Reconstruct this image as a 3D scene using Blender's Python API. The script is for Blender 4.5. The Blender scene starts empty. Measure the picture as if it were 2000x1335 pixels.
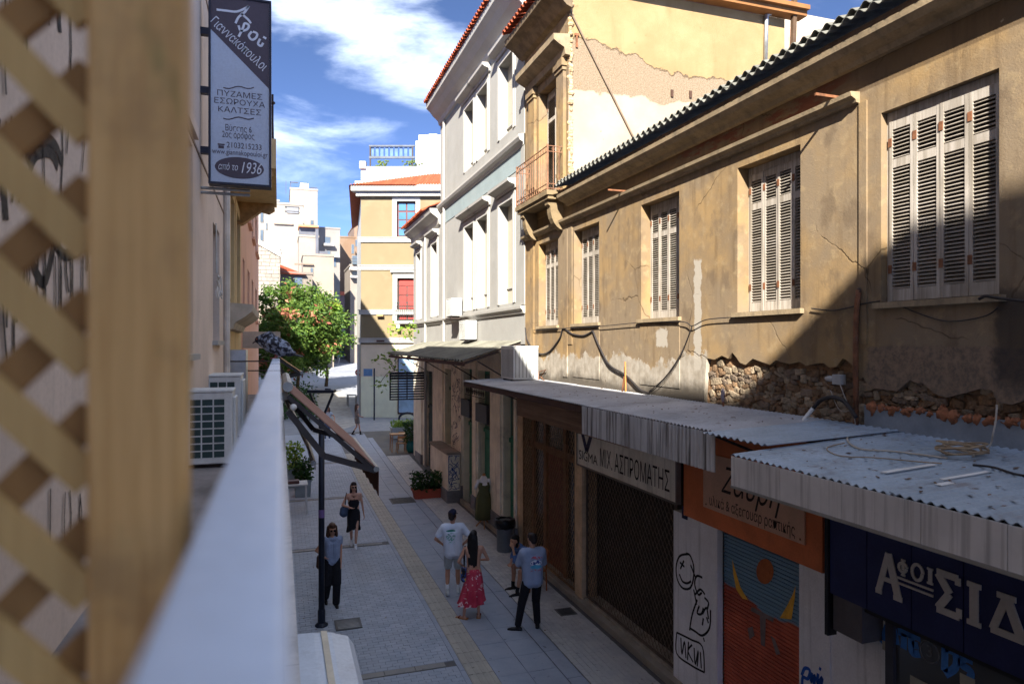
import bpy, bmesh, math, random
from mathutils import Vector, Matrix, noise as mnoise
R = math.radians
random.seed(7)
sc = bpy.context.scene
col = sc.collection
# ------------------------------------------------------------------ camera
CAMZ, F, PCX, HOR = 5.3, 1340.0, 1000.0, 672.0
YAW = R(18.75)
cam_d = bpy.data.cameras.new('camera'); cam = bpy.data.objects.new('camera', cam_d); col.objects.link(cam)
cam.location = (0, 0, CAMZ); cam.rotation_euler = (R(90), 0, -YAW)
cam_d.sensor_width = 36; cam_d.lens = F * 36 / 2000; cam_d.shift_y = 4.5 / 2000
cam_d.clip_start = 0.02; cam_d.clip_end = 3000
cam_d.dof.use_dof = True; cam_d.dof.focus_distance = 11.0; cam_d.dof.aperture_fstop = 3.1
sc.camera = cam
# ------------------------------------------------------------------ sky and sun
LDIR = Vector((1, 2.1, -1.5)).normalized()
wd = bpy.data.worlds.new('World'); sc.world = wd; wd.use_nodes = True
nt = wd.node_tree; nt.nodes.clear()
sky = nt.nodes.new('ShaderNodeTexSky'); sky.sky_type = 'NISHITA'; sky.sun_disc = False
sky.sun_elevation = math.asin(-LDIR.z); sky.sun_rotation = math.atan2(-LDIR.x, -LDIR.y)
sky.air_density = 0.085; sky.dust_density = 0.0; sky.ozone_density = 2.0; sky.altitude = 3000
bg = nt.nodes.new('ShaderNodeBackground'); bg.inputs[1].default_value = 0.15
wo = nt.nodes.new('ShaderNodeOutputWorld')
tc = nt.nodes.new('ShaderNodeTexCoord')
sep = nt.nodes.new('ShaderNodeSeparateXYZ'); nt.links.new(tc.outputs['Generated'], sep.inputs[0])
def wmath(op, a, b=None):
    n = nt.nodes.new('ShaderNodeMath'); n.operation = op
    for i, v in enumerate((a, b)):
        if v is None: continue
        if isinstance(v, (int, float)): n.inputs[i].default_value = v
        else: nt.links.new(v, n.inputs[i])
    return n.outputs[0]
zz = wmath('ADD', wmath('MAXIMUM', sep.outputs[2], 0.0), 0.12)
cmb = nt.nodes.new('ShaderNodeCombineXYZ')
nt.links.new(wmath('DIVIDE', sep.outputs[0], zz), cmb.inputs[0]); nt.links.new(wmath('DIVIDE', sep.outputs[1], zz), cmb.inputs[1])
cn = nt.nodes.new('ShaderNodeTexNoise'); cn.inputs['Scale'].default_value = 1.9; cn.inputs['Detail'].default_value = 9
cn.inputs['Roughness'].default_value = 0.58; cn.inputs['Distortion'].default_value = 0.3
cmap = nt.nodes.new('ShaderNodeMapping'); cmap.inputs['Location'].default_value = (1.3, 4.2, 0); cmap.inputs['Scale'].default_value = (1.0, 1.35, 1)
nt.links.new(cmb.outputs[0], cmap.inputs[0]); nt.links.new(cmap.outputs[0], cn.inputs['Vector'])
cr = nt.nodes.new('ShaderNodeMapRange'); cr.interpolation_type = 'SMOOTHSTEP'
cr.inputs[1].default_value = 0.43; cr.inputs[2].default_value = 0.80; cr.inputs[4].default_value = 0.66
nt.links.new(cn.outputs[0], cr.inputs[0])
fade = nt.nodes.new('ShaderNodeMapRange'); fade.inputs[1].default_value = 0.16; fade.inputs[2].default_value = 0.62  # cloud cover thinned low down; bright cloud overhead added as shade fill
nt.links.new(sep.outputs[2], fade.inputs[0])
mx = nt.nodes.new('ShaderNodeMix'); mx.data_type = 'RGBA'
nt.links.new(wmath('MULTIPLY', cr.outputs[0], fade.outputs[0]), mx.inputs[0])
nt.links.new(sky.outputs[0], mx.inputs[6]); mx.inputs[7].default_value = (4.4, 4.9, 5.8, 1)
nt.links.new(mx.outputs[2], bg.inputs[0]); nt.links.new(bg.outputs[0], wo.inputs[0])
sl = bpy.data.lights.new('sun', 'SUN'); sl.energy = 2.0; sl.angle = R(0.53); sl.color = (1.0, 0.93, 0.82)
so = bpy.data.objects.new('sun', sl); col.objects.link(so); so.rotation_euler = LDIR.to_track_quat('-Z', 'Y').to_euler()
so.location = (-20, -40, 40)
vs = sc.view_settings; vs.view_transform = 'Standard'; vs.look = 'None'; vs.gamma = 1.0; vs.exposure = 3.25; vs.use_curve_mapping = False
sc.cycles.max_bounces = 10; sc.cycles.diffuse_bounces = 7; sc.cycles.transparent_max_bounces = 12

# ------------------------------------------------------------------ projection helpers (pixel of the photograph -> point on a real plane)
SN, CS = math.sin(YAW), math.cos(YAW)
def ray(px, py):
    a = (px - PCX) / F; b = (HOR - py) / F
    return Vector((SN + CS * a, CS - SN * a, b))
def onX(px, py, X):
    d = ray(px, py); return Vector((0, 0, CAMZ)) + d * (X / d.x)
def onY(px, py, Y):
    d = ray(px, py); return Vector((0, 0, CAMZ)) + d * (Y / d.y)
def onZ(px, py, Z):
    d = ray(px, py); return Vector((0, 0, CAMZ)) + d * ((Z - CAMZ) / d.z)
def onD(px, py, D):
    return Vector((0, 0, CAMZ)) + ray(px, py) * D
def ground_z(y):
    return 0.0 if y < 26 else (0.045 * (y - 26) if y < 108 else 3.69)

# ------------------------------------------------------------------ object helpers
def link(o, parent=None, world=False):
    col.objects.link(o)
    if parent is not None:
        o.parent = parent
        if world and 'wl' in parent.keys():
            o.matrix_parent_inverse = Matrix.Translation(-Vector(parent['wl']))
    return o
def tag(o, label=None, cat=None, group=None, kind=None):
    if label: o['label'] = label
    if cat: o['category'] = cat
    if group: o['group'] = group
    if kind: o['kind'] = kind
    return o
def thing(name, label, cat, loc=(0, 0, 0), rz=0.0, group=None):
    o = bpy.data.objects.new(name, None); o.empty_display_size = 0.1
    o.location = loc; o.rotation_euler = (0, 0, rz)
    if rz == 0.0: o['wl'] = tuple(loc)
    col.objects.link(o)
    return tag(o, label, cat, group)
def copy_tree(o, parent=None):
    c = o.copy(); col.objects.link(c)
    if parent is not None: c.parent = parent
    for ch in o.children: copy_tree(ch, c)
    return c

class MB:
    """collects faces; build() links them as ONE mesh object"""
    def __init__(s): s.v = []; s.f = []; s.m = []; s.mi = 0
    def face(s, pts):
        n = len(s.v); s.v += [tuple(p) for p in pts]; s.f.append(tuple(range(n, n + len(pts)))); s.m.append(s.mi); return s
    def poly(s, verts, faces):
        n = len(s.v); s.v += [tuple(p) for p in verts]
        for f in faces: s.f.append(tuple(i + n for i in f)); s.m.append(s.mi)
        return s
    def box(s, x0, x1, y0, y1, z0, z1):
        if x0 > x1: x0, x1 = x1, x0
        if y0 > y1: y0, y1 = y1, y0
        if z0 > z1: z0, z1 = z1, z0
        return s.poly([(x0,y0,z0),(x1,y0,z0),(x1,y1,z0),(x0,y1,z0),(x0,y0,z1),(x1,y0,z1),(x1,y1,z1),(x0,y1,z1)],
                      [(0,3,2,1),(4,5,6,7),(0,1,5,4),(1,2,6,5),(2,3,7,6),(3,0,4,7)])
    def obox(s, c, ux, uy, uz):
        c = Vector(c); ux = Vector(ux); uy = Vector(uy); uz = Vector(uz)
        vs_ = [c + ux*a + uy*b + uz*d for d in (-1, 1) for a, b in ((-1,-1),(1,-1),(1,1),(-1,1))]
        return s.poly(vs_, [(0,3,2,1),(4,5,6,7),(0,1,5,4),(1,2,6,5),(2,3,7,6),(3,0,4,7)])
    def bar(s, a, b, w, h, up=(0, 0, 1)):
        a = Vector(a); b = Vector(b); d = (b - a); L = d.length; d.normalize()
        up = Vector(up)
        if abs(d.dot(up)) > 0.99: up = Vector((0, 1, 0))
        sx = d.cross(up).normalized(); sz = sx.cross(d).normalized()
        return s.obox((a + b) / 2, sx * w / 2, d * L / 2, sz * h / 2)
    def rings(s, rings, close=True, capa=True, capb=True):
        n = len(s.v); k = len(rings[0])
        for r in rings: s.v += [tuple(p) for p in r]
        for i in range(len(rings) - 1):
            for j in range(k if close else k - 1):
                j2 = (j + 1) % k
                s.f.append((n+i*k+j, n+i*k+j2, n+(i+1)*k+j2, n+(i+1)*k+j)); s.m.append(s.mi)
        if capa and close: s.f.append(tuple(n + j for j in reversed(range(k)))); s.m.append(s.mi)
        if capb and close: s.f.append(tuple(n + (len(rings)-1)*k + j for j in range(k))); s.m.append(s.mi)
        return s
    def tube(s, pts, r, n=6, r1=None):
        pts = [Vector(p) for p in pts]; rings = []; prev = None
        for i, p in enumerate(pts):
            d = (pts[min(i+1, len(pts)-1)] - pts[max(i-1, 0)]).normalized()
            if prev is None:
                u = d.cross(Vector((0, 0, 1)))
                if u.length < 0.05: u = d.cross(Vector((1, 0, 0)))
            else: u = prev - d * prev.dot(d)
            u.normalize(); prev = u; w = d.cross(u)
            rr = r if r1 is None else r + (r1 - r) * i / max(1, len(pts) - 1)
            rings.append([p + (u * math.cos(2*math.pi*j/n) + w * math.sin(2*math.pi*j/n)) * rr for j in range(n)])
        return s.rings(rings)
    def lathe(s, c, prof, n=16, ax=(0, 0, 1)):
        c = Vector(c); ax = Vector(ax).normalized()
        u = ax.cross(Vector((1, 0, 0)))
        if u.length < .1: u = ax.cross(Vector((0, 1, 0)))
        u.normalize(); w = ax.cross(u)
        return s.rings([[c + ax * z + (u * math.cos(2*math.pi*j/n) + w * math.sin(2*math.pi*j/n)) * r for j in range(n)] for r, z in prof])
    def ball(s, c, rx, ry, rz, n=10, m=6):
        c = Vector(c)
        return s.rings([[(c.x + rx*math.sin(t)*math.cos(2*math.pi*j/n), c.y + ry*math.sin(t)*math.sin(2*math.pi*j/n), c.z - rz*math.cos(t)) for j in range(n)]
                        for t in [0.02 + (math.pi - 0.04) * i / m for i in range(m + 1)]])
    def prism(s, poly, axis, a, b):
        """poly: 2D points; axis 'x' -> (y,z), 'y' -> (x,z), 'z' -> (x,y)"""
        def P(p, t):
            return (t, p[0], p[1]) if axis == 'x' else (p[0], t, p[1]) if axis == 'y' else (p[0], p[1], t)
        return s.rings([[P(p, a) for p in poly], [P(p, b) for p in poly]])
    def ribbon(s, pts, w, O, U, W, nrm, lift=0.0):
        """flat stroke through 2D points on the plane O + u*U + v*W"""
        O = Vector(O); U = Vector(U); W = Vector(W); N = Vector(nrm)
        q = [Vector((p[0], p[1])) for p in pts]
        L = []; Rr = []
        for i, p in enumerate(q):
            d = q[min(i+1, len(q)-1)] - q[max(i-1, 0)]
            if d.length < 1e-9: d = Vector((1, 0))
            d.normalize(); nn = Vector((-d.y, d.x)) * w / 2
            if len(pts[0]) > 2: nn *= pts[i][2]
            for lst, k in ((L, p + nn), (Rr, p - nn)): lst.append(O + U * k.x + W * k.y + N * lift)
        for i in range(len(q) - 1): s.face([L[i], L[i+1], Rr[i+1], Rr[i]])
        return s
    def mesh(s, name, mats, smooth=False):
        me = bpy.data.meshes.new(name); me.from_pydata(s.v, [], s.f)
        for m in (mats if isinstance(mats, (list, tuple)) else [mats]): me.materials.append(m)
        if isinstance(mats, (list, tuple)): me.polygons.foreach_set('material_index', s.m)
        if smooth: me.polygons.foreach_set('use_smooth', [True] * len(me.polygons))
        bm = bmesh.new(); bm.from_mesh(me); bmesh.ops.recalc_face_normals(bm, faces=bm.faces); bm.to_mesh(me); bm.free()
        me.update(); return me
    def build(s, name, mats, parent=None, smooth=False, world=True, bevel=0.0):
        o = bpy.data.objects.new(name, s.mesh(name, mats, smooth)); link(o, parent, world)
        if bevel:
            b = o.modifiers.new('bevel', 'BEVEL'); b.width = bevel; b.segments = 2; b.limit_method = 'ANGLE'; b.angle_limit = R(40)
        return o
def struct(o, label=None):
    o['kind'] = 'structure'
    if label: o['label'] = label
    return o
def bez(pts, n=8):
    """Catmull-Rom through points"""
    P_ = [Vector(p) for p in pts]; out = []
    for i in range(len(P_) - 1):
        p0 = P_[max(i-1, 0)]; p1 = P_[i]; p2 = P_[i+1]; p3 = P_[min(i+2, len(P_)-1)]
        for k in range(n):
            t = k / n
            out.append(0.5 * ((2*p1) + (p2 - p0)*t + (2*p0 - 5*p1 + 4*p2 - p3)*t*t + (-p0 + 3*p1 - 3*p2 + p3)*t**3))
    out.append(P_[-1]); return out
def text_faces(txt, size=1.0, shear=0.0, bold=0.0, align='CENTER'):
    cu = bpy.data.curves.new('t', 'FONT'); cu.body = txt; cu.size = size; cu.align_x = align; cu.align_y = 'CENTER'; cu.shear = shear; cu.offset = bold
    cu.resolution_u = 3
    o = bpy.data.objects.new('t', cu); col.objects.link(o)
    dg = bpy.context.evaluated_depsgraph_get(); me = bpy.data.meshes.new_from_object(o.evaluated_get(dg))
    vv = [v.co.copy() for v in me.vertices]; ff = [tuple(p.vertices) for p in me.polygons]
    bpy.data.objects.remove(o); bpy.data.curves.remove(cu); bpy.data.meshes.remove(me)
    return vv, ff
def lettering(txt, size, O, U, W, mat_, parent, lift, name='lettering', wfit=None, shear=0.0, bold=0.0):
    vv, ff = text_faces(txt, size, shear, bold)
    O = Vector(O); U = Vector(U).normalized(); W = Vector(W).normalized(); N = U.cross(W)
    sx = 1.0
    if wfit:
        w = max(v.x for v in vv) - min(v.x for v in vv); sx = wfit / w
    m = MB(); m.poly([O + U * v.x * sx + W * v.y + N * lift for v in vv], ff)
    return m.build(name, mat_, parent)

# ------------------------------------------------------------------ materials
def s2l(c):
    return tuple((x / 12.92 if x <= 0.04045 else ((x + 0.055) / 1.055) ** 2.4) for x in [k / 255 for k in c])
class NB:
    """small node-graph helper"""
    def __init__(s, name):
        s.mat = bpy.data.materials.new(name); s.mat.use_nodes = True; s.t = s.mat.node_tree; s.t.nodes.clear()
        s.out = s.t.nodes.new('ShaderNodeOutputMaterial'); s.p = s.t.nodes.new('ShaderNodeBsdfPrincipled')
        s.t.links.new(s.p.outputs[0], s.out.inputs[0]); s._pos = None
    def n(s, t, **k):
        x = s.t.nodes.new(t)
        for a, b in k.items(): setattr(x, a, b)
        return x
    def set(s, sock, v):
        if isinstance(v, bpy.types.NodeSocket): s.t.links.new(v, sock)
        elif isinstance(v, (tuple, list)) and len(v) == 3 and sock.type == 'RGBA': sock.default_value = (*v, 1)
        else: sock.default_value = v
    def pos(s, obj=False):
        if obj: return s.n('ShaderNodeTexCoord').outputs['Object']
        if s._pos is None: s._pos = s.n('ShaderNodeNewGeometry').outputs['Position']
        return s._pos
    def xyz(s, obj=False):
        x = s.n('ShaderNodeSeparateXYZ'); s.t.links.new(s.pos(obj), x.inputs[0]); return x.outputs
    def scaled(s, v, obj=False):
        m = s.n('ShaderNodeMapping'); s.t.links.new(s.pos(obj), m.inputs[0]); m.inputs['Scale'].default_value = v; return m.outputs[0]
    def noise(s, scale, detail=4, rough=.55, vec=None, dist=0.0):
        x = s.n('ShaderNodeTexNoise'); s.set(x.inputs['Scale'], scale); x.inputs['Detail'].default_value = detail
        x.inputs['Roughness'].default_value = rough; x.inputs['Distortion'].default_value = dist
        s.t.links.new(vec if vec is not None else s.pos(), x.inputs['Vector']); return x.outputs[0]
    def m(s, op, a, b=0.0, c=None):
        x = s.n('ShaderNodeMath', operation=op); s.set(x.inputs[0], a); s.set(x.inputs[1], b)
        if c is not None: s.set(x.inputs[2], c)
        return x.outputs[0]
    def ss(s, v, lo, hi, a=0.0, b=1.0):
        x = s.n('ShaderNodeMapRange', interpolation_type='SMOOTHSTEP'); s.set(x.inputs[0], v)
        s.set(x.inputs[1], lo); s.set(x.inputs[2], hi); x.inputs[3].default_value = a; x.inputs[4].default_value = b; return x.outputs[0]
    def mix(s, f, a, b, mode='MIX'):
        x = s.n('ShaderNodeMix', data_type='RGBA', blend_type=mode); s.set(x.inputs[0], f); s.set(x.inputs[6], a); s.set(x.inputs[7], b); return x.outputs[2]
    def island(s): return s.n('ShaderNodeNewGeometry').outputs['Random Per Island']
    def orand(s): return s.n('ShaderNodeObjectInfo').outputs['Random']
    def band(s, v, lo, hi, soft=.03):
        return s.m('MULTIPLY', s.ss(v, lo - soft, lo + soft), s.ss(v, hi - soft, hi + soft, 1.0, 0.0))
    def done(s, colr, rough=.85, bump=None, bstr=.3, bdist=.01, metal=0.0, spec=.3):
        s.set(s.p.inputs['Base Color'], colr); s.set(s.p.inputs['Roughness'], rough); s.set(s.p.inputs['Metallic'], metal)
        s.p.inputs['Specular IOR Level'].default_value = spec
        if bump is not None:
            b = s.n('ShaderNodeBump'); b.inputs['Strength'].default_value = bstr; b.inputs['Distance'].default_value = bdist
            s.t.links.new(bump, b.inputs['Height']); s.t.links.new(b.outputs[0], s.p.inputs['Normal'])
        return s.mat
def mul(c, k): return tuple(min(1, x * k) for x in c)
MC = {}
DULL = ('pale_grey_render', 'cream_panel', 'white_trim', 'pale_blue_band', 'ochre_moulding', 'yellow_render', 'bright_white', 'balcony_stone', 'grey_cornice', 'rear_cream', 'fibre_cement', 'ribbed_sheet', 'gable_block')
def M(name, rgb, rough=.85, var=.18, scale=2.5, fine=40, bstr=.25, bdist=.006, metal=0.0, spec=.3, dirt=.25, dirtc=(.05, .045, .04), dscale=.8, isl=0.0, orand=0.0, streak=0.0, obj=False):
    if name in MC: return MC[name]
    b = NB(name); c = s2l(rgb)
    if name in DULL or name.startswith('far_'): c = mul(c, .23 if name == 'yellow_render' else .32 if name.startswith('far_') else .48)
    v = b.pos(obj)
    n1 = b.noise(scale, 5, .6, vec=v); n2 = b.noise(fine, 4, .6, vec=v)
    cc = b.mix(b.ss(n1, .3, .7), mul(c, 1 - var), mul(c, 1 + var))
    cc = b.mix(b.m('MULTIPLY', b.ss(n2, .35, .7), .22), cc, mul(c, .62))
    if dirt: cc = b.mix(b.ss(b.noise(dscale, 6, .65, vec=v), .52, .75, 0, dirt), cc, dirtc)
    if streak: cc = b.mix(b.ss(b.noise(1.0, 5, .6, vec=b.scaled((9, 9, .5), obj)), .5, .75, 0, streak), cc, dirtc)
    if isl: cc = b.mix(b.m('MULTIPLY', b.island(), isl), cc, mul(c, .35))
    if orand: cc = b.mix(b.m('MULTIPLY', b.orand(), orand), cc, mul(c, .4))
    MC[name] = b.done(cc, b.ss(n2, .2, .8, rough - .08, min(1, rough + .08)), n2, bstr, bdist, metal, spec)
    return MC[name]
def wood(name, rgb, rgb2, axis=2, rough=.7, sc_=1.0, knots=None, obj=False):
    if name in MC: return MC[name]
    b = NB(name); k = [28 * sc_] * 3; k[axis] = 1.6 * sc_
    g = b.noise(1.0, 6, .65, vec=b.scaled(tuple(k), obj), dist=.6); n2 = b.noise(3.0 * sc_, 3, vec=b.pos(obj))
    cc = b.mix(b.ss(g, .3, .72), s2l(rgb), s2l(rgb2)); cc = b.mix(b.ss(n2, .45, .8, 0, .5), cc, mul(s2l(rgb2), .8))
    if knots: cc = b.mix(b.ss(b.noise(14 * sc_, 2, vec=b.pos(obj)), .62, .72, 0, .55), cc, s2l(knots))
    MC[name] = b.done(cc, rough, g, .35, .002); return MC[name]
def glass(name, tint=(.02, .03, .035), rough=.06):
    if name in MC: return MC[name]
    b = NB(name); MC[name] = b.done(b.mix(b.noise(.7, 2), tint, mul(tint, 2.2)), rough, b.noise(1.2, 2), .02, .01, 0, .8); return MC[name]
# ================================================================== GROUND AND STREET
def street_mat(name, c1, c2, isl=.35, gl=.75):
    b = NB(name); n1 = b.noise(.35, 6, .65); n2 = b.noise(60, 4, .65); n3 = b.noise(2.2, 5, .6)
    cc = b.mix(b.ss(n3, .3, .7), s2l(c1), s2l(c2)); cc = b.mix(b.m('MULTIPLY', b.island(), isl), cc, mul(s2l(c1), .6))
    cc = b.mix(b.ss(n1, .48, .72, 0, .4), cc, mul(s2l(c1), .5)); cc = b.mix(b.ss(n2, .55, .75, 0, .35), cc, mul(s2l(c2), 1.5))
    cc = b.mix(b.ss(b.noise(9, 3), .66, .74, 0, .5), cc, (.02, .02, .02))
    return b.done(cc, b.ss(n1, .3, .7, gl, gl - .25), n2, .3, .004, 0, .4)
m_ground = street_mat('far_road', (130, 135, 144), (146, 149, 156), 0)
m_joint = street_mat('joint_sand', (84, 84, 86), (98, 96, 94), 0)
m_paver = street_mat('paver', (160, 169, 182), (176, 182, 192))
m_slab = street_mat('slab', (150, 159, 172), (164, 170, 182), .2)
m_cobble = street_mat('cobble', (186, 187, 188), (206, 204, 198), .4)
m_tact = street_mat('tactile', (168, 163, 152), (186, 180, 166), .3)
m_bandst = street_mat('band_stone', (140, 138, 134), (160, 156, 150), .3)
m_kerb = street_mat('kerb_stone', (150, 142, 130), (172, 164, 150), .3)
g = MB(); ys = [-120, -10, 26] + [26 + 8 * i for i in range(1, 11)] + [108, 200, 900]
for a, b_ in zip(ys[:-1], ys[1:]): g.face([(-400, a, ground_z(a)), (500, a, ground_z(a)), (500, b_, ground_z(b_)), (-400, b_, ground_z(b_))])
ground = struct(g.build('ground', m_ground))
st = MB(); st.face([(-.9, -4, .004), (6.4, -4, .004), (6.4, 26, .004), (-.9, 26, .004)]); st.face([(-.9, 26, .004), (6.4, 26, .004), (6.4, 38, .004 + ground_z(38)), (-.9, 38, .004 + ground_z(38))])
street = struct(st.build('street', m_joint))
def paver_mesh(name, w, l, h, mat_, ch=.004):
    m = MB(); w /= 2; l /= 2
    m.rings([[(-w,-l,0),(w,-l,0),(w,l,0),(-w,l,0)], [(-w,-l,h-ch),(w,-l,h-ch),(w,l,h-ch),(-w,l,h-ch)], [(-w+ch,-l+ch,h),(w-ch,-l+ch,h),(w-ch,l-ch,h),(-w+ch,l-ch,h)]], capa=False)
    return m, m.mesh(name, mat_)
def lay(name, spots, w, l, h, mat_, limit=300, tilt=.004):
    """spots sorted nearest first: the first ones are single stones, the rest one part"""
    mbp, me = paver_mesh(name, w, l, h, mat_)
    rest = MB()
    for i, (x, y) in enumerate(spots):
        dz = random.uniform(-.002, .002)
        if i < limit:
            o = bpy.data.objects.new(name, me); link(o, street); o.location = (x, y, .005 + dz + ground_z(y))
            o.rotation_euler = (random.uniform(-tilt, tilt) + (.045 if y > 26 else 0), random.uniform(-tilt, tilt), random.uniform(-.006, .006))
        else:
            rest.poly([(v[0] + x, v[1] + y, v[2] + .005 + dz + ground_z(y + v[1])) for v in mbp.v], mbp.f)
    if rest.v: rest.build('distant_' + name + 's', mat_, street)['kind'] = 'stuff'
bands = [11.1, 18.4, 24.3, 30.4]
sp = []; hs_ = []; y = 9.0; r = 0
while y < 37.8:
    if all(abs(y - k) > .13 for k in bands):
        x = .17 + (.1 if r % 2 else 0)
        hs_.append((.12, y) if r % 2 else (2.72, y))
        while x < 2.75:
            sp.append((x, y)); x += .2
    y += .102; r += 1
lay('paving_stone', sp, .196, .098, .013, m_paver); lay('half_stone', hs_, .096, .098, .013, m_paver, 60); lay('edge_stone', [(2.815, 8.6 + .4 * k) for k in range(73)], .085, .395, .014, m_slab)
sp = []; y = 8.2
while y < 31.2:
    x = 4.66
    while x < 5.68: sp.append((x + random.uniform(-.002, .002), y)); x += .102
    y += .102
lay('cobble_stone', sp, .097, .097, .016, m_cobble)
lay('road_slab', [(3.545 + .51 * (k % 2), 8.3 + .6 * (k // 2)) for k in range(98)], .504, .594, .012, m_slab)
lay('border_stone', [(4.455, 8.5 + 1.0 * k) for k in range(28)], .27, .99, .016, m_slab)
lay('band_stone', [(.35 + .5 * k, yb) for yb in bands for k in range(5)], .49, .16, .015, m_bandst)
lay('kerb_stone', [(5.79, 8.1 + 1.1 * k) for k in range(16)], .13, 1.09, .13, m_kerb)
tt = MB(); tt.box(-.21, .21, -.197, .197, 0, .010)
for k in range(4): tt.box(-.165 + k * .11 - .03, -.165 + k * .11 + .03, -.185, .185, .0101, .016)
tme = tt.mesh('tactile_tile', m_tact)
for k in range(60):
    o = bpy.data.objects.new('tactile_tile', tme); link(o, street); o.location = (3.075, 8.4 + .4 * k, ground_z(8.4 + .4 * k) + .005 + random.uniform(-.001, .002)); o.rotation_euler = (.045 if k > 43 else 0, 0, random.uniform(-.008, .008))
# light pavement of the side street and kerb in front of the yellow house
pv = MB(); pv.face([(1.9, 36.8, ground_z(36.8)+.02), (4.2, 40.2, ground_z(40.2)+.02), (5.0, 58, ground_z(58)+.02), (2.9, 58, ground_z(58)+.02)])
struct(pv.build('side_pavement', M('pale_pavement', (168, 164, 158))))
# iron covers and drain
def cover(px, py, w, l, label, rz=0):
    p = onZ(px, py, 0.0); t = thing('manhole_cover', label, 'manhole cover', (p.x, p.y, .02), rz)
    m_ = M('cast_iron', (70, 72, 74), .6, metal=.3)
    a = MB()
    for q in ((-w/2, -w/2+.03, -l/2, l/2), (w/2-.03, w/2, -l/2, l/2), (-w/2+.03, w/2-.03, -l/2, -l/2+.03), (-w/2+.03, w/2-.03, l/2-.03, l/2)): a.box(*q, 0, .012)
    a.build('frame', M('cover_frame', (96, 96, 96), .6), t, world=False)
    a = MB(); a.box(-w/2+.03, w/2-.03, -l/2+.03, l/2-.03, -.004, .004)
    for k in range(int(l / .08)): a.box(-w/2+.06, w/2-.06, -l/2+.06+k*.08, -l/2+.085+k*.08, .004, .007)
    a.build('plate', m_, t, world=False)
cover(786, 978, .8, .8, 'dark square manhole cover beside the orange planter trough')
cover(706, 935, .5, 1.3, 'long narrow trench cover behind the woman in the black dress')
cover(1105, 1196, .35, .35, 'small square rusty cover by the pillar of the dark shop')
p = onZ(680, 1221, 0); dt = thing('drain_grate', 'iron street drain grate with parallel bars near the lamp post foot', 'drain', (p.x, p.y, .022))
a = MB()
for q in ((-.24, -.2, -.24, .24), (.2, .24, -.24, .24), (-.2, .2, -.24, -.2), (-.2, .2, .2, .24)): a.box(*q, 0, .02)
a.build('frame', M('cover_frame', (96, 96, 96)), dt, world=False)
for k in range(7):
    a = MB(); a.box(-.2, .2, -.18 + k * .06, -.155 + k * .06, 0, .016); a.build('bar', M('grate_bar', (150, 150, 148), .5), dt, world=False)

# ================================================================== RIGHT: LOW OCHRE HOUSE
FX = 5.85
srgb = s2l
def wall_grid(mb, X, y0, y1, z0, z1, ops, depth, sx=1, jag=None):
    """front of a wall in the plane x=X (facing -sx), openings (ya,yb,za,zb[,depth]) with reveals"""
    ysr = sorted(set([y0, y1] + [v for o in ops for v in o[:2]])); zs = sorted(set([z0, z1] + [v for o in ops for v in o[2:4]]))
    for a, b in zip(ysr[:-1], ysr[1:]):
        for i, (c, d) in enumerate(zip(zs[:-1], zs[1:])):
            ym, zm = (a + b) / 2, (c + d) / 2
            if any(o[0] < ym < o[1] and o[2] < zm < o[3] for o in ops): continue
            if jag and i == 0:
                pts = [(jy, jz) for jy, jz in jag if a < jy < b]
                def jz_at(y):
                    for (ya, za), (yb, zb) in zip(jag[:-1], jag[1:]):
                        if ya <= y <= yb: return za + (zb - za) * (y - ya) / max(1e-6, yb - ya)
                    return c
                bot = [(a, jz_at(a))] + pts + [(b, jz_at(b))]
                mb.face([(X, y, z) for y, z in bot] + [(X, b, d), (X, a, d)])
                for (p, q), (p2, q2) in zip(bot[:-1], bot[1:]): mb.face([(X, p, q), (X, p2, q2), (X + sx * .06, p2, q2), (X + sx * .06, p, q)])
            else: mb.face([(X, a, c), (X, b, c), (X, b, d), (X, a, d)])
    for o in ops:
        a, b, c, d = o[:4]; D = X + sx * (o[4] if len(o) > 4 else depth)
        for f in ([(X,a,c),(X,a,d),(D,a,d),(D,a,c)], [(X,b,c),(X,b,d),(D,b,d),(D,b,c)], [(X,a,d),(X,b,d),(D,b,d),(D,a,d)], [(X,a,c),(X,b,c),(D,b,c),(D,a,c)]): mb.face(f)
WIN = [(4.23, 5.45), (6.60, 7.78), (9.20, 10.38), (12.0, 13.2), (14.06, 15.26)]
ZS, ZT = 5.72, 7.67
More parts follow.
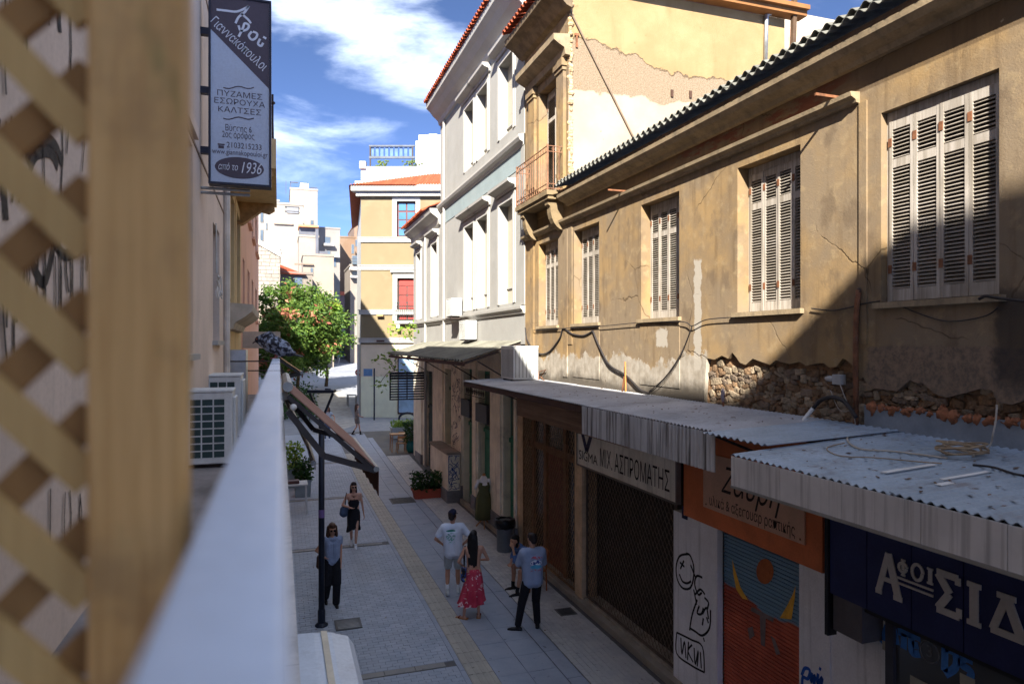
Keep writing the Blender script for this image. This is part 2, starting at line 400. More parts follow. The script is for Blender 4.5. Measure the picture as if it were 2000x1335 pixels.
def ochre_mat():
    s2l = lambda c: mul(srgb(c), .44)
    b = NB('ochre_plaster'); x, y, z = b.xyz()
    n1 = b.noise(1.1, 7, .62); n2 = b.noise(.55, 5, .6); n3 = b.noise(55, 5, .65); n4 = b.noise(6, 6, .65)
    streak = b.noise(1.0, 6, .6, vec=b.scaled((1, 7, .7)))
    cc = b.mix(b.ss(n1, .36, .64), s2l((206, 172, 122)), s2l((172, 146, 112)))
    cc = b.mix(b.ss(n2, .42, .62, 0, .85), cc, s2l((178, 158, 132)))
    cc = b.mix(b.ss(streak, .50, .72, 0, .55), cc, s2l((138, 114, 86)))
    cc = b.mix(b.ss(n4, .52, .68, 0, .5), cc, s2l((214, 188, 146)))
    cc = b.mix(b.ss(b.noise(1.7, 6, .6, vec=b.scaled((1, 1.6, 1))), .54, .66, 0, .65), cc, s2l((142, 122, 100)))
    # damp lighter window-apron greys, cement repair patches
    wob = b.m('MULTIPLY', b.m('SUBTRACT', b.noise(1.5, 6, .68), .5), 1.05)
    wz = b.m('ADD', z, wob)
    left = b.ss(y, 8.42, 8.5)
    white = b.m('MULTIPLY', b.ss(wz, 5.02, 5.09, 1, 0), left)
    whc = b.mix(b.ss(n4, .3, .7), s2l((232, 222, 206)), s2l((196, 184, 166)))
    whc = b.mix(b.ss(streak, .5, .7, 0, .5), whc, s2l((170, 156, 136)))
    cc = b.mix(white, cc, whc)
    grime = b.m('MULTIPLY', b.ss(b.m('ADD', z, b.m('MULTIPLY', b.m('SUBTRACT', b.noise(1.1, 6, .7), .5), .8)), 4.5, 4.78, 1, 0), left)
    cc = b.mix(b.m('MULTIPLY', grime, .85), cc, b.mix(n4, s2l((70, 64, 58)), s2l((128, 118, 104))))
    sw = b.m('MULTIPLY', b.m('SUBTRACT', b.noise(9, 4, .6), .5), .16)
    yy = b.m('ADD', y, sw)
    strip = b.m('MULTIPLY', b.band(yy, 8.62, 8.80, .01), b.band(b.m('ADD', z, sw), 4.9, 6.55, .02))
    patch = b.m('MULTIPLY', b.band(yy, 9.52, 9.86, .015), b.band(b.m('ADD', z, b.m('MULTIPLY', sw, 1.5)), 5.26, 5.55, .015))
    cc = b.mix(b.m('MAXIMUM', strip, patch), cc, s2l((226, 216, 200)))
    # grey cement under the big window, black soot at the far right pipe
    cem = b.m('MULTIPLY', b.ss(yy, 5.6, 5.66, 1, 0), b.ss(b.m('ADD', z, b.m('MULTIPLY', wob, .18)), 5.26, 5.30, 1, 0))
    cc = b.mix(b.m('MULTIPLY', cem, .9), cc, b.mix(b.ss(b.noise(16, 5, .75), .35, .7), s2l((188, 160, 134)), s2l((126, 116, 106))))
    soot = b.m('MULTIPLY', b.band(b.m('ADD', yy, b.m('MULTIPLY', wob, .12)), 3.9, 4.27, .05), b.band(b.m('ADD', z, b.m('MULTIPLY', wob, .5)), 4.95, 5.75, .12))
    cc = b.mix(b.m('MULTIPLY', soot, .8), cc, (.035, .03, .028))
    # frieze band with bare brick showing
    fr = b.band(z, 7.97, 8.26, .01)
    cc = b.mix(b.m('MULTIPLY', fr, .65), cc, s2l((118, 96, 72)))
    br = b.m('MULTIPLY', b.m('MULTIPLY', fr, b.band(y, 5.9, 9.2, .4)), b.ss(b.noise(3, 6, .7, vec=b.scaled((1, .6, 2.2))), .45, .55))
    cc = b.mix(b.m('MULTIPLY', br, .8), cc, s2l((142, 78, 56)))
    # hairline cracks and chips
    vor = b.n('ShaderNodeTexVoronoi', feature='DISTANCE_TO_EDGE'); vor.inputs['Scale'].default_value = .8
    dv = b.n('ShaderNodeMix', data_type='VECTOR'); dv.inputs[0].default_value = .12; b.t.links.new(b.pos(), dv.inputs[4])
    nn = b.n('ShaderNodeTexNoise'); nn.inputs['Scale'].default_value = 5; b.t.links.new(b.pos(), nn.inputs['Vector']); b.t.links.new(nn.outputs['Color'], dv.inputs[5])
    b.t.links.new(dv.outputs[1], vor.inputs['Vector'])
    crack = b.m('MULTIPLY', b.ss(vor.outputs['Distance'], .002, .007, 1, 0), b.ss(b.noise(.9, 3), .5, .6))
    cc = b.mix(b.m('MULTIPLY', crack, .6), cc, s2l((88, 66, 44)))
    chip = b.ss(b.noise(3.4, 7, .7), .69, .70); cc = b.mix(chip, cc, s2l((208, 184, 152)))
    h = b.m('ADD', b.m('MULTIPLY', n3, .5), b.m('ADD', b.m('MULTIPLY', n4, .8), b.m('MULTIPLY', crack, -1.0)))
    h = b.m('ADD', h, b.m('MULTIPLY', white, .5)); h = b.m('SUBTRACT', h, b.m('MULTIPLY', chip, .6))
    return b.done(cc, .92, h, .45, .012, 0, .2)
m_ochre = ochre_mat()
house = thing('ochre_house', 'weathered ochre plaster house with louvred shutters above the corrugated canopies', 'house', (FX, 9, 0))
jag = [onX(px, py, FX) for px, py in [(2040, 800), (2000, 782), (1975, 790), (1947, 785), (1938, 762), (1913, 759), (1880, 768), (1848, 776), (1835, 772), (1823, 767), (1812, 756), (1802, 747), (1790, 748), (1777, 742), (1765, 752), (1752, 764), (1728, 760), (1702, 757), (1692, 745), (1685, 736), (1680, 740), (1664, 712), (1652, 702), (1645, 700), (1634, 716), (1619, 717), (1608, 708), (1597, 709), (1575, 714), (1560, 706), (1541, 711), (1515, 703), (1504, 712), (1492, 708), (1470, 700), (1456, 712), (1445, 708), (1437, 696), (1430, 688), (1422, 700), (1410, 694), (1395, 702), (1380, 699)]]
jag = [(p.y, p.z) for p in jag]
jag = [(2.0, jag[0][1])] + jag + [(8.52, 4.8), (8.545, 4.6), (8.56, 4.36), (16.2, 4.36)]
ops = [(a, b, ZS, ZT, .14 if i == 0 else .24) for i, (a, b) in enumerate(WIN)]
w = MB(); wall_grid(w, FX, 2.0, 13.5, 4.3, 8.6, ops[:4], .24, 1, jag)
w.build('wall', m_ochre, house)
# core behind the plaster: dark mortar, then stones
core = MB(); core.box(FX + .075, FX + .12, 2.0, 8.9, 4.0, 5.3)
m_mortar = M('earth_mortar', (128, 100, 74), .95, .35, 6, 30, .9, .03, dirt=.5, dscale=3)
core.build('rubble_core', m_mortar, house)
back = MB(); back.box(FX + .35, FX + .4, 2.0, 13.49, 0, 8.6); back.build('inner_wall', M('inner_dark', (60, 52, 44)), house)
sms = []
for k in range(5):
    bm = bmesh.new(); bmesh.ops.create_icosphere(bm, subdivisions=1, radius=1)
    for v in bm.verts: v.co *= 1 + random.uniform(-.22, .22); v.co = Vector([math.copysign(abs(c) ** .55, c) for c in v.co])
    me = bpy.data.meshes.new('rubble_stone'); bm.to_mesh(me); bm.free()
    me.materials.append((M('rubble_a', (150, 134, 112), .95, .35, 6, 30, .9, .03, dirt=.6, dscale=5, orand=.6), M('rubble_b', (122, 98, 74), .95, .35, 6, 30, .9, .03, dirt=.6, dscale=5, orand=.6), M('rubble_c', (128, 112, 96), .95, .35, 6, 30, .9, .03, dirt=.7, dscale=5, orand=.6))[k % 3]); sms.append(me)
y = 3.9
rng = random.Random(3)
while y < 8.5:
    z = 4.38
    while z < 4.98:
        sy, sz = rng.uniform(.035, .12), rng.uniform(.02, .06)
        o = bpy.data.objects.new('rubble_stone', rng.choice(sms)); link(o, house, True)
        o.location = (FX + .078 + rng.uniform(-.012, .012), y + rng.uniform(-.04, .04), z + sz); o.scale = (.035, sy * 1.15, sz * 1.1); o.rotation_euler = (rng.uniform(-.4, .4), 0, rng.uniform(-.2, .2))
        z += sz * 1.75
    y += .125
# mouldings
m_mould = M('ochre_moulding', (196, 174, 140), .9, .2, 3, 40, .4, .01, dirt=.55, dscale=2.2, streak=.4)
def moulding(name, y0, y1, prof, mat_, parent, X=FX):
    """prof: list of (outwards, z) from the wall"""
    m = MB(); m.rings([[(X - o, y, z) for o, z in prof] for y in (y0, y1)]); return m.build(name, mat_, parent)
moulding('string_course', 5.72, 13.5, [(-.01, 7.86), (.05, 7.87), (.06, 7.90), (.12, 7.93), (.13, 7.975), (-.01, 7.985)], m_mould, house)
moulding('cornice', 2.0, 13.5, [(-.01, 8.24), (.05, 8.25), (.08, 8.30), (.20, 8.34), (.26, 8.40), (.27, 8.46), (-.01, 8.47)], m_mould, house)
for i, (a, b) in enumerate(WIN[:4]):
    m = MB(); m.box(FX - .06, FX + .13, a - .06, b + .06, ZS - .055, ZS + .004); m.build('window_sill', m_mould, house)
    if i > 1: m = MB(); m.box(FX - .013, FX + .02, a - .02, b + .02, 4.62 if i > 1 else 4.97, ZS - .06); m.build('window_apron', m_ochre, house)
for ya, yb in ((13.27, 13.49), (5.62, 5.72)):
    m = MB(); m.box(FX - .018, FX + .02, ya, yb, 5.3, 7.86); m.build('pilaster_strip', m_ochre, house)
# shutters
m_shut = wood('shutter_paint', (176, 169, 160), (130, 122, 110), 2, .75, .6)
m_slat = wood('slat_paint', (156, 149, 140), (118, 110, 98), 1, .75, .6)
m_iron = M('rust_iron', (116, 76, 52), .8, .35, 12, 60, .5, .004, dirt=.5, dscale=8)
slat_me = None
def shutters(parent, X, y0, y1, z0, z1, nleaf, single, rails=(.12, .42, .95), name='shutter', mat_=None, smat=None):
    global slat_me
    mat_ = mat_ or m_shut; smat = smat or m_slat
    if slat_me is None:
        s_ = MB(); s_.obox((0, 0, 0), Vector((.017, 0, .0125)), Vector((0, .5, 0)), Vector((-.0022, 0, .0033))); slat_me = s_.mesh('slat', m_slat)
    fw = .03; m = MB()
    m.box(X, X + .05, y0, y0 + fw, z0, z1); m.box(X, X + .05, y1 - fw, y1, z0, z1); m.box(X, X + .05, y0 + fw, y1 - fw, z1 - .09, z1)
    m.build('window_frame', mat_, parent)
    y0 += fw + .004; y1 -= fw + .004; z1 -= .094; lw = (y1 - y0) / nleaf; H = z1 - z0
    for k in range(nleaf):
        a = y0 + k * lw + .003; b = a + lw - .006; xo = X - .012 + random.uniform(-.006, .006)
        leaf = MB(); sw = .036
        leaf.box(xo, xo + .04, a, a + sw, z0 + .012, z1); leaf.box(xo, xo + .04, b - sw, b, z0 + .012, z1)
        cuts = [z0 + .012] + []
        zz = [(z0 + .012, z0 + .13), (z0 + H * .74, z0 + H * .74 + .085), (z1 - .09, z1)]
        for c, d in zz: leaf.box(xo + .002, xo + .038, a + sw, b - sw, c, d)
        lo = leaf.build(name, mat_, parent)
        jn = MB()
        for (c, d) in ((zz[0][1], zz[1][0]), (zz[1][1], zz[2][0])):
            n = int((d - c) / .036)
            for j in range(n):
                zc = c + (j + .5) * (d - c) / n
                if single:
                    o = bpy.data.objects.new('slat', slat_me); link(o, lo); o.location = (xo + .02, (a + b) / 2, zc); o.scale = (1, b - a - 2 * sw + .004, 1)
                else: jn.obox((xo + .02, (a + b) / 2, zc), Vector((.017, 0, .0125)), Vector((0, (b - a - 2 * sw + .004) / 2, 0)), Vector((-.0022, 0, .0033)))
        if jn.v: jn.build('slats', smat, lo)['kind'] = 'stuff'
        for hz in (.16, .86):
            h = MB(); h.box(xo - .006, xo - .0005, b - .03, b + .012, z0 + H * hz, z0 + H * hz + .085); h.build('hinge', m_iron, lo)
    bk = MB(); bk.box(X + .08, X + .09, y0, y1, z0 + .01, z1); bk.build('window_backing', M('window_dark', (66, 58, 50)), parent)
for i, (a, b) in enumerate(WIN[:4]):
    shutters(house, FX + ops[i][4] - .06, a + .002, b - .002, ZS + .006, ZT - .003, 4, i < 1)
# corrugated roof: two sheets, wave runs along the eave
m_eternit = M('fibre_cement', (150, 150, 142), .9, .25, 3, 50, .4, .01, dirt=.6, dscale=2.5, streak=.2)
def corrugated(name, x0, z0, x1, z1, y0, y1, pitch, amp, mat_, parent, th=.006, seg=8, dy1=0.0):
    """wave along y, ribs run from (x0,z0) to (x1,z1)"""
    m = MB(); n = int(abs(y1 - y0) / pitch * seg); top = []; bot = []
    for i in range(n + 1):
        y = y0 + (y1 - y0) * i / n; dz = amp * math.sin(2 * math.pi * i / seg)
        top.append([(x0, y, z0 + dz), (x1, y + dy1, z1 + dz)]); bot.append([(x0, y, z0 + dz - th), (x1, y + dy1, z1 + dz - th)])
    for i in range(n):
        m.face([top[i][0], top[i+1][0], top[i+1][1], top[i][1]]); m.face([bot[i][0], bot[i+1][0], bot[i+1][1], bot[i][1]])
        m.face([top[i][0], top[i+1][0], bot[i+1][0], bot[i][0]]); m.face([top[i][1], top[i+1][1], bot[i+1][1], bot[i][1]])
    return m.build(name, mat_, parent, smooth=False)
corrugated('roof_sheet', 5.49, 8.62, 7.1, 9.05, 1.6, 7.6, .17, .028, m_eternit, house)
corrugated('roof_sheet', 5.49, 8.63, 7.1, 9.06, 7.55, 13.48, .17, .028, m_eternit, house)
corrugated('roof_sheet', 5.56, 8.72, 7.1, 9.13, 1.6, 13.48, .17, .028, m_eternit, house)
corrugated('roof_sheet', 7.0, 9.07, 10.5, 10.0, 1.6, 13.48, .17, .028, m_eternit, house)
m = MB(); m.box(5.6, 6.4, 1.6, 13.48, 8.475, 8.53); m.build('eave_board', M('dark_eave', (84, 66, 50), .9, .3, 4), house)
# iron brackets standing out of the string course
for py_, ln in ((5.98, .22), (8.9 + 1.95, .26)):
    m = MB(); m.box(FX - .13 - ln, FX - .01, py_ - .012, py_ + .012, 7.992, 8.02); m.build('iron_bracket', m_iron, house)
# ================================================================== TALL OCHRE HOUSE with balcony
tall = thing('tall_ochre_house', 'tall crumbling ochre house with iron balcony and peeling side wall', 'house', (FX, 14.8, 0))
w = MB(); wall_grid(w, FX, 13.5, 16.2, 4.3, 8.35, [ops[4]], .24, 1)
wall_grid(w, FX, 13.5, 16.2, 8.35, 12.9, [(14.15, 15.25, 8.75, 11.25)], .3, 1)
w.build('wall', m_ochre, tall)
def side_mat():
    s2l = lambda c: mul(srgb(c), .44)
    b = NB('peeling_side'); x, y, z = b.xyz()
    n1 = b.noise(1.0, 6, .6); n3 = b.noise(38, 5, .7); wob = b.m('MULTIPLY', b.m('SUBTRACT', b.noise(.9, 6, .62), .5), 1.7)
    low = b.mix(b.ss(n1, .3, .7), s2l((232, 214, 192)), s2l((222, 198, 172)))
    mid = b.mix(b.ss(n3, .3, .7), s2l((206, 184, 156)), s2l((150, 130, 106)))
    top = b.mix(b.ss(n1, .35, .65), s2l((216, 186, 138)), s2l((200, 168, 122)))
    top = b.mix(b.ss(b.noise(1, 5, vec=b.scaled((3, 1, .6))), .5, .75, 0, .4), top, s2l((168, 138, 96)))
    e2 = b.m('ADD', b.m('ADD', z, wob), b.m('MULTIPLY', b.m('SUBTRACT', x, 8), .12))
    e1 = b.m('ADD', z, b.m('MULTIPLY', wob, .5))
    up = b.ss(e2, 11.62, 11.645); md = b.ss(e1, 10.75, 10.80)
    cc = b.mix(md, low, mid); cc = b.mix(up, cc, top)
    rim = b.band(e2, 11.585, 11.625, .012); cc = b.mix(b.m('MULTIPLY', rim, .6), cc, s2l((96, 72, 48)))
    cc = b.mix(b.ss(b.noise(2.4, 6, .7), .66, .69, 0, .8), cc, s2l((196, 158, 112)))
    h = b.m('ADD', b.m('MULTIPLY', up, 3.0), b.m('MULTIPLY', n3, b.m('ADD', .3, b.m('MULTIPLY', md, 1.2))))
    return b.done(cc, .93, h, .6, .015, 0, .2)
m_side = side_mat()
w = MB(); w.box(FX + .012, 11.5, 13.502, 13.8, 8.4, 13.1); w.build('side_wall', m_side, tall)
w = MB(); w.box(FX + .5, 11.5, 13.8, 16.19, 4, 13.0); w.build('core', M('inner_dark', (60, 52, 44)), tall)
# ragged corner of bare rubble
rng = random.Random(5)
m_rub = M('corner_rubble', (178, 152, 118), .95, .35, 9, 50, .8, .02, dirt=.5, dscale=5)
m = MB()
for k in range(60):
    z = 8.5 + k * .07; m.ball((FX + .05 + rng.uniform(0, .03), 13.5 + rng.uniform(-.02, .04), z), rng.uniform(.03, .08), rng.uniform(.03, .07), rng.uniform(.04, .07), 6, 4)
m.build('bare_corner', m_rub, tall)['kind'] = 'stuff'
m = MB()
for k in range(24):
    m.box(FX + .2 + k * .02, FX + .22 + k * .02, 13.46, 13.5, 0, .001)
shutters(tall, FX + .18, 14.062, 15.258, ZS + .006, ZT - .003, 4, False)
shutters(tall, FX + .22, 14.152, 15.248, 8.756, 11.245, 2, False)
m = MB(); m.box(FX - .06, FX + .13, 14.0, 15.32, ZS - .055, ZS + .004); m.build('window_sill', m_mould, tall)
moulding('string_course', 13.5, 16.2, [(-.01, 7.86), (.05, 7.87), (.06, 7.90), (.12, 7.93), (.13, 7.975), (-.01, 7.985)], m_mould, tall)
moulding('entablature', 13.42, 15.9, [(-.01, 11.45), (.10, 11.46), (.12, 11.6), (.24, 11.66), (.36, 11.74), (.37, 11.86), (-.01, 11.9)], m_mould, tall)
for ya, yb in ((13.62, 14.0), (15.4, 15.78)):
    m = MB(); m.box(FX - .07, FX + .01, ya, yb, 8.5, 11.2); m.box(FX - .10, FX + .01, ya - .03, yb + .03, 11.2, 11.28); m.box(FX - .13, FX + .01, ya - .06, yb + .06, 11.28, 11.44); m.box(FX - .10, FX + .01, ya - .03, yb + .03, 8.4, 8.5)
    m.build('pilaster', m_ochre, tall)
for ya, yb in ((13.52, 13.75), (15.55, 15.8)):
    m = MB(); m.box(FX - .02, FX + .01, ya, yb, 4.6, 7.86); m.build('pilaster_strip', m_ochre, tall)
moulding('cornice', 13.3, 16.3, [(-.01, 12.4), (.12, 12.45), (.3, 12.62), (.5, 12.72), (.52, 12.85), (-.01, 12.9)], M('grey_cornice', (150, 130, 104), .9, .3, 4, dirt=.6), tall)
m = MB(); m.box(FX + .1, 11.9, 13.2, 13.5, 13.1, 13.22); m.box(FX - .3, 11.9, 13.1, 13.5, 13.22, 13.32); m.build('roof_edge', M('brown_edge', (128, 88, 52), .9), tall)
m_tile = M('roof_tile', (186, 92, 58), .85, .3, 5, 40, .4, .01, dirt=.35, dscale=2, isl=.5, orand=.45)
def tile_mesh(L=.4, r=.085):
    m = MB(); A = [math.pi * i / 6 for i in range(7)]
    o = [[(x, r * s_ * math.cos(a), r * s_ * math.sin(a)) for a in A] for x, s_ in ((0, 1), (L, .85))]
    i_ = [[(x, (r - .016) * s_ * math.cos(a), (r - .016) * s_ * math.sin(a)) for a in A] for x, s_ in ((0, 1), (L, .85))]
    m.rings(o, close=False); m.rings(i_, close=False)
    for k in range(6): m.face([o[0][k], o[0][k+1], i_[0][k+1], i_[0][k]])
    return m.mesh('roof_tile', m_tile)
tile_me = tile_mesh()
def tile_row(parent, x, z, y0, y1, step, slope=.35, rows=1, down=(0, 0)):
    n = int((y1 - y0) / step)
    for r_ in range(rows):
        for k in range(n):
            o = bpy.data.objects.new('roof_tile', tile_me); link(o, parent, True)
            o.location = (x + r_ * .33 * math.cos(slope), y0 + (k + .5) * step, z + r_ * (.33 * math.sin(slope)) + random.uniform(-.008, .008)); o.rotation_euler = (random.uniform(-.06, .06), -slope, random.uniform(-.04, .04))
tile_row(tall, FX - .62, 12.93, 13.3, 16.3, .19, .3, 2)
# balcony
m_stone = M('balcony_stone', (168, 146, 112), .9, .25, 4, 40, .5, .01, dirt=.5, dscale=2)
BX = FX - .44
m = MB(); m.box(BX, FX, 13.62, 15.7, 8.50, 8.60); m.box(BX + .04, FX, 13.66, 15.65, 8.42, 8.4995); m.build('balcony_slab', m_stone, tall)
for yc in (13.85, 15.45):
    m = MB(); pts = [(FX, 8.419), (FX - .36, 8.419), (FX - .36, 8.32), (FX - .31, 8.28)] + [(FX - .31 + .31 * (1 - math.cos(t)) , 8.28 - .5 * math.sin(t)) for t in [R(15 * i) for i in range(1, 7)]]
    m.prism(pts, 'y', yc - .1, yc + .1); m.build('corbel', m_stone, tall)
rl = [(BX + .03, 13.65), (BX + .03, 15.82)]
m_rail = M('rusty_rail', (128, 92, 70), .8, .3, 10, 60, .4, .003, dirt=.4, dscale=6)
def balcony_rail(parent, x0, x1, y0, y1, z0, z1, step, mat_, scroll=True):
    segs = [((x1, y0), (x0, y0)), ((x0, y0), (x0, y1)), ((x0, y1), (x1, y1))]
    fr = MB()
    for (a, b) in segs:
        for z in (z0 + .04, z0 + .14, z1 - .12, z1): fr.bar((a[0], a[1], z), (b[0], b[1], z), .022, .014)
    for q in ((x0, y0), (x0, y1)): fr.box(q[0] - .016, q[0] + .016, q[1] - .016, q[1] + .016, z0, z1 + .03)
    fo = fr.build('railing', mat_, parent)
    for (a, b) in segs:
        L = math.hypot(b[0]-a[0], b[1]-a[1]); n = int(L / step)
        for k in range(1, n):
            t = k / n; x = a[0] + (b[0]-a[0]) * t; y = a[1] + (b[1]-a[1]) * t
            m = MB(); m.tube([(x, y, z0 + .02), (x, y, z1)], .008, 5); m.build('baluster', mat_, fo)
            if scroll:
                m = MB(); cx, cy = (1, 0) if a[1] == b[1] else (0, 1)
                for zc in (z1 - .06,): m.tube([(x + cx * .03 * math.cos(t2), y + cy * .03 * math.cos(t2), zc + .035 * math.sin(t2)) for t2 in [i * math.pi / 4 for i in range(9)]], .005, 4)
                m.build('scroll', mat_, fo)
balcony_rail(tall, BX + .03, FX - .01, 13.66, 15.66, 8.60, 9.55, .13, m_rail)
# drain pipe, post and cable of the tall house
m = MB(); pz = [onY(1495, 118, 13.44), onY(1497, 30, 13.44), onY(1545, 14, 13.42)]
m.tube(pz, .05, 8); m.build('drain_pipe', M('zinc', (170, 172, 172), .4, metal=.7), tall, smooth=True)
m = MB(); m.bar(onY(1548, 110, 13.3), onY(1552, -20, 13.3), .1, .1); m.build('timber_post', M('dark_eave', (84, 66, 50)), tall)
m = MB(); m.tube([onY(1112, 18, 13.46), onY(1238, 270, 13.46)], .02, 6); m.build('cable_pipe', M('pipe_grey', (120, 104, 88)), tall)
for px_, py_ in ((1312, 183), (1348, 185)):
    q = onY(px_, py_, 13.5); m = MB(); m.box(q.x - .03, q.x + .03, 13.47, 13.51, q.z - .08, q.z + .08); m.build('wall_vent', M('vent_dark', (70, 50, 40)), tall)
q = onY(1126, 80, 13.5); m = MB(); m.box(q.x - .02, q.x + .02, 13.47, 13.51, q.z - .15, q.z + .15); m.box(q.x - .05, q.x + .05, 13.465, 13.5, q.z + .1, q.z + .15); m.build('wall_tie', m_iron, tall)
# houses behind the low roof
hb = thing('rear_house', 'white walled house with tile coping behind the corrugated roof', 'house', (15, 14, 0))
m = MB(); m.box(12.2, 22, 15.0, 20, 0, 14.2); m.build('wall', M('rear_cream', (226, 214, 196)), hb)
m = MB(); m.box(12.9, 14.6, 14.96, 15.0, 13.0, 13.75); m.build('window_panel', M('rear_pink', (196, 160, 140)), hb)
for k in range(12):
    o = bpy.data.objects.new('coping_tile', tile_me); link(o, hb, True); o.location = (12.3 + k * .2, 14.9, 12.62); o.rotation_euler = (0, 0, R(90))

rng = random.Random(8); m = MB()
for k in range(240):
    x_ = rng.choice([rng.uniform(.2, 5.7), rng.uniform(5.3, 5.7), rng.uniform(.2, .8)]); y_ = 9 + 16 * rng.random() ** 1.3; a_ = rng.uniform(0, 6.28); l_ = rng.uniform(.008, .03); u_ = Vector((math.cos(a_), math.sin(a_), .15)) * l_; v_ = Vector((-math.sin(a_), math.cos(a_), .1)) * l_ * rng.uniform(.3, .8); c_ = Vector((x_, y_, .026))
    m.face([c_ - u_, c_ + v_, c_ + u_, c_ - v_])
tag(m.build('street_litter', M('litter_bits', (150, 134, 110), .9, .4, 30, isl=.7)), 'dry leaves and paper scraps strewn on the paving', 'litter', kind='stuff')
# ================================================================== RIGHT: SHOPS UNDER THE CANOPIES
def yx(px, X=FX): return onX(px, 672, X).y
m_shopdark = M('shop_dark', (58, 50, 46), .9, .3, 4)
m_beige = M('shop_beige', (212, 184, 150), .9, .2, 4, dirt=.5, dscale=2, streak=.4)
m_step = M('step_marble', (170, 160, 146), .8, .2, 4, dirt=.5, dscale=3)
row = thing('shop_row', 'row of shuttered ground floor shopfronts below the ochre house', 'shopfronts', (FX, 10, 0))
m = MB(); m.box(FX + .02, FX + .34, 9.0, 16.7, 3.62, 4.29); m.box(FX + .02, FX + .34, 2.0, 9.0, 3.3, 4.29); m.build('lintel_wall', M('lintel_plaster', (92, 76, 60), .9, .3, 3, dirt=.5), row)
m = MB(); m.box(FX - .04, FX + .3, 12.72, 13.06, 0, 3.6); m.build('pillar', m_beige, row)
m = MB(); m.box(FX - .02, FX + .3, 16.35, 16.75, 0, 3.6); m.build('pillar', m_beige, row)
m = MB(); m.box(FX + .0, FX + .5, 9.35, 12.71, .004, .17); m.build('doorstep', m_step, row)
m = MB(); m.box(FX + .0, FX + .5, 13.07, 16.34, .004, .15); m.build('doorstep', m_step, row)
# dark shop: interior room, brown board, rubbish
m = MB(); m.box(FX + .5, 8.2, 9.3, 12.7, 0, .16); m.build('shop_floor', M('litter_floor', (104, 78, 68), .95, .4, 9, 40, .6, .02, dirt=.5, dscale=4), row)
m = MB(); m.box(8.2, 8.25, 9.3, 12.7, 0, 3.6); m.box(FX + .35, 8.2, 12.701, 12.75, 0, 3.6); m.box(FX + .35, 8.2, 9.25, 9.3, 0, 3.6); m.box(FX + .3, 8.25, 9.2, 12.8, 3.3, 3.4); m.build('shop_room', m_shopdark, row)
m = MB(); m.box(7.0, 7.05, 10.9, 12.3, .5, 2.3); m.build('board', M('brown_board', (150, 104, 90), .8, .3, 3), row)
def grille(parent, X, y0, y1, z0, z1, p, r, mat_):
    m = MB(); W, H = y1 - y0, z1 - z0; k = .75   # tall diamonds
    n = int((W + H * k) / p) + 1
    for s_ in (1, -1):
        for i in range(n):
            u = i * p - H * k if s_ == 1 else i * p
            # line y = u + k*z (s=1) or y = u - k*z
            t0, t1 = 0, H
            f = lambda z: u + s_ * k * z
            if s_ == 1: t0 = max(0, -u / k); t1 = min(H, (W - u) / k)
            else: t0 = max(0, (u - W) / k); t1 = min(H, u / k)
            if t1 - t0 < .02: continue
            xx = X + (.004 if s_ == 1 else -.004)
            m.tube([(xx, y0 + f(t0), z0 + t0), (xx, y0 + f(t1), z0 + t1)], r, 4)
    o = m.build('diamond_grille', mat_, parent); o['kind'] = 'stuff'
    f = MB()
    for q in ((y0 - .02, y0, z0, z1), (y1, y1 + .02, z0, z1), (y0, y1, z1 - .0, z1 + .03), (y0, y1, z0 - .03, z0)): f.box(X - .02, X + .02, *q)
    f.build('grille_frame', mat_, parent)
m_wire = M('grille_wire', (150, 122, 92), .6, .3, 8, metal=.4, dirt=.4)
grille(row, FX + .06, 9.4, 12.66, .22, 3.2, .125, .006, M('grille_wire_dark', (120, 106, 96), .6, .3, 8, metal=.4))
grille(row, FX - .01, 13.12, 16.28, .2, 3.5, .125, .006, m_wire)
# brown shop behind its grille: timber frame, doors, glass
m_brown = wood('brown_timber', (160, 114, 82), (112, 78, 58), 2, .6, .5)
m = MB()
for ya in (13.08, 15.9, 15.1, 13.9): m.box(FX + .12, FX + .22, ya, ya + .16, .15, 3.55)
m.box(FX + .13, FX + .21, 13.08, 16.3, 2.75, 2.9); m.build('shop_frame', m_brown, row)
m = MB(); m.box(FX + .18, FX + .2, 14.06, 15.1, .16, 2.75); m.build('door_leaf', wood('red_timber', (136, 76, 56), (96, 54, 42), 2, .6, .5), row)
for a_, b_ in ((13.24, 13.9), (15.26, 15.9)):
    m = MB(); m.box(FX + .18, FX + .19, a_, b_, .16, 2.75); m.build('shop_pane', glass('dim_glass', (.03, .034, .036), .15), row)
m = MB(); m.box(FX + .18, FX + .19, 13.24, 15.9, 2.9, 3.5); m.build('transom_pane', glass('dim_glass'), row)
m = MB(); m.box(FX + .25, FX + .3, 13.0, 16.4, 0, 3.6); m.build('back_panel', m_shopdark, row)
m = MB(); m.box(5.35, 5.40, 9.9, 15.4, 3.62, 4.02); m.build('fascia_board', wood('old_fascia', (164, 134, 112), (122, 96, 80), 1, .85, .4), row)
m = MB(); m.box(5.40, FX + .02, 9.9, 15.4, 3.62, 3.66); m.build('soffit', m_beige, row)
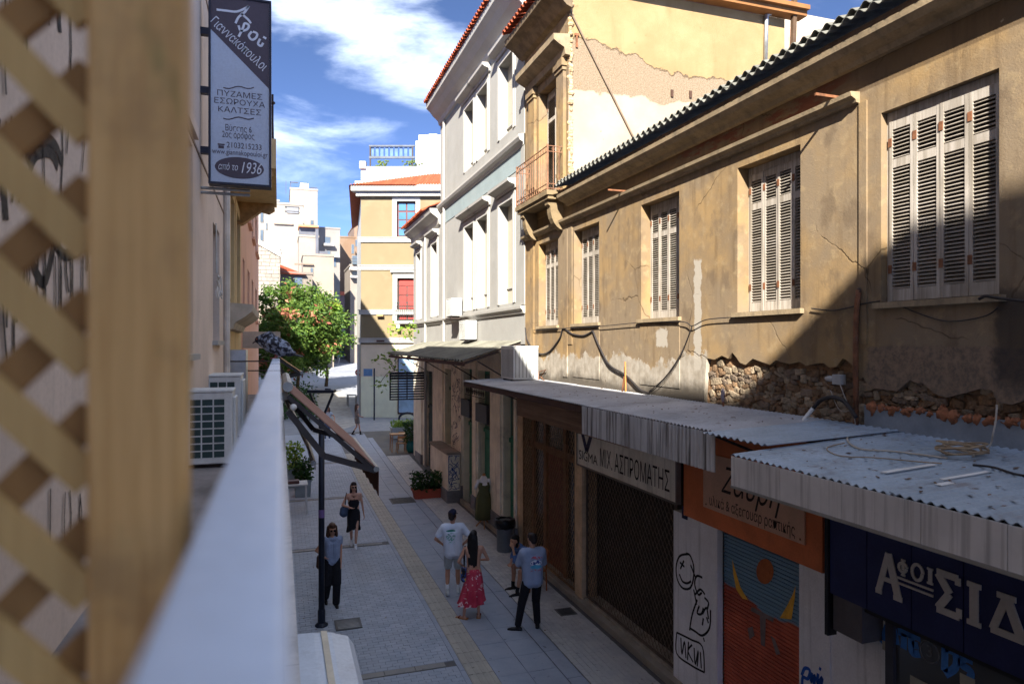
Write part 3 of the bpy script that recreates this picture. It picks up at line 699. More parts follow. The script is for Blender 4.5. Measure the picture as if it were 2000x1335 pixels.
# SIGMA sign
sg = thing('shop_sign', 'white shop sign with black hand lettering SIGMA above the dark grilled shop', 'sign', (5.7, 10.9, 2.9))
m_signw = M('sign_white', (226, 222, 212), .6, .12, 2, dirt=.4, dscale=1.5, streak=.35)
m_blk = M('letter_black', (30, 28, 32), .7, .1)
m = MB(); m.box(5.70, 5.76, 9.05, 12.68, 2.9, 3.9); m.build('board', m_signw, sg)
m = MB()
for q in ((9.02, 12.71, 2.87, 2.899), (9.02, 12.71, 3.9005, 3.93), (9.02, 9.0495, 2.9, 3.9), (12.6805, 12.71, 2.9, 3.9)): m.box(5.685, 5.77, *q)
m.build('frame', M('sign_frame', (110, 104, 98), .5), sg)
UL, WZ = (0, -1, 0), (0, 0, 1)
def syz(px, py, X): q = onX(px, py, X); return (X, q.y, q.z)
def fitted(txt, pxa, pxb, py, X, size, mat_, parent, lift=.004, **k):
    a, b = onX(pxa, py, X), onX(pxb, py, X); c = (a + b) / 2
    zc = k.pop('z', c.z)
    return lettering(txt, size, (X, c.y, zc), UL, WZ, mat_, parent, lift, wfit=abs(a.y - b.y), **k)
fitted('SIGMA', 1131, 1167, 898, 5.70, .26, m_blk, sg, z=3.09)
fitted('ΜΙΧ. ΑΣΠΡΟΜΑΤΗΣ', 1172, 1308, 915, 5.70, .46, m_blk, sg, z=3.16)
m_navy = M('navy_paint', (34, 38, 74), .6, .12)
c_ = onX(1146, 872, 5.70); m = MB(); O = (5.696, c_.y, 3.45)
for s_ in (1, -1): m.ribbon([(s_ * .30, .26), (0, -.24)], .13, O, UL, WZ, (-1, 0, 0))
m.ribbon([(-.30, .26), (.30, .26)], .11, O, UL, WZ, (-1, 0, 0), .0006); m.build('diamond_logo', m_navy, sg)
# orange shop
osg = thing('orange_sign', 'orange shop fascia with brown plaque of script lettering', 'sign', (5.78, 7.6, 2.7))
m = MB(); m.box(5.80, FX + .06, 6.2, 9.0, 2.72, 4.15); m.build('fascia', M('orange_paint', (222, 126, 80), .75, .12, 2, dirt=.3), osg)
ya, yb = yx(1572, 5.78), yx(1374, 5.78)
m = MB(); m.box(5.775, 5.7995, ya, yb, 2.97, 3.75); m.build('plaque', M('plaque_tan', (222, 178, 152), .7, .1, 2, dirt=.25), osg)
m_dbr = M('letter_brown', (52, 36, 34), .7, .1)
lettering('υλικά & αξεσουάρ ραπτικής', .2, (5.775, (ya + yb) / 2, 3.09), UL, WZ, m_dbr, osg, .003, wfit=1.7)
lettering('Ζαυρη', .5, (5.775, (ya + yb) / 2, 3.42), UL, WZ, m_dbr, osg, .003, wfit=1.2, shear=.4)
for yy_ in (ya + .07, yb - .07):
    m = MB(); m.lathe((5.7745, yy_, 3.02), [(.014, 0), (.01, .006)], 8, (-1, 0, 0)); m.build('screw', m_iron, osg)
wp = thing('white_pillar', 'white painted shop pillar scrawled with black graffiti face and tags', 'pillar', (FX, 8.7, 0))
m_wpil = M('pillar_white', (236, 236, 240), .85, .06, 3, dirt=.25, dscale=1.5, streak=.3)
m = MB(); m.box(FX - .02, FX + .3, 8.2, 9.33, 0, 2.715); m.build('pillar_body', m_wpil, wp)
wp2 = thing('white_pillar', 'narrow white shop pillar with a blue tag right of the painted shutter', 'pillar', (FX, 6.3, 0))
m = MB(); m.box(FX - .02, FX + .3, 6.12, 6.6, 0, 2.715); m.box(FX - .005, FX + .3, 5.35, 6.115, 0, 2.6); m.build('pillar_body', m_wpil, wp2)
def strokes(parent, name, mat_, segs, w, X, nrm=(-1, 0, 0), lift=.002):
    """graffiti: polylines given as photo pixels on the plane x=X"""
    for s_ in segs:
        pts = [onX(px, py, X) for px, py in s_]; pts = bez(pts, 5) if len(pts) > 2 else pts
        m = MB(); m.ribbon([(p.y, p.z) for p in pts], w, (X, 0, 0), (0, 1, 0), (0, 0, 1), nrm, lift); m.build(name, mat_, parent)
GX = FX - .02
face_ = [[(1345, 1081), (1328, 1085), (1321, 1105), (1323, 1130), (1333, 1147), (1347, 1148), (1354, 1132), (1355, 1105), (1348, 1084), (1340, 1080)],
         [(1328, 1097), (1337, 1106)], [(1336, 1094), (1329, 1110)], [(1327, 1120), (1333, 1134), (1342, 1138), (1350, 1134)], [(1349, 1102), (1359, 1128)],
         [(1372, 1127), (1361, 1124), (1357, 1140), (1364, 1160), (1371, 1156)], [(1355, 1150), (1361, 1180)], [(1358, 1160), (1368, 1150), (1377, 1160)],
         [(1366, 1182), (1362, 1196), (1370, 1198), (1374, 1186)], [(1372, 1198), (1380, 1186), (1384, 1208)], [(1388, 1190), (1386, 1225), (1372, 1240), (1358, 1232), (1347, 1225)], [(1362, 1170), (1352, 1200), (1347, 1230)],
         [(1374, 1206), (1372, 1220)], [(1380, 1204), (1384, 1216)], [(1376, 1166), (1384, 1176), (1381, 1190)]]
strokes(wp, 'graffiti_stroke', m_blk, face_, .034, GX)
tag_ = [[(1322, 1234), (1322, 1275), (1350, 1298), (1376, 1312)], [(1322, 1234), (1350, 1248), (1372, 1262), (1376, 1312)], [(1330, 1244), (1332, 1276), (1337, 1252), (1340, 1284)], [(1345, 1252), (1343, 1288)], [(1352, 1258), (1344, 1270), (1354, 1292)], [(1356, 1264), (1358, 1296), (1364, 1270), (1362, 1300)], [(1368, 1272), (1370, 1304)], [(1374, 1244), (1376, 1252)]]
strokes(wp, 'graffiti_tag', m_blk, tag_, .03, GX)
m_blue = M('spray_blue', (38, 88, 180), .7, .15)
strokes(wp2, 'graffiti_tag', m_blue, [[(1566, 1318), (1572, 1304), (1582, 1308), (1578, 1324), (1568, 1322), (1567, 1345)], [(1586, 1312), (1584, 1330), (1592, 1318), (1590, 1336)], [(1598, 1314), (1597, 1334), (1606, 1322), (1604, 1336)], [(1600, 1303), (1604, 1307)]], .04, GX)
hp = onX(1338, 1001, GX); m = MB(); m.box(GX - .012, GX, hp.y - .07, hp.y + .07, hp.z - .09, hp.z + .09); pl = m.build('number_plate', m_navy, wp)
lettering('1', .13, (GX - .012, hp.y, hp.z), UL, WZ, m_signw, wp, .002)
# painted roller shutter
rs = thing('roller_shutter', 'roller shutter painted with a red bull head and orange horns on blue', 'shutter', (FX + .1, 7.35, 0))
def mural():
    b = NB('mural_paint'); x, y, z = b.xyz(); wob = b.m('MULTIPLY', b.m('SUBTRACT', b.noise(2, 3), .5), .25)
    mid = b.m('ABSOLUTE', b.m('SUBTRACT', y, 7.35))
    edge = b.m('ADD', z, b.m('ADD', b.m('MULTIPLY', mid, -.16), wob))
    cc = b.mix(b.ss(edge, 1.82, 1.85), b.mix(b.ss(b.noise(1.6, 4), .4, .6), s2l((204, 104, 80)), s2l((178, 88, 70))), s2l((118, 152, 178)))
    cc = b.mix(b.ss(b.m('ADD', z, b.m('MULTIPLY', wob, 2.0)), .42, .5, 1, 0), cc, s2l((196, 140, 50)))
    cc = b.mix(b.ss(b.noise(7, 5, .7), .6, .75, 0, .35), cc, (.03, .03, .03))
    return b.done(cc, .6, None)
SX = FX + .1
m = MB(); zz = 0.05
while zz < 2.72:
    m.prism([(SX + .03, zz), (SX - .008, zz + .006), (SX - .016, zz + .025), (SX - .008, zz + .044), (SX + .03, zz + .05)], 'y', 6.6, 8.2); zz += .052
o = m.build('slat_curtain', mural(), rs); o['kind'] = 'stuff'
for s_ in (6.585, 8.2):
    m = MB(); m.box(SX - .03, SX + .04, s_ - .0, s_ + .015, 0, 2.72); m.build('guide_rail', M('alu', (120, 124, 128), .4, metal=.6), rs)
def decal(parent, name, mat_, pix, X):
    m = MB(); m.face([onX(px, py, X) for px, py in pix]); m.build(name, mat_, parent)
m_horn = M('horn_orange', (240, 180, 70), .7, .2, 6)
DX = SX - .02
decal(rs, 'painted_horn', m_horn, [(1430, 1091), (1436, 1112), (1446, 1145), (1461, 1171), (1450, 1168), (1438, 1150), (1432, 1120)], DX)
decal(rs, 'painted_horn', m_horn, [(1554, 1143), (1552, 1170), (1546, 1209), (1523, 1206), (1537, 1182), (1548, 1160)], DX)
decal(rs, 'painted_sun', M('sun_ochre', (172, 96, 50), .7, .2, 6), [(1494 + 17 * math.cos(t), 1115 + 25 * math.sin(t)) for t in [i * math.pi / 8 for i in range(16)]], DX)
m_mgrey = M('mural_grey', (128, 112, 112), .7, .2, 6)
for pts in ([(1468, 1184), (1512, 1206), (1510, 1214), (1466, 1192)], [(1484, 1200), (1496, 1204), (1494, 1262), (1486, 1258)], [(1460, 1226), (1470, 1222), (1474, 1240), (1464, 1248)], [(1505, 1240), (1513, 1246), (1524, 1276), (1516, 1278)]): decal(rs, 'painted_feature', m_mgrey, pts, DX)
# navy fascia
NX = 5.55
nv = thing('navy_sign', 'dark navy panelled shop fascia with grey serif Greek capitals', 'sign', (NX, 4.6, 2.65))
m_nav = M('navy_panel', (40, 46, 92), .5, .15, 2, dirt=.2)
cuts = [5.83, yx(1693, NX), yx(1780, NX), yx(1882, NX), 3.0]
for a_, b_ in zip(cuts[:-1], cuts[1:]):
    m = MB(); m.box(NX, NX + .05, b_ + .006, a_ - .006, 2.66, 4.1); m.build('panel', m_nav, nv)
m = MB(); m.box(NX + .051, FX + .02, 3.0, 5.86, 2.6, 4.1); m.box(NX - .02, NX + .1, 5.835, 5.88, 2.2, 4.1); m.build('carcass', M('black_metal', (26, 26, 32), .5), nv)
m = MB(); m.box(NX + .02, FX, 5.42, 5.8, 2.28, 2.65); m.build('shutter_box', M('box_grey', (92, 88, 92), .6), nv)
m_lg = M('letter_grey', (200, 194, 188), .5, .1)
def serif(mb, segs, y, z, h, wd, X, t):
    """letter strokes in unit box -> thick bars; y is the left edge seen from the street"""
    for i_, (a, b, k) in enumerate(segs):
        X -= .0008
        A = Vector((X, y - a[0] * wd, z + a[1] * h)); B = Vector((X, y - b[0] * wd, z + b[1] * h)); d = (B - A).normalized(); nrm = Vector((0, -d.z, d.y)) * t * k / 2
        mb.obox((A + B) / 2 , Vector((.006, 0, 0)), (B - A) / 2, nrm)
LET = {'A': [((.1, 0), (.5, 1), 1), ((.5, 1), (.9, 0), 1.3), ((.25, .35), (.75, .35), .7), ((0, 0), (.24, 0), .8), ((.72, 0), (1.05, 0), .8)],
       'S': [((.05, 1), (.95, 1), 1), ((.1, .97), (.6, .52), 1.2), ((.6, .52), (.1, .03), 1.1), ((.05, 0), (1, 0), 1), ((.95, 1.02), (.95, .82), .8), ((1, -.02), (1, .22), .8)],
       'I': [((.5, 0), (.5, 1), 1.4), ((.1, 1), (.9, 1), .8), ((.1, 0), (.9, 0), .8)],
       'D': [((.05, 0), (.5, 1), 1), ((.5, 1), (.98, 0), 1.3), ((0, 0), (1.03, 0), 1), ((.2, 1), (.8, 1), .8)],
       'F': [((.5, 0), (.5, 1), 1.2), ((.3, 1), (.7, 1), .7), ((.3, 0), (.7, 0), .7)] + [((.5 + .42 * math.cos(t), .52 + .3 * math.sin(t)), (.5 + .42 * math.cos(t + .53), .52 + .3 * math.sin(t + .53)), 1) for t in [i * .5236 for i in range(12)]],
       'O': [((.5 + .45 * math.cos(t), .5 + .5 * math.sin(t)), (.5 + .45 * math.cos(t + .53), .5 + .5 * math.sin(t + .53)), 1.1) for t in [i * .5236 for i in range(12)]]}
for ch, pa, pb, pyt, pyb, t in (('A', 1713, 1762, 1080, 1160, .06), ('F', 1757, 1776, 1093, 1122, .026), ('O', 1783, 1806, 1101, 1132, .026), ('I', 1812, 1826, 1110, 1138, .026), ('S', 1830, 1876, 1122, 1195, .06), ('I', 1888, 1922, 1142, 1216, .055), ('D', 1938, 2000, 1165, 1238, .06)):
    c1, c2 = onX(pa, (pyt + pyb) / 2, NX), onX(pb, (pyt + pyb) / 2, NX); zt, zb = onX((pa + pb) / 2, pyt, NX).z, onX((pa + pb) / 2, pyb, NX).z
    m = MB(); serif(m, LET[ch], c1.y, zb, zt - zb, c1.y - c2.y, NX - .012, t); m.build('letter', m_lg, nv)
for dz in (0, .05):
    q1, q2 = onX(1754, 1124, NX), onX(1824, 1144, NX); m = MB(); m.box(NX - .014, NX - .002, q2.y, q1.y, q1.z - .02 - dz, q1.z - dz); m.build('underline', m_lg, nv)
sw = thing('shop_window', 'dim shop window with blue spray tags and pasted papers under the navy sign', 'window', (FX, 4.6, 0))
m = MB(); m.box(FX - .02, FX + .03, 3.0, 5.25, 0, 2.6); m.build('pane', glass('shop_glass', (.035, .036, .04), .2), sw)
m = MB(); m.box(FX - .06, FX + .03, 5.2505, 5.345, 0, 2.6); m.build('frame', M('alu_dark', (74, 74, 84), .5), sw)
WX = FX - .02
V3 = [[(1712, 1216), (1722, 1250), (1733, 1222)], [(1736, 1254), (1744, 1224), (1752, 1258)], [(1739, 1244), (1750, 1246)], [(1754, 1232), (1778, 1238)], [(1766, 1236), (1765, 1266)], [(1798, 1246), (1782, 1242), (1781, 1272), (1797, 1276)], [(1782, 1258), (1794, 1260)],
      [(1846, 1262), (1845, 1310)], [(1846, 1264), (1866, 1276), (1866, 1302), (1846, 1316)], [(1900, 1290), (1884, 1284), (1878, 1296), (1896, 1310), (1892, 1326), (1876, 1322)]]
strokes(sw, 'graffiti_stroke', M('spray_sky', (70, 128, 204), .7, .15), V3, .07, WX)
cc_ = onX(1816, 1272, WX); m = MB(); m.tube([(WX - .003, cc_.y + .1 * math.cos(t), cc_.z + .1 * math.sin(t)) for t in [i * math.pi / 10 for i in range(21)]], .008, 4); m.build('ring', M('spray_grey', (120, 120, 124)), sw)
lettering('3', .16, (WX - .003, cc_.y, cc_.z), UL, WZ, M('spray_grey', (120, 120, 124)), sw, .003)
for px_, py_, w_, h_ in ((1737, 1264, .16, .09), (1796, 1336, .2, .1), (1890, 1330, .14, .1)):
    q = onX(px_, py_, WX); m = MB(); m.box(WX - .006, WX - .001, q.y - w_ / 2, q.y + w_ / 2, q.z - h_ / 2, q.z + h_ / 2); m.build('paper_notice', M('paper', (176, 172, 158)), sw)

# ================================================================== CANOPIES
m_dust = M('dusty_sheet', (172, 172, 174), .8, .16, 1.5, 30, .3, .006, dirt=.45, dscale=1.6, dirtc=(.12, .10, .08), metal=.1)
m_zinc = M('zinc_sheet', (164, 178, 192), .5, .15, 1.5, 30, .25, .004, dirt=.55, dscale=2.4, dirtc=(.17, .11, .07), metal=.3)
def dripmat(name, c, k=.85):
    b = NB(name); st_ = b.noise(1, 6, .65, vec=b.scaled((4, 16, .45))); n = b.noise(2, 5)
    x, y, z = b.xyz()
    cc = b.mix(b.ss(n, .3, .7), s2l(c), mul(s2l(c), .8)); cc = b.mix(b.ss(st_, .46, .66, 0, k), cc, s2l((64, 54, 46)))
    return b.done(cc, .6, b.noise(30, 4), .2, .004, .2)
cn1 = thing('corrugated_canopy', 'long dusty grey corrugated canopy over the brown and dark grilled shops', 'canopy', (4.35, 11, 4.4))
C1X, C1Z = 4.35, 4.38
corrugated('roof_sheet', C1X, C1Z, FX - .001, 4.45, 6.15, 9.55, .076, .011, m_dust, cn1)
corrugated('roof_sheet', C1X, C1Z + .006, FX - .001, 4.455, 9.5, 13.1, .076, .011, m_dust, cn1)
corrugated('roof_sheet', C1X, C1Z + .01, FX - .001, 4.462, 13.05, 16.6, .076, .011, m_dust, cn1)
m = MB(); n = 360
for i in range(n):
    ya_, yb_ = 6.15 + 3.34 * i / n, 6.15 + 3.34 * (i + 1) / n; f = lambda k: C1X - .006 + .011 * math.sin(2 * math.pi * k / 8)
    m.face([(f(i), ya_, 3.95), (f(i + 1), yb_, 3.95), (f(i + 1), yb_, C1Z - .016), (f(i), ya_, C1Z - .016)])
o = m.build('drop_fascia', dripmat('fascia_drip', (206, 206, 206), .8), cn1); sd = o.modifiers.new('s', 'SOLIDIFY'); sd.thickness = .003
m = MB(); m.box(C1X + .01, C1X + .07, 9.5, 16.6, C1Z - .12, C1Z - .02); m.build('edge_beam', M('dark_beam', (72, 50, 42), .8), cn1)
for yb_ in (7.0, 9.6, 12.9, 16.5):
    m = MB(); m.bar((C1X + .08, yb_, C1Z - .05), (FX, yb_, 4.39), .04, .06); m.bar((C1X + .3, yb_, C1Z - .06), (FX, yb_, 3.85), .03, .03); m.build('iron_strut', M('dark_iron', (58, 48, 44), .7), cn1)
for k in range(9):
    y0_ = 15.0 + k * .18; m = MB()
    m.tube([(C1X + .05, y0_ + .07 * math.cos(t) * (1 - t / 14), C1Z - .22 + .085 * math.sin(t) * (1 - t / 14)) for t in [i * .5 for i in range(22)]], .007, 4); m.build('iron_scroll', M('dark_iron', (58, 48, 44)), cn1)
m = MB(); m.bar((C1X + .05, 14.9, C1Z - .32), (C1X + .05, 16.6, C1Z - .32), .015, .015); m.build('scroll_rail', M('dark_iron', (58, 48, 44)), cn1)
cn2 = thing('corrugated_canopy', 'blue grey zinc corrugated canopy with cables lying on it over the orange shop', 'canopy', (3.88, 4, 4.3))
C2X, C2Z = 3.88, 4.30
def cz(x): return C2Z + .065 * (x - C2X)
for k, (a_, b_) in enumerate(((.6, 2.05), (2.0, 3.55), (3.5, 4.4), (4.36, 5.26))):
    corrugated('roof_sheet', C2X, C2Z + .004 * (k % 2), FX - .03, cz(FX - .03) + .004 * (k % 2), a_, b_, .076, .010, m_zinc, cn2)
corrugated('roof_sheet', C1X - .12, C2Z + .075, FX - .01, cz(FX) + .02, 5.2, 6.2, .1, .012, m_zinc, cn2)
m_fas = dripmat('fascia_flat', (214, 210, 206), .35)
for a_, b_ in ((.6, 1.9), (1.905, 2.75), (2.755, 3.3), (3.305, 3.95), (3.955, 4.6), (4.605, 5.24)):
    m = MB(); m.box(C2X - .008, C2X + .004, a_, b_, 4.03, C2Z - .012); m.build('fascia_panel', m_fas, cn2)
m = MB(); m.box(C2X - .014, C2X + .03, .6, 5.24, 4.005, 4.029); m.build('bottom_trim', M('alu_trim', (150, 146, 140), .5, metal=.4), cn2)
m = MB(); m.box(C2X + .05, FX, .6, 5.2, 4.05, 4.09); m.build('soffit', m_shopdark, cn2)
m = MB(); m.box(5.805, 5.82, 2.0, 5.62, 4.40, 4.66); m.build('upstand_flashing', M('flashing', (130, 140, 150), .5, metal=.4, dirt=.3), cn2)
m_foam = M('pu_foam', (142, 92, 64), .9, .3, 20, 60, .6, .01, dirt=.4, dscale=8)
rng = random.Random(11); y = 2.9
while y < 5.62:
    m = MB(); r_ = rng.uniform(.015, .055); m.ball((5.815, y, 4.665 - r_ * rng.uniform(0, .9)), .035, r_ * 1.3, r_ * rng.uniform(.8, 1.6), 8, 6); m.v = [(v[0] + rng.uniform(-.3, .3) * r_, v[1] + rng.uniform(-.35, .35) * r_, v[2] + rng.uniform(-.4, .3) * r_) for v in m.v]; m.build('foam_blob', m_foam, cn2, smooth=True); y += r_ * rng.uniform(1.2, 2.6)
# cement patches and litter on the zinc
for px_, py_, w_, l_, rz_ in ((1775, 903, .5, .05, 0), (1885, 918, .45, .04, .2), (1790, 850, .12, .3, .1), (1845, 928, .12, .05, 0)):
    q = onZ(px_, py_, 4.4); m = MB(); m.obox((q.x, q.y, cz(q.x) + .014), Vector((w_ / 2, 0, .065 * w_ / 2)), Vector((0, l_ / 2, 0)), Vector((0, 0, .003))); m.build('mastic_strip', M('mastic', (206, 206, 204), .8), cn2)
# cables, pipes and boxes (things of their own)
m_cab = M('cable_black', (46, 42, 42), .7, .2, 9); m_cabg = M('cable_grey', (168, 160, 148), .7, .2, 9)
def cable(label, pts, r, mat_, n=10, name='cable'):
    m = MB(); m.tube(bez(pts, n), r, 6); o = m.build(name, mat_, smooth=True); return tag(o, label, 'cable')
def cable_px(label, pix, X, r, mat_, name='cable'): return cable(label, [onX(px, py, X) for px, py in pix], r, mat_, 8, name)
cq = onZ(1880, 893, cz(5.2)); m = MB(); pts = []
for i in range(150):
    t = i * .24; rr = .17 + .035 * math.sin(i * .37) + .02 * math.sin(i * 1.1); pts.append((cq.x + rr * 1.0 * math.cos(t), cq.y + rr * .8 * math.sin(t), cz(cq.x) + .03 + .0006 * i + .012 * math.sin(t * 1.7)))
m.tube(pts, .008, 5); tag(m.build('cable_coil', M('cable_tan', (150, 130, 104), .7), smooth=True), 'coiled tan cable lying on the zinc canopy', 'cable')
def on_cn2(pix, h=.02): return [Vector((q.x, q.y, cz(q.x) + h)) for q in [onZ(px, py, 4.4) for px, py in pix]]
cable('white cable trailing from the rusty pipe to the coil', on_cn2([(1668, 842), (1655, 858), (1680, 872), (1740, 878), (1800, 886), (1850, 893)]), .009, m_cabg)
cable('thin brown cable looping on the zinc canopy', on_cn2([(1650, 862), (1615, 868), (1640, 880), (1710, 886), (1790, 895), (1840, 900)]), .005, M('cable_tan', (150, 130, 104)))
cable('black cable running right from the coil across the canopy', on_cn2([(1900, 905), (1940, 910), (1985, 922), (2040, 930)]), .009, m_cab)
cable('grey cable hanging from the foam to the coil', [onX(1947, 790, 5.79), onX(1945, 820, 5.77), onX(1940, 845, 5.72)] + on_cn2([(1932, 880), (1900, 893)]), .008, m_cabg)
PXR = FX - .05
vp = thing('rusty_pipe', 'rusty vertical conduit with dented top beside the big shutter window', 'pipe', onX(1672, 845, PXR))
m = MB(); m.tube([onX(1672, 850, PXR), onX(1671, 700, PXR), onX(1672, 620, PXR), onX(1674, 590, PXR), onX(1677, 566, PXR)], .028, 8); m.build('tube', m_iron, vp, smooth=True)
m = MB(); q = onX(1677, 568, PXR); m.ball(q, .02, .03, .035, 8, 5); m.build('cap', M('dark_iron', (58, 48, 44)), vp)
cable_px('black conduit bending from wall box down onto the canopy', [(1672, 815), (1650, 785), (1625, 775), (1602, 782), (1588, 797)], FX - .12, .022, m_cab, 'conduit')
cable('white taped conduit end entering the zinc canopy', [onX(1588, 797, FX - .12), onX(1572, 817, FX - .2), onX(1560, 836, FX - .28)], .024, M('tape_white', (206, 206, 202)), 4, 'conduit')
jb = onX(1640, 740, FX - .05); m = MB(); m.box(jb.x - .05, jb.x + .03, jb.y - .06, jb.y + .06, jb.z - .06, jb.z + .05); m.lathe((jb.x - .02, jb.y + .06, jb.z), [(.03, 0), (.035, .06), (.02, .12)], 8, (0, 1, 0)); tag(m.build('junction_box', M('box_pale', (160, 160, 158), .6), bevel=.006), 'grey junction box on the rubble above the canopy', 'junction box')
for lab, pix in (('thin white wire dropping from the junction box', [(1640, 748), (1650, 775), (1668, 815), (1672, 845)]), ('pale wire arching under the junction box', [(1622, 762), (1640, 800), (1668, 800)])): cable_px(lab, pix, FX - .09, .005, m_cabg)
WX_ = FX - .03
cable_px('black cable swagged along the ochre wall from the white house', [(1026, 640), (1030, 665), (1048, 688), (1070, 688), (1092, 662), (1100, 642), (1118, 652), (1140, 655), (1158, 646)], WX_, .018, m_cab)
cable_px('thick black cable falling from the shutter sill to the canopy bracket', [(1158, 646), (1172, 680), (1190, 712), (1215, 728), (1228, 738), (1250, 760), (1268, 768)], WX_ - .01, .018, m_cab)
cable_px('thin wire looping up from the bracket to the sill line', [(1268, 764), (1300, 735), (1330, 690), (1352, 636)], WX_, .008, m_cab)
cable_px('second thin wire looping up to the sill line', [(1264, 768), (1296, 745), (1326, 700), (1350, 640)], WX_ - .012, .006, m_cab)
cable_px('thin wire strung along the shutter sills', [(1040, 645), (1100, 641), (1170, 637), (1248, 630), (1330, 628), (1352, 636), (1380, 624), (1436, 619)], WX_ - .02, .008, m_cab)
cable_px('twin wires stapled between shutter window and rusty pipe', [(1585, 602), (1625, 606), (1660, 600), (1690, 592), (1718, 588)], WX_, .008, m_cab)
cable_px('slack grey wire hanging under the big shutter window', [(1745, 590), (1790, 610), (1850, 627), (1920, 618), (1950, 600)], WX_, .006, m_cab)
cable_px('thick black cable crossing below the big window corner', [(1912, 584), (1925, 578), (1950, 582), (2030, 592)], WX_ - .08, .014, m_cab)
bp = thing('canopy_bracket', 'rusty angle iron standing on the dusty canopy under the wall cable', 'bracket', onX(1221, 772, FX - .06))
m = MB(); m.bar(onX(1222, 775, FX - .06), onX(1221, 706, FX - .06), .02, .02); m.build('upright', M('rust_orange', (190, 130, 70), .8), bp)
m = MB(); m.bar(onX(1214, 775, FX - .08), onX(1219, 735, FX - .06), .02, .02); m.build('brace', m_iron, bp)
b2 = thing('canopy_bracket', 'bent iron bracket on the canopy right of the air conditioner', 'bracket', onX(1052, 746, FX - .05))
m = MB(); m.tube([onX(1052, 748, FX - .05), onX(1052, 726, FX - .05), onX(1066, 722, FX - .05), onX(1056, 735, FX - .05), onX(1066, 746, FX - .05)], .014, 5); m.build('frame', m_iron, b2)
pg2 = thing('stray_ornament', 'small pointed iron finial standing on the canopy by the rubble', 'finial', onX(1412, 790, FX - .1))
m = MB(); q = onX(1412, 772, FX - .1); m.ball(q, .03, .03, .1, 8, 6); m.build('finial', M('finial_grey', (150, 136, 140), .6), pg2, smooth=True)
m = MB(); m.bar(onX(1413, 794, FX - .1), q, .02, .02); m.bar(onX(1404, 780, FX - .1), onX(1425, 768, FX - .1), .014, .014); m.build('stem', m_iron, pg2)

# dead leaves and grit blown onto the canopies
rng = random.Random(44); m = MB()
for k in range(260):
    x_, y_ = rng.uniform(4.0, 5.75), rng.uniform(2.2, 5.2); z_ = cz(x_) + .014; a_ = rng.uniform(0, 6.28); l_ = rng.uniform(.01, .035); u_ = Vector((math.cos(a_), math.sin(a_), .1)) * l_; v_ = Vector((-math.sin(a_), math.cos(a_), .1)) * l_ * .4
    c_ = Vector((x_, y_, z_)); m.face([c_ - u_, c_ + v_, c_ + u_, c_ - v_])
for k in range(260):
    x_, y_ = rng.uniform(4.5, 5.8), rng.uniform(6.3, 14); z_ = C1Z + .07 * (x_ - C1X) / 1.5 + .018; a_ = rng.uniform(0, 6.28); l_ = rng.uniform(.01, .04); u_ = Vector((math.cos(a_), math.sin(a_), .1)) * l_; v_ = Vector((-math.sin(a_), math.cos(a_), .1)) * l_ * .4
    c_ = Vector((x_, y_, z_)); m.face([c_ - u_, c_ + v_, c_ + u_, c_ - v_])
tag(m.build('leaf_litter', M('dead_leaf', (112, 84, 58), .9, .3, 20, isl=.5)), 'dead leaves and grit scattered on the canopies', 'litter', kind='stuff')
# ================================================================== RIGHT: WHITE NEOCLASSICAL HOUSE
m_wgrey = M('pale_grey_render', (206, 205, 200), .9, .07, 1.2, 50, .25, .004, dirt=.22, dscale=.9, streak=.22, dirtc=(.28, .26, .23))
m_cream = M('cream_panel', (232, 224, 204), .9, .05, 1.2, 40, .2, .003, dirt=.15, dirtc=(.4, .36, .3))
m_white = M('white_trim', (232, 230, 224), .85, .05, 2, dirt=.25, dirtc=(.3, .28, .25), streak=.2)
m_pblue = M('pale_blue_band', (186, 204, 208), .9, .06, 2, dirt=.2, dirtc=(.3, .3, .3))
def white_house(name, label, y0, y1, ztop, niches, loc):
    t = thing(name, label, 'house', loc)
    ops_ = [(a, b, zb, zt, .3) for a, b, zb, zt in niches]
    w = MB(); wall_grid(w, FX, y0, y1, 5.3, ztop, ops_, .3, 1); w.build('wall', m_wgrey, t)
    c = MB(); c.box(FX + .36, FX + 7, y0 + .01, y1 - .01, 0, ztop - .01); c.build('core', m_wgrey, t)
    for a, b, zb, zt in niches:
        zl = zb + (zt - zb) * .17
        m = MB(); m.box(FX + .24, FX + .31, a + .002, b - .002, zb + .002, zt - .002); m.build('blind_panel', m_cream, t)
        m = MB(); m.box(FX + .2, FX + .24, a + .002, b - .002, zl - .03, zl + .02); m.build('niche_ledge', m_white, t)
        m = MB()
        for k, (o, pr) in enumerate(((.09, .035), (.19, .02))):
            i_ = .0 if k == 0 else .095
            m.box(FX - pr, FX + .004, a - o, a - i_, zb, zt + o); m.box(FX - pr, FX + .004, b + i_, b + o, zb, zt + o); m.box(FX - pr, FX + .004, a - i_, b + i_, zt + i_, zt + o)
        m.build('niche_frame', m_white, t)
        moulding('niche_hood', a - .3, b + .3, [(-.005, zt + .22), (.05, zt + .23), (.07, zt + .3), (.2, zt + .34), (.26, zt + .38), (.27, zt + .45), (-.005, zt + .47)], m_white, t)
    return t
n1 = (17.12, 18.3); n2 = (19.5, 20.62); n3 = (20.95, 22.2)
wh = white_house('white_house', 'tall pale grey neoclassical house with blind cream window niches and tiled eave', 16.2, 25.6, 13.95,
    [(17.12, 18.3, 6.4, 9.15), (19.45, 20.55, 6.4, 9.15), (21.0, 22.1, 6.4, 9.15), (17.12, 18.3, 11.0, 13.05), (19.45, 20.55, 11.0, 13.05), (21.0, 22.1, 11.0, 13.05)], (FX, 20.9, 0))
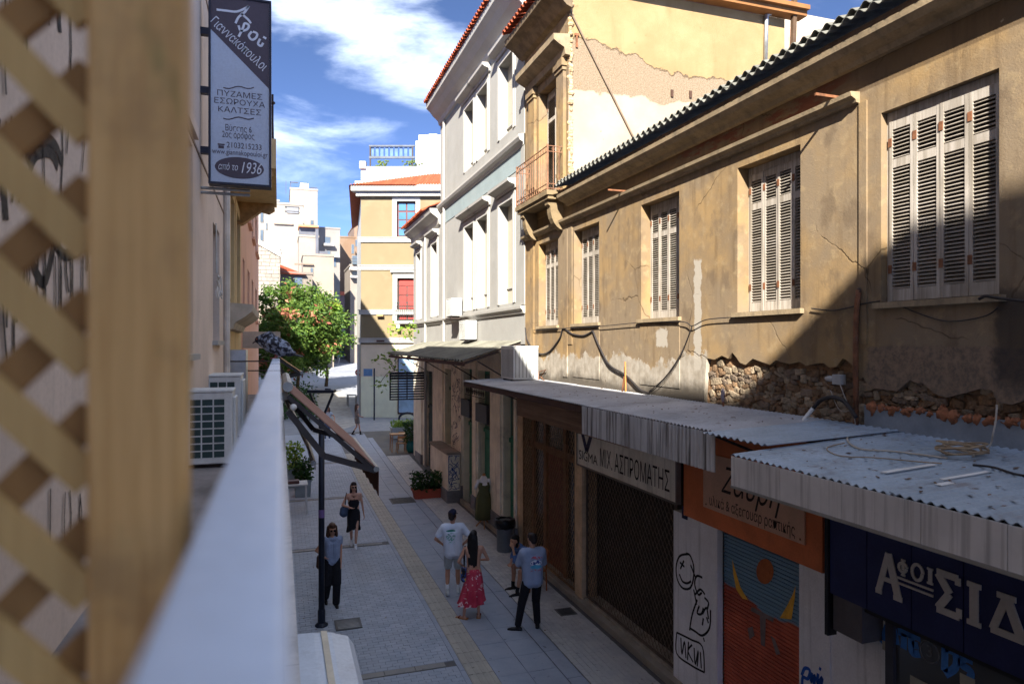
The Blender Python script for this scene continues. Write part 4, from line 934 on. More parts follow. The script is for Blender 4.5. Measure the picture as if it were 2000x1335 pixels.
moulding('string_course', 16.2, 25.62, [(-.005, 10.3), (.04, 10.31), (.06, 10.38), (.14, 10.42), (.18, 10.5), (.18, 10.56), (-.005, 10.6)], m_white, wh)
m = MB(); m.box(FX - .015, FX + .004, 16.2, 25.6, 9.8, 10.3); m.build('blue_band', m_pblue, wh)
m = MB(); m.box(FX - .017, FX + .004, 22.9, 25.6, 13.55, 13.95); m.build('frieze', m_pblue, wh)
moulding('sill_course', 16.2, 25.62, [(-.005, 6.08), (.05, 6.09), (.07, 6.16), (.12, 6.2), (.13, 6.26), (-.005, 6.28)], m_white, wh)
moulding('cornice', 16.1, 25.7, [(-.005, 13.6), (.08, 13.65), (.12, 13.8), (.3, 13.95), (.42, 14.1), (.56, 14.22), (.58, 14.36), (-.3, 14.38)], m_white, wh)
m = MB(); m.box(FX - .03, FX + .004, 25.2, 25.6, 5.3, 13.6); m.box(FX - .03, FX + .004, 16.2, 16.45, 6.3, 13.55); m.build('corner_pilaster', m_wgrey, wh)
tile_row(wh, FX - .66, 14.42, 16.1, 25.75, .2, .3, 2)
m = MB(); m.face([(FX - .6, 16.1, 14.40), (FX - .6, 25.7, 14.40), (FX + 3.5, 25.7, 15.7), (FX + 3.5, 16.1, 15.7)]); m.build('roof_plane', m_tile, wh)
m = MB(); m.tube([(FX - .06, 24.9, 13.6), (FX - .06, 24.9, 5.4)], .05, 8); m.build('drain_pipe', m_white, wh)
wl_ = white_house('white_annex', 'lower pale annex of the neoclassical house with small tiled roof', 25.6, 31.3, 10.2, [(26.3, 27.35, 6.4, 9.3), (29.6, 30.5, 6.4, 9.3)], (FX, 28.4, 0))
moulding('sill_course', 25.6, 31.32, [(-.005, 6.08), (.05, 6.09), (.07, 6.16), (.12, 6.2), (.13, 6.26), (-.005, 6.28)], m_white, wl_)
moulding('cornice', 25.65, 31.4, [(-.005, 9.85), (.08, 9.9), (.12, 10.1), (.4, 10.3), (.44, 10.46), (-.3, 10.5)], m_white, wl_)
tile_row(wl_, FX - .55, 10.54, 26.6, 31.5, .2, .42, 3)
m = MB(); m.face([(FX - .5, 25.65, 10.51), (FX - .5, 31.45, 10.51), (FX + 2.6, 31.45, 11.7), (FX + 2.6, 25.65, 11.7)]); m.build('roof_plane', m_tile, wl_)
m = MB(); m.tube([(FX - .06, 28.3, 9.8), (FX - .06, 28.3, .2)], .05, 8); m.build('drain_pipe', m_white, wl_)
# ground floor of the white house
gf = thing('green_shopfront', 'cream pilastered ground floor with green doors under the ribbed awning', 'shopfront', (FX, 22, 0))
m_crw = M('cream_wall', (236, 228, 208), .9, .12, 2, dirt=.35, dscale=1.2, streak=.3)
m_green = M('green_paint', (48, 116, 94), .55, .15, 3, dirt=.25)
m_dkgr = M('dark_green', (40, 62, 60), .6, .15, 3, dirt=.25)
gops = [(16.95, 18.0, 0, 4.3), (19.15, 20.5, 0, 4.5), (21.1, 22.3, 0, 4.5), (24.0, 25.0, 1.6, 4.4), (27.2, 28.9, 0, 4.2)]
w = MB(); wall_grid(w, FX, 16.75, 31.3, 0, 5.3, gops, .3, 1); w.build('wall', m_crw, gf)
for ya_, yb_ in ((16.76, 16.94), (18.1, 19.05), (20.6, 21.0), (22.4, 23.8), (25.2, 26.2), (29.2, 30.4)):
    m = MB(); m.box(FX - .06, FX + .004, ya_, yb_, .55, 5.0); m.build('pilaster', m_crw, gf)
    m = MB(); m.box(FX - .1, FX + .004, ya_ - .04, yb_ + .04, .01, .55); m.build('plinth', M('grey_plinth', (128, 128, 132), .9, dirt=.4), gf)
    m = MB(); m.box(FX - .11, FX + .004, ya_ - .05, yb_ + .05, 5.0, 5.2); m.build('capital', m_crw, gf)
for a_, b_, z0_, z1_ in gops:
    mt = m_green if a_ < 26 else m_dkgr
    dz = z0_ + (2.6 if z0_ == 0 else 2.0)
    m = MB(); m.box(FX + .22, FX + .3, a_ + .002, b_ - .002, z0_ + .01, z1_ - .002)
    door = m.build('door', mt, gf)
    for k in range(2):
        ya_ = a_ + .08 + k * (b_ - a_ - .08) / 2; yb_ = ya_ + (b_ - a_ - .24) / 2
        for c_, d_ in ((.2, .9), (1.0, 2.4)):
            if z0_ + d_ < dz: m = MB(); m.box(FX + .19, FX + .2195, ya_, yb_, z0_ + c_, z0_ + d_); m.build('door_panel', mt, door)
    m = MB(); m.box(FX + .205, FX + .2195, a_ + .1, b_ - .1, dz + .2, z1_ - .12); m.build('transom_pane', glass('green_glass', (.02, .05, .045), .1), door)
    m = MB(); m.box(FX + .17, FX + .2195, a_ + .002, b_ - .002, dz, dz + .12); m.build('transom_bar', mt, door)
for ya_, yb_ in ((19.2, 20.4), (21.1, 22.2)):
    m = MB(); m.box(FX - .12, FX + .05, ya_, yb_, 2.95, 3.5); m.build('black_sign_box', M('black_box', (44, 44, 48), .5), gf)
m = MB(); m.box(FX - .1, FX + .1, 16.9, 18.1, 4.3, 4.42); m.build('lintel', m_crw, gf)
# black scribbles over the pilaster, blue ones on the low block
rng = random.Random(21)
for k in range(75):
    y_, z_ = rng.uniform(22.5, 23.7), rng.uniform(.9, 4.8); a0 = rng.uniform(0, 6.28); m = MB()
    m.ribbon([(y_ + .09 * i * math.cos(a0 + i * rng.uniform(-.6, .6)) * .6, z_ + .09 * i * math.sin(a0 + i * rng.uniform(-.5, .5)) * .6) for i in range(5)], .028, (FX - .06, 0, 0), (0, 1, 0), (0, 0, 1), (-1, 0, 0), .003 + k * .0001); m.build('graffiti_stroke', m_navy, gf)
lb = thing('low_block', 'low plastered block covered in blue line graffiti beside the planter trough', 'wall block', (5.55, 23.6, 0))
m = MB(); m.box(5.32, FX - .105, 22.32, 25.1, .42, 1.62); m.build('body', m_crw, lb)
m = MB(); m.box(5.28, FX - .104, 22.28, 25.14, .005, .42); m.build('plinth', M('grey_plinth', (128, 128, 132)), lb)
m = MB(); m.box(5.28, FX - .104, 22.27, 25.14, 1.62, 1.7); m.build('coping', M('block_cap', (150, 138, 124)), lb)
m_lblue = M('line_blue', (40, 70, 130), .7)
for k in range(34):
    x_, z_ = rng.uniform(5.36, 5.68), rng.uniform(.55, 1.55); a0 = rng.uniform(0, 6.28); m = MB(); pts = []
    for i in range(7): a0 += rng.uniform(-.9, .9); x_ = min(5.71, max(5.35, x_ + .05 * math.cos(a0))); z_ = min(1.58, max(.46, z_ + .06 * math.sin(a0))); pts.append((x_, z_))
    m.ribbon(pts, .02, (0, 22.318, 0), (1, 0, 0), (0, 0, 1), (0, -1, 0), .001 + k * .0001); m.build('graffiti_stroke', m_lblue, lb)
# ribbed awning
aw = thing('ribbed_awning', 'weathered ribbed sheet awning sloping out from the white house', 'awning', (4.3, 22, 5))
m_rib = M('ribbed_sheet', (158, 156, 142), .75, .25, 1.5, 20, .3, .006, dirt=.55, dscale=1.2, streak=.2)
corrugated('roof_sheet', 4.3, 4.9, FX - .001, 5.38, 16.5, 22.6, .3, .035, m_rib, aw)
corrugated('roof_sheet', 4.3, 4.91, FX - .001, 5.39, 22.5, 28.6, .3, .035, m_rib, aw)
m = MB(); m.box(4.3, 4.36, 16.5, 28.6, 4.76, 4.85); m.build('front_beam', M('dark_beam', (72, 50, 42)), aw)
for y_ in (16.55, 20.6, 24.6, 28.5):
    m = MB(); m.bar((4.36, y_, 4.83), (FX, y_, 5.3), .04, .06); m.bar((4.7, y_, 4.88), (FX, y_, 4.2), .03, .03); m.build('strut', M('dark_iron', (58, 48, 44)), aw)
ss_ = thing('slatted_screen', 'dark slatted screen panel projecting from the white annex wall', 'screen', (5.1, 28.6, 2.98))
m_blkm = M('black_metal', (26, 26, 32))
m = MB(); m.box(4.34, 4.39, 28.57, 28.63, 2.98, 4.16); m.box(5.78, 5.84, 28.57, 28.63, 2.98, 4.16); m.box(5.05, 5.09, 28.58, 28.64, 2.98, 4.16); m.build('frame', m_blkm, ss_)
for k in range(11):
    m = MB(); h_ = .055 if k < 8 else .09; m.box(4.33, 5.84, 28.545, 28.569, 2.98 + k * .107, 2.98 + k * .107 + h_); m.build('slat', m_blkm, ss_)
# air conditioners on the right side
def ac_unit(label, c, w_, d_, h_, fan='-x', group='air conditioner units'):
    """box with ribs; fan grille faces -x (street) or -y (camera)"""
    t = thing('air_conditioner', label, 'air conditioner', c, group=group)
    m_ac = M('ac_white', (206, 208, 206), .5, .05, 2, dirt=.25, dirtc=(.2, .18, .15), streak=.2)
    x, y, z = c; m = MB(); m.box(x - d_ / 2, x + d_ / 2, y - w_ / 2, y + w_ / 2, z + .03, z + h_ - .03); m.build('casing', m_ac, t, bevel=.012)
    m = MB(); m.box(x - d_ / 2 - .008, x + d_ / 2 + .008, y - w_ / 2 - .008, y + w_ / 2 + .008, z + h_ - .0295, z + h_); m.build('lid', m_ac, t, bevel=.01)
    m = MB()
    for s_ in (-.3, .3): m.box(x - d_ / 2, x + d_ / 2, y + s_ * w_ - .03, y + s_ * w_ + .03, z, z + .029)
    m.build('feet', M('dark_iron', (58, 48, 44)), t)
    m_fin = M('ac_dark', (46, 66, 66), .5)
    if fan == 'grid':
        nx, nz = 3, 8
        for i in range(nx):
            for j in range(nz):
                xa = x - d_ / 2 + .02 + i * (d_ - .09) / nx; za = z + .09 + j * (h_ - .18) / nz
                m = MB(); m.box(xa + .007, xa + (d_ - .09) / nx - .007, y - w_ / 2 - .004, y - w_ / 2 + .01, za + .007, za + (h_ - .18) / nz - .007); m.build('vent', m_fin, t)
        m = MB(); m.box(x + d_ / 2 - .0, x + d_ / 2 + .03, y - w_ / 2 + .05, y + w_ / 2 - .05, z + .08, z + h_ - .08); m.build('side_cover', m_ac, t, bevel=.01)
    else:
        for k in range(9):
            m = MB(); zz_ = y - w_ / 2 + .05 + k * (w_ - .1) / 9; m.box(x - d_ / 2 - .004, x - d_ / 2 + .01, zz_, zz_ + (w_ - .1) / 9 * .5, z + .08, z + h_ - .08); m.build('vent', M('ac_vent', (150, 152, 148), .5), t)
        for k in range(6):
            m = MB(); xa = x - d_ / 2 + .04 + k * (d_ - .08) / 6; m.box(xa, xa + .025, y - w_ / 2 - .004, y - w_ / 2 + .01, z + .08, z + h_ - .1); m.build('side_slot', M('ac_vent', (150, 152, 148)), t)
    return t
q = onX(1016, 745, 5.45); ac_unit('large white air conditioner standing on the dusty canopy by the ochre corner', (5.48, 15.6, 4.44), .95, .62, .82)
ac_unit('white air conditioner bracketed to the wall just above the ribbed awning', (5.62, 20.9, 5.42), .85, .34, .62)
ac_unit('white air conditioner bracketed higher on the white house wall', (5.62, 22.7, 6.22), .85, .34, .62)
for z_, y_ in ((6.19, 22.7),):
    m = MB(); m.box(5.42, FX, y_ - .4, y_ + .4, z_ - .04, z_); tag(m.build('wall_bracket', M('dark_iron', (58, 48, 44))), 'iron shelf bracket under the higher air conditioner', 'bracket')

# ================================================================== YELLOW CORNER HOUSE (camera-facing side, rotated with the junction)
D0 = 42.6; K = D0 / F
yo = onD(705, 672, D0)
def lx(px): return (px - 705) * K
def lz(py): return CAMZ + (HOR - py) * K
yh = thing('yellow_house', 'yellow corner house with white bands, tiled hip roof and a red balcony door', 'house', (yo.x, yo.y, 0), -YAW)
m_yel = M('yellow_render', (236, 212, 166), .9, .05, 1, 40, .2, .004, dirt=.18, dscale=.6, dirtc=(.4, .33, .22), obj=True)
m_low = M('beige_base', (220, 204, 178), .9, .06, 1, dirt=.2, obj=True); m_pg = M('pale_green_base', (226, 228, 200), .9, .08, 1, dirt=.2, obj=True)
Wd = 6.2
def lb_(name, mat_, *bx, par=yh, bevel=0):
    m = MB(); m.box(*bx); return m.build(name, mat_, par, world=False, bevel=bevel)
gz = .6
wins = [(lx(775), lx(812), lz(462), lz(393)), (lx(776), lx(812), lz(626), lz(543))]
w = MB()
def wall_gridy(mb, Y, x0, x1, z0, z1, ops, depth):
    t_ = MB(); wall_grid(t_, 0, x0, x1, z0, z1, ops, depth, 1)
    mb.poly([(v[1], Y + v[0], v[2]) for v in t_.v], t_.f)
wall_gridy(w, 0, 0, Wd, lz(672), lz(385), wins, .3); w.build('wall', m_yel, yh, world=False)
w = MB(); w.prism([(0.02, .31), (Wd, .31), (Wd, 15), (-3.6, 15.3)], 'z', 0, lz(386)); w.build('core', m_yel, yh, world=False)
w = MB(); w.prism([(0, -.001), (.02, .3), (-3.62, 15.3), (-3.7, 15.3)], 'z', 0, lz(384)); w.build('side_wall', m_white, yh, world=False)
lb_('upper_base', m_low, 0, Wd, -.02, .3, lz(735), lz(672.2)); lb_('lower_base', m_pg, 0, Wd, -.03, .3, 0, lz(735.1))
for pa, pr in ((468, .1), (522, .08), (609, .1), (664, .2)):
    lb_('band', m_white, -.12, Wd, -pr, .05, lz(pa + 5), lz(pa - 3))
    lb_('band_lip', m_white, -.16, Wd, -pr - .05, .05, lz(pa - 3.1), lz(pa - 4.5))
lb_('cornice', m_white, -.25, Wd, -.3, .1, lz(384.5), lz(376)); lb_('eave', m_white, -.5, Wd, -.55, .1, lz(375.8), lz(367))
m = MB()
for k in range(44): m.box(-.2 + k * .14, -.12 + k * .14, -.32, -.3, lz(384), lz(379))
m.build('dentils', m_white, yh, world=False)['kind'] = 'stuff'
# hip roof of barrel tiles
m = MB(); ex0, ey0, ez = -.6, -.65, lz(366); rx, ry = lx(832), 3.6; rz_ = CAMZ + (HOR - 340) * (D0 + 3.6) / F
n = 40
for k in range(n):
    xa = ex0 + (Wd + .6) * k / n; xb = xa + (Wd + .6) / n
    def apex(x): f = min(1, max(0, (x - ex0) / (rx - ex0))); return (x if x < rx else x, ey0 + (ry - ey0) * f, ez + (rz_ - ez) * f)
    for s0, s1, z0_, z1_ in ((0, .5, 0, .07), (.5, 1, .07, 0)):
        x0_, x1_ = xa + (xb - xa) * s0, xa + (xb - xa) * s1; p0, p1 = apex(x0_), apex(x1_)
        m.face([(x0_, ey0, ez + z0_), (x1_, ey0, ez + z1_), (p1[0], p1[1], p1[2] + z1_), (p0[0], p0[1], p0[2] + z0_)])
m.face([(ex0, ey0, ez), (rx, ry, rz_), (-4.2, 15.6, ez)])
m.build('roof_tiles', m_tile, yh, world=False)['kind'] = 'stuff'
m_red = M('red_paint', (176, 48, 42), .5, .1, obj=True); m_bl = glass('sky_glass', (.04, .10, .16), .08)
def ywin(i, glassm, framec, muls):
    a, b, c, d = wins[i]
    lb_('window_surround', m_white, a - .28, a, -.05, .02, c - (.0 if i else .2), d + .28); lb_('window_surround', m_white, b, b + .28, -.05, .02, c, d + .28); lb_('window_surround', m_white, a, b, -.05, .02, d, d + .28)
    lb_('window_hood', m_white, a - .4, b + .3, -.2, .02, d + .34, d + .45)
    win = lb_('window', framec, a, b, .2, .26, c, d)
    for (u0, u1, v0, v1) in muls:
        lb_('pane', glassm, a + (b - a) * u0, a + (b - a) * u1, .17, .1995, c + (d - c) * v0, c + (d - c) * v1, par=win)
ywin(0, m_bl, M('red_brown_frame', (92, 40, 44), .5), [(u, u + .38, v, v + h_) for u in (.08, .54) for v, h_ in ((.04, .2), (.27, .2), (.5, .2), (.75, .21))])
ywin(1, m_red, M('dark_frame', (70, 44, 40), .5), [(u, u + .36, v, v + h_) for u in (.1, .55) for v, h_ in ((.04, .28), (.36, .22), (.62, .18))] + [(.1, .91, .83, .97)])
m_dgi = M('dark_green_iron', (30, 54, 54), .5)
b0, b1 = lx(773), Wd
lb_('balcony_slab', m_white, b0, b1, -.45, -.205, lz(632), lz(627))
fr = lb_('balcony_rail', m_dgi, b0, b1, -.44, -.41, lz(592), lz(590.5)); lb_('balcony_rail', m_dgi, b0, b1, -.44, -.41, lz(625), lz(624))
for k in range(14): lb_('baluster', m_dgi, b0 + .03 + k * .115, b0 + .05 + k * .115, -.435, -.415, lz(624), lz(592), par=fr)
lb_('balcony_bracket', m_white, b0 + .1, b0 + .3, -.4, -.06, lz(645), lz(632.2))
lb_('downlight', M('lamp_tan', (150, 120, 84)), lx(737), lx(750), -.3, -.11, lz(618), lz(614))
lb_('downlight', M('dark_frame', (70, 44, 40)), lx(737), lx(752), -.3, -.21, lz(667), lz(664))
lb_('shop_pane', M('pale_shopglass', (150, 180, 204), .2, .2, 2), lx(779), lx(812), -.06, -.035, lz(805), lz(700))
lb_('shop_frame', M('dark_frame', (70, 44, 40)), lx(777), lx(779), -.08, -.03, lz(808), lz(698)); lb_('shop_frame', M('dark_frame', (70, 44, 40)), lx(779), lx(812), -.08, -.03, lz(808), lz(805.2))
lb_('drain_pipe', m_white, -.22, -.1, -.1, .0, .7, lz(672))
# white roof terrace behind it
D1 = 50.0; K1 = D1 / F; ro = onD(705, 672, D1)
def l1x(px): return (px - 705) * K1
def l1z(py): return CAMZ + (HOR - py) * K1
rt = thing('white_apartment_block', 'bright white apartment block with roof pergola above the yellow house', 'building', (ro.x, ro.y, 0), -YAW)
m_bw = M('bright_white', (240, 238, 234), .9, .03, 1, dirt=.1, dirtc=(.5, .5, .5))
def rb(name, mat_, a, b, y0, y1, t_, b2): return lb_(name, mat_, l1x(a), l1x(b), y0, y1, l1z(t_), l1z(b2), par=rt)
rb('terrace_block', m_bw, 705, 930, 0, 9, 520, 325); rb('stair_block', m_bw, 810, 930, .5, 8, 324.8, 271); rb('parapet_post', m_bw, 703, 715, -.2, .3, 330, 316)
rb('cornice', m_bw, 690, 706, .5, 9, 358, 350)
for a_, b_ in ((828, 845), (856, 880)): rb('chimney', m_bw, a_, b_, 3, 3.7, 270.5, 237)
rb('glass_rail', glass('terrace_glass', (.5, .62, .66), .1), 815, 930, .8, .83, 270.5, 257)
for a_ in (720, 803): rb('pergola_post', M('dark_iron', (58, 48, 44)), a_, a_ + 2.5, .3, .4, 324.8, 282)
for t_, b_ in ((284, 281), (307, 303)): rb('pergola_beam', M('pergola_grey', (90, 96, 104)), 719, 809, .28, .42, t_, b_)
for k in range(9): rb('pergola_slat', M('pergola_blue', (84, 110, 140)), 722 + k * 9.4, 728 + k * 9.4, .44, .5, 303, 284.5)
rng = random.Random(4); m = MB()
for k in range(60): x_ = rng.choice([l1x(742), l1x(800)]) + rng.gauss(0, .35); m.ball((x_, .3 + rng.uniform(-.1, .2), l1z(321) + rng.uniform(-.1, .35)), .09, .09, .07, 5, 3)
m.build('roof_plants', M('leaf_dull', (82, 98, 52)), rt, world=False)['kind'] = 'stuff'
# ================================================================== FAR STREET END
def far_house(name, label, px0, px1, pytop, d, depth, rgb, wins_=(), cat='building', extra=()):
    """block aligned with the street; fronts face the viewer's end of it"""
    Y0 = onD(px0, 672, d).y
    X_ = lambda px: onY(px, 672, Y0).x
    kz = onY((px0 + px1) / 2, 671, Y0).z - CAMZ
    Z_ = lambda py: CAMZ + (HOR - py) * kz
    zt = Z_(pytop); t = thing(name, label, cat, (X_(px0), Y0, 0))
    mt = M('far_%d_%d_%d' % rgb, rgb, .9, .08, .4, 10, .2, .01, dirt=.3, dscale=.25, dirtc=(.25, .22, .18), streak=.15)
    m = MB(); m.box(X_(px0), X_(px1), Y0, Y0 + depth, 0, zt); m.build('wall', mt, t)
    m = MB(); m.box(X_(px0) - .08, X_(px1) + .08, Y0 - .08, Y0 + depth + .1, zt, zt + .25); m.build('parapet', mt, t)
    for (a, b, c, e) in wins_:
        f = MB(); xa, xb, za, zb = X_(a), X_(b), Z_(e), Z_(c)
        f.box(xa - .08, xb + .08, Y0 - .06, Y0 + .001, za - .08, zb + .08); fo = f.build('window', M('far_frame', (196, 190, 180)), t)
        f = MB(); f.box(xa, xb, Y0 - .08, Y0 - .0605, za, zb); f.build('pane', glass('far_glass', (.05, .065, .08), .1), fo)
    for (nm, rgb2, a, b, c, e, y0, y1) in extra:
        f = MB(); f.box(X_(a), X_(b), Y0 + y0, Y0 + y1, Z_(e), Z_(c)); f.build(nm, M('fx_%d_%d_%d' % rgb2, rgb2, .8, .12, 1), t)
    return t
IR = (72, 74, 80); SH = (90, 92, 100)
far_house('white_flats', 'white flats with small windows at the far left behind the stone gable', 500, 545, 392, 96, 12, (228, 224, 220), [(509, 514, 412, 434), (509, 514, 450, 470), (520, 522, 436, 448)])
far_house('cream_flats', 'large cream block of flats with a stained blank wall', 533, 592, 400, 90, 12, (234, 222, 206), [(612, 618, 530, 545)][:0], extra=[('ledge', (150, 132, 116), 535, 572, 436, 439, -.3, 0), ('rail', IR, 556, 584, 403, 404.5, -.2, -.1), ('rail', IR, 556, 584, 412, 413, -.2, -.1), ('terrace_box', (120, 122, 126), 560, 583, 405, 416, -.15, 0)])
far_house('cream_tower', 'tall cream stair tower with roof railing above the flats', 567, 620, 371, 102, 9, (236, 222, 206), [(607, 612, 430, 438)], extra=[('rail', IR, 567, 583, 356, 358, .2, .3), ('rail', IR, 605, 620, 364, 365.5, .2, .3), ('roof_hut', (226, 214, 196), 587, 603, 355, 371, 1, 4), ('mast', IR, 567, 568.5, 356, 371, .2, .3), ('mast', IR, 558, 559, 355, 380, .2, .3), ('ledge', (150, 132, 116), 568, 592, 398, 400, -.2, 0)])
far_house('cream_step_block', 'stepped cream block with glazed penthouse balconies', 584, 622, 463, 86, 10, (230, 216, 200), [], extra=[('penthouse_glass', SH, 585, 616, 444, 458, .5, 3), ('penthouse_roof', (190, 130, 92), 583, 622, 440, 443.5, -.2, 3.2), ('side_glass', SH, 616, 622, 446, 498, -.1, 0)])
far_house('cream_low_block', 'low cream block with a small dark window over the tree', 592, 652, 500, 80, 10, (230, 214, 196), [(607, 611, 524, 538)], extra=[('ledge', (120, 104, 92), 575, 612, 516, 518.5, -.3, 0), ('roof_pane', SH, 624, 640, 490, 500, 0, 2)])
far_house('white_balcony_flats', 'white flats with dark balconies in the middle distance', 622, 664, 447, 106, 10, (214, 206, 200), [(634, 645, 463, 476), (634, 645, 490, 500), (650, 656, 500, 520)], extra=[('balcony', (170, 168, 168), 632, 652, 477, 481, -1, 0), ('balcony', (190, 186, 182), 632, 662, 500, 503, -1, 0), ('mast', IR, 663, 664.5, 446, 462, .2, .4)])
far_house('brown_flats', 'tan brown block of flats with balconies at the street end', 650, 694, 464, 116, 12, (196, 160, 130), [(687, 691, 477, 494), (687, 692, 506, 520), (686, 690, 560, 575)], extra=[('balcony', (150, 130, 120), 684, 697, 520, 524, -1, 0)])
far_house('tan_tower', 'narrow tan block rising beside the yellow house', 692, 760, 441, 126, 12, (206, 172, 146), [(694, 700, 470, 482)])
far_house('white_balcony_house', 'white fronted house with stacked balconies left of the yellow house', 684, 715, 520, 88, 8, (220, 206, 194), [(688, 700, 500, 518), (688, 700, 530, 545)], extra=[('balcony', (236, 230, 224), 682, 702, 524, 528, -1.2, 0), ('balcony', (236, 230, 224), 684, 702, 540, 543, -1.0, 0), ('railing', IR, 682, 702, 507, 508, -1.2, -1.1), ('railing', IR, 682, 702, 513, 514, -1.2, -1.1)])
far_house('pink_street_house', 'pinkish house closing the far street with shop awnings below', 652, 712, 578, 112, 8, (206, 176, 176), [(684, 702, 585, 602), (672, 678, 606, 616), (688, 700, 622, 630)], extra=[('tile_edge', (176, 96, 74), 650, 712, 570, 577, -.6, 1), ('balcony', (226, 214, 210), 680, 704, 603, 608, -1.2, 0), ('awning', (120, 112, 116), 650, 712, 634, 650, -2.2, 0), ('shop_void', (36, 34, 36), 650, 712, 652, 690, -.2, 0)])
# stone gable house, left
GY = 72.0
def sx(px): return onY(px, 672, GY).x
def szz(py): return CAMZ + (HOR - py) * (onY(527, 671, GY).z - CAMZ)
sgh = thing('stone_gable_house', 'house with a gable of pale squared stone blocks behind the tree', 'house', (sx(527), GY, 0))
m = MB(); m.prism([(sx(480), 0), (sx(547), 0), (sx(547), szz(499)), (sx(506), szz(473)), (sx(480), szz(457))], 'y', GY + .05, GY + 6); m.build('gable_core', M('gable_mortar', (140, 128, 114)), sgh)
rng = random.Random(9); m_blkst = M('gable_block', (212, 202, 188), .9, .1, 2, orand=.4)
z_ = szz(600); r_ = 0; bh = .37
while z_ < szz(474):
    x_ = sx(504) - (.3 if r_ % 2 else 0)
    while x_ < sx(546):
        wv = rng.uniform(.5, .75); xb = min(x_ + wv, sx(547)); top = szz(499) + (szz(473) - szz(499)) * (sx(547) - (x_ + xb) / 2) / (sx(547) - sx(506))
        if z_ + bh < top and xb - x_ > .1:
            m = MB(); m.box(x_ + .018, xb - .018, GY, GY + .052, z_ + .018, z_ + bh - .018); m.build('stone_block', m_blkst, sgh)
        x_ = xb
    z_ += bh; r_ += 1
m = MB(); m.prism([(sx(500), szz(476)), (sx(548), szz(501)), (sx(548), szz(493)), (sx(500), szz(466))], 'y', GY - .15, GY + 6); m.build('coping', M('coping_stone', (176, 172, 162)), sgh)
m = MB(); m.lathe((sx(546), GY + .1, szz(495)), [(.16, 0), (.22, .2), (.08, .3), (.14, .5), (.01, .8)], 8); m.build('finial', M('coping_stone', (176, 172, 162)), sgh)
tl = far_house('tiled_cottage', 'small cottage with orange tiled lean-to roof behind the tree', 540, 610, 535, 74, 5, (196, 184, 172), [(575, 590, 541, 556)])
m = MB(); CY = onD(540, 672, 74).y; cx = lambda px: onY(px, 672, CY).x; czz = lambda py: CAMZ + (HOR - py) * (onY(575, 671, CY).z - CAMZ)
for i in range(22):
    xa, xm, xb = cx(545 + i * 2.4), cx(546.2 + i * 2.4), cx(547.4 + i * 2.4); zt_ = czz(514 + i * .85)
    for p_, q_, u_, v_ in ((xa, xm, 0, .09), (xm, xb, .09, 0)): m.face([(p_, CY - .6, czz(537) + u_), (q_, CY - .6, czz(537) + v_), (q_, CY + 2, zt_ + v_), (p_, CY + 2, zt_ + u_)])
m.build('roof_tiles', m_tile, tl)['kind'] = 'stuff'

# ================================================================== LEFT ROW (facades in the plane x = LX, facing +x)
LX = -.87
def lwall(mb, y0, y1, z0, z1, ops_, depth): wall_grid(mb, LX, y0, y1, z0, z1, ops_, depth, -1)
m_peach = M('peach_render', (222, 204, 188), .9, .07, 1, 50, .25, .004, dirt=.2, dscale=.8, streak=.15, dirtc=(.3, .26, .22))
m_lbeige = M('left_beige', (214, 186, 136), .9, .08, 1.2, dirt=.3, streak=.25); m_pink = M('pink_render', (214, 164, 136), .9, .07, .8, dirt=.2, streak=.2)
m_dim = glass('dim_window', (.05, .055, .065), .15)
pl_ = thing('peach_building', 'peach rendered building on the left behind the trellis and air conditioners', 'building', (LX, 6, 0))
pops = [(10.35, 11.45, 5.35, 7.0, .2), (7.2, 8.0, 5.2, 7.4, .2)]
w = MB(); lwall(w, -4, 12.5, 0, 14.4, pops, .2); w.build('wall', m_peach, pl_)
m = MB(); m.box(LX - 8, LX - .25, -4, 12.49, 0, 14.35); m.build('core', m_peach, pl_)
for a_, b_, c_, d_, _ in pops:
    m = MB(); m.box(LX - .19, LX - .15, a_ + .002, b_ - .002, c_ + .002, d_ - .002); wo_ = m.build('window_pane', m_dim, pl_)
    m = MB(); m.box(LX - .15, LX - .1, a_ + .002, a_ + .06, c_ + .002, d_ - .002); m.box(LX - .15, LX - .1, b_ - .06, b_ - .002, c_ + .002, d_ - .002); m.build('window_frame', m_white, pl_)
    m = MB(); m.box(LX - .05, LX + .07, a_ - .06, b_ + .06, c_ - .06, c_ - .002); m.build('window_sill', m_white, pl_)
for z_ in (7.45, 9.6):
    m = MB(); m.box(LX - .02, LX + .012, 4, 12.5, z_, z_ + .03); m.build('groove_line', M('groove', (150, 132, 118)), pl_)
m = MB(); m.box(LX - .02, LX + .05, 7.0, 8.1, 7.5, 7.62); m.build('window_hood', m_peach, pl_)
m = MB(); m.tube([(LX + .05, 12.3, 4.05), (LX + .05, 12.3, 14)], .05, 8); m.build('drain_pipe', M('pipe_cream', (206, 198, 186)), pl_)
m = MB(); m.box(LX, LX + .1, 12.1, 12.45, 7.9, 9.6); m.build('brown_panel', M('rust_panel', (168, 106, 62)), pl_)
rp = thing('rope_bundle', 'white rope bundle hanging at the left building window', 'rope', (LX + .1, 10.3, 6))
m = MB(); m.tube([(LX + .03, 10.5, 7.0), (LX + .04, 10.45, 6.3)], .012, 5); m.build('rope', M('rope_white', (214, 210, 200)), rp)
m = MB(); rng = random.Random(2); pts = [(LX + .07 + rng.uniform(-.04, .04), 10.42 + rng.uniform(-.1, .1), 6.1 + rng.uniform(-.18, .18)) for _ in range(26)]; m.tube(bez(pts, 3), .009, 4); m.build('knot', M('rope_white', (214, 210, 200)), rp)
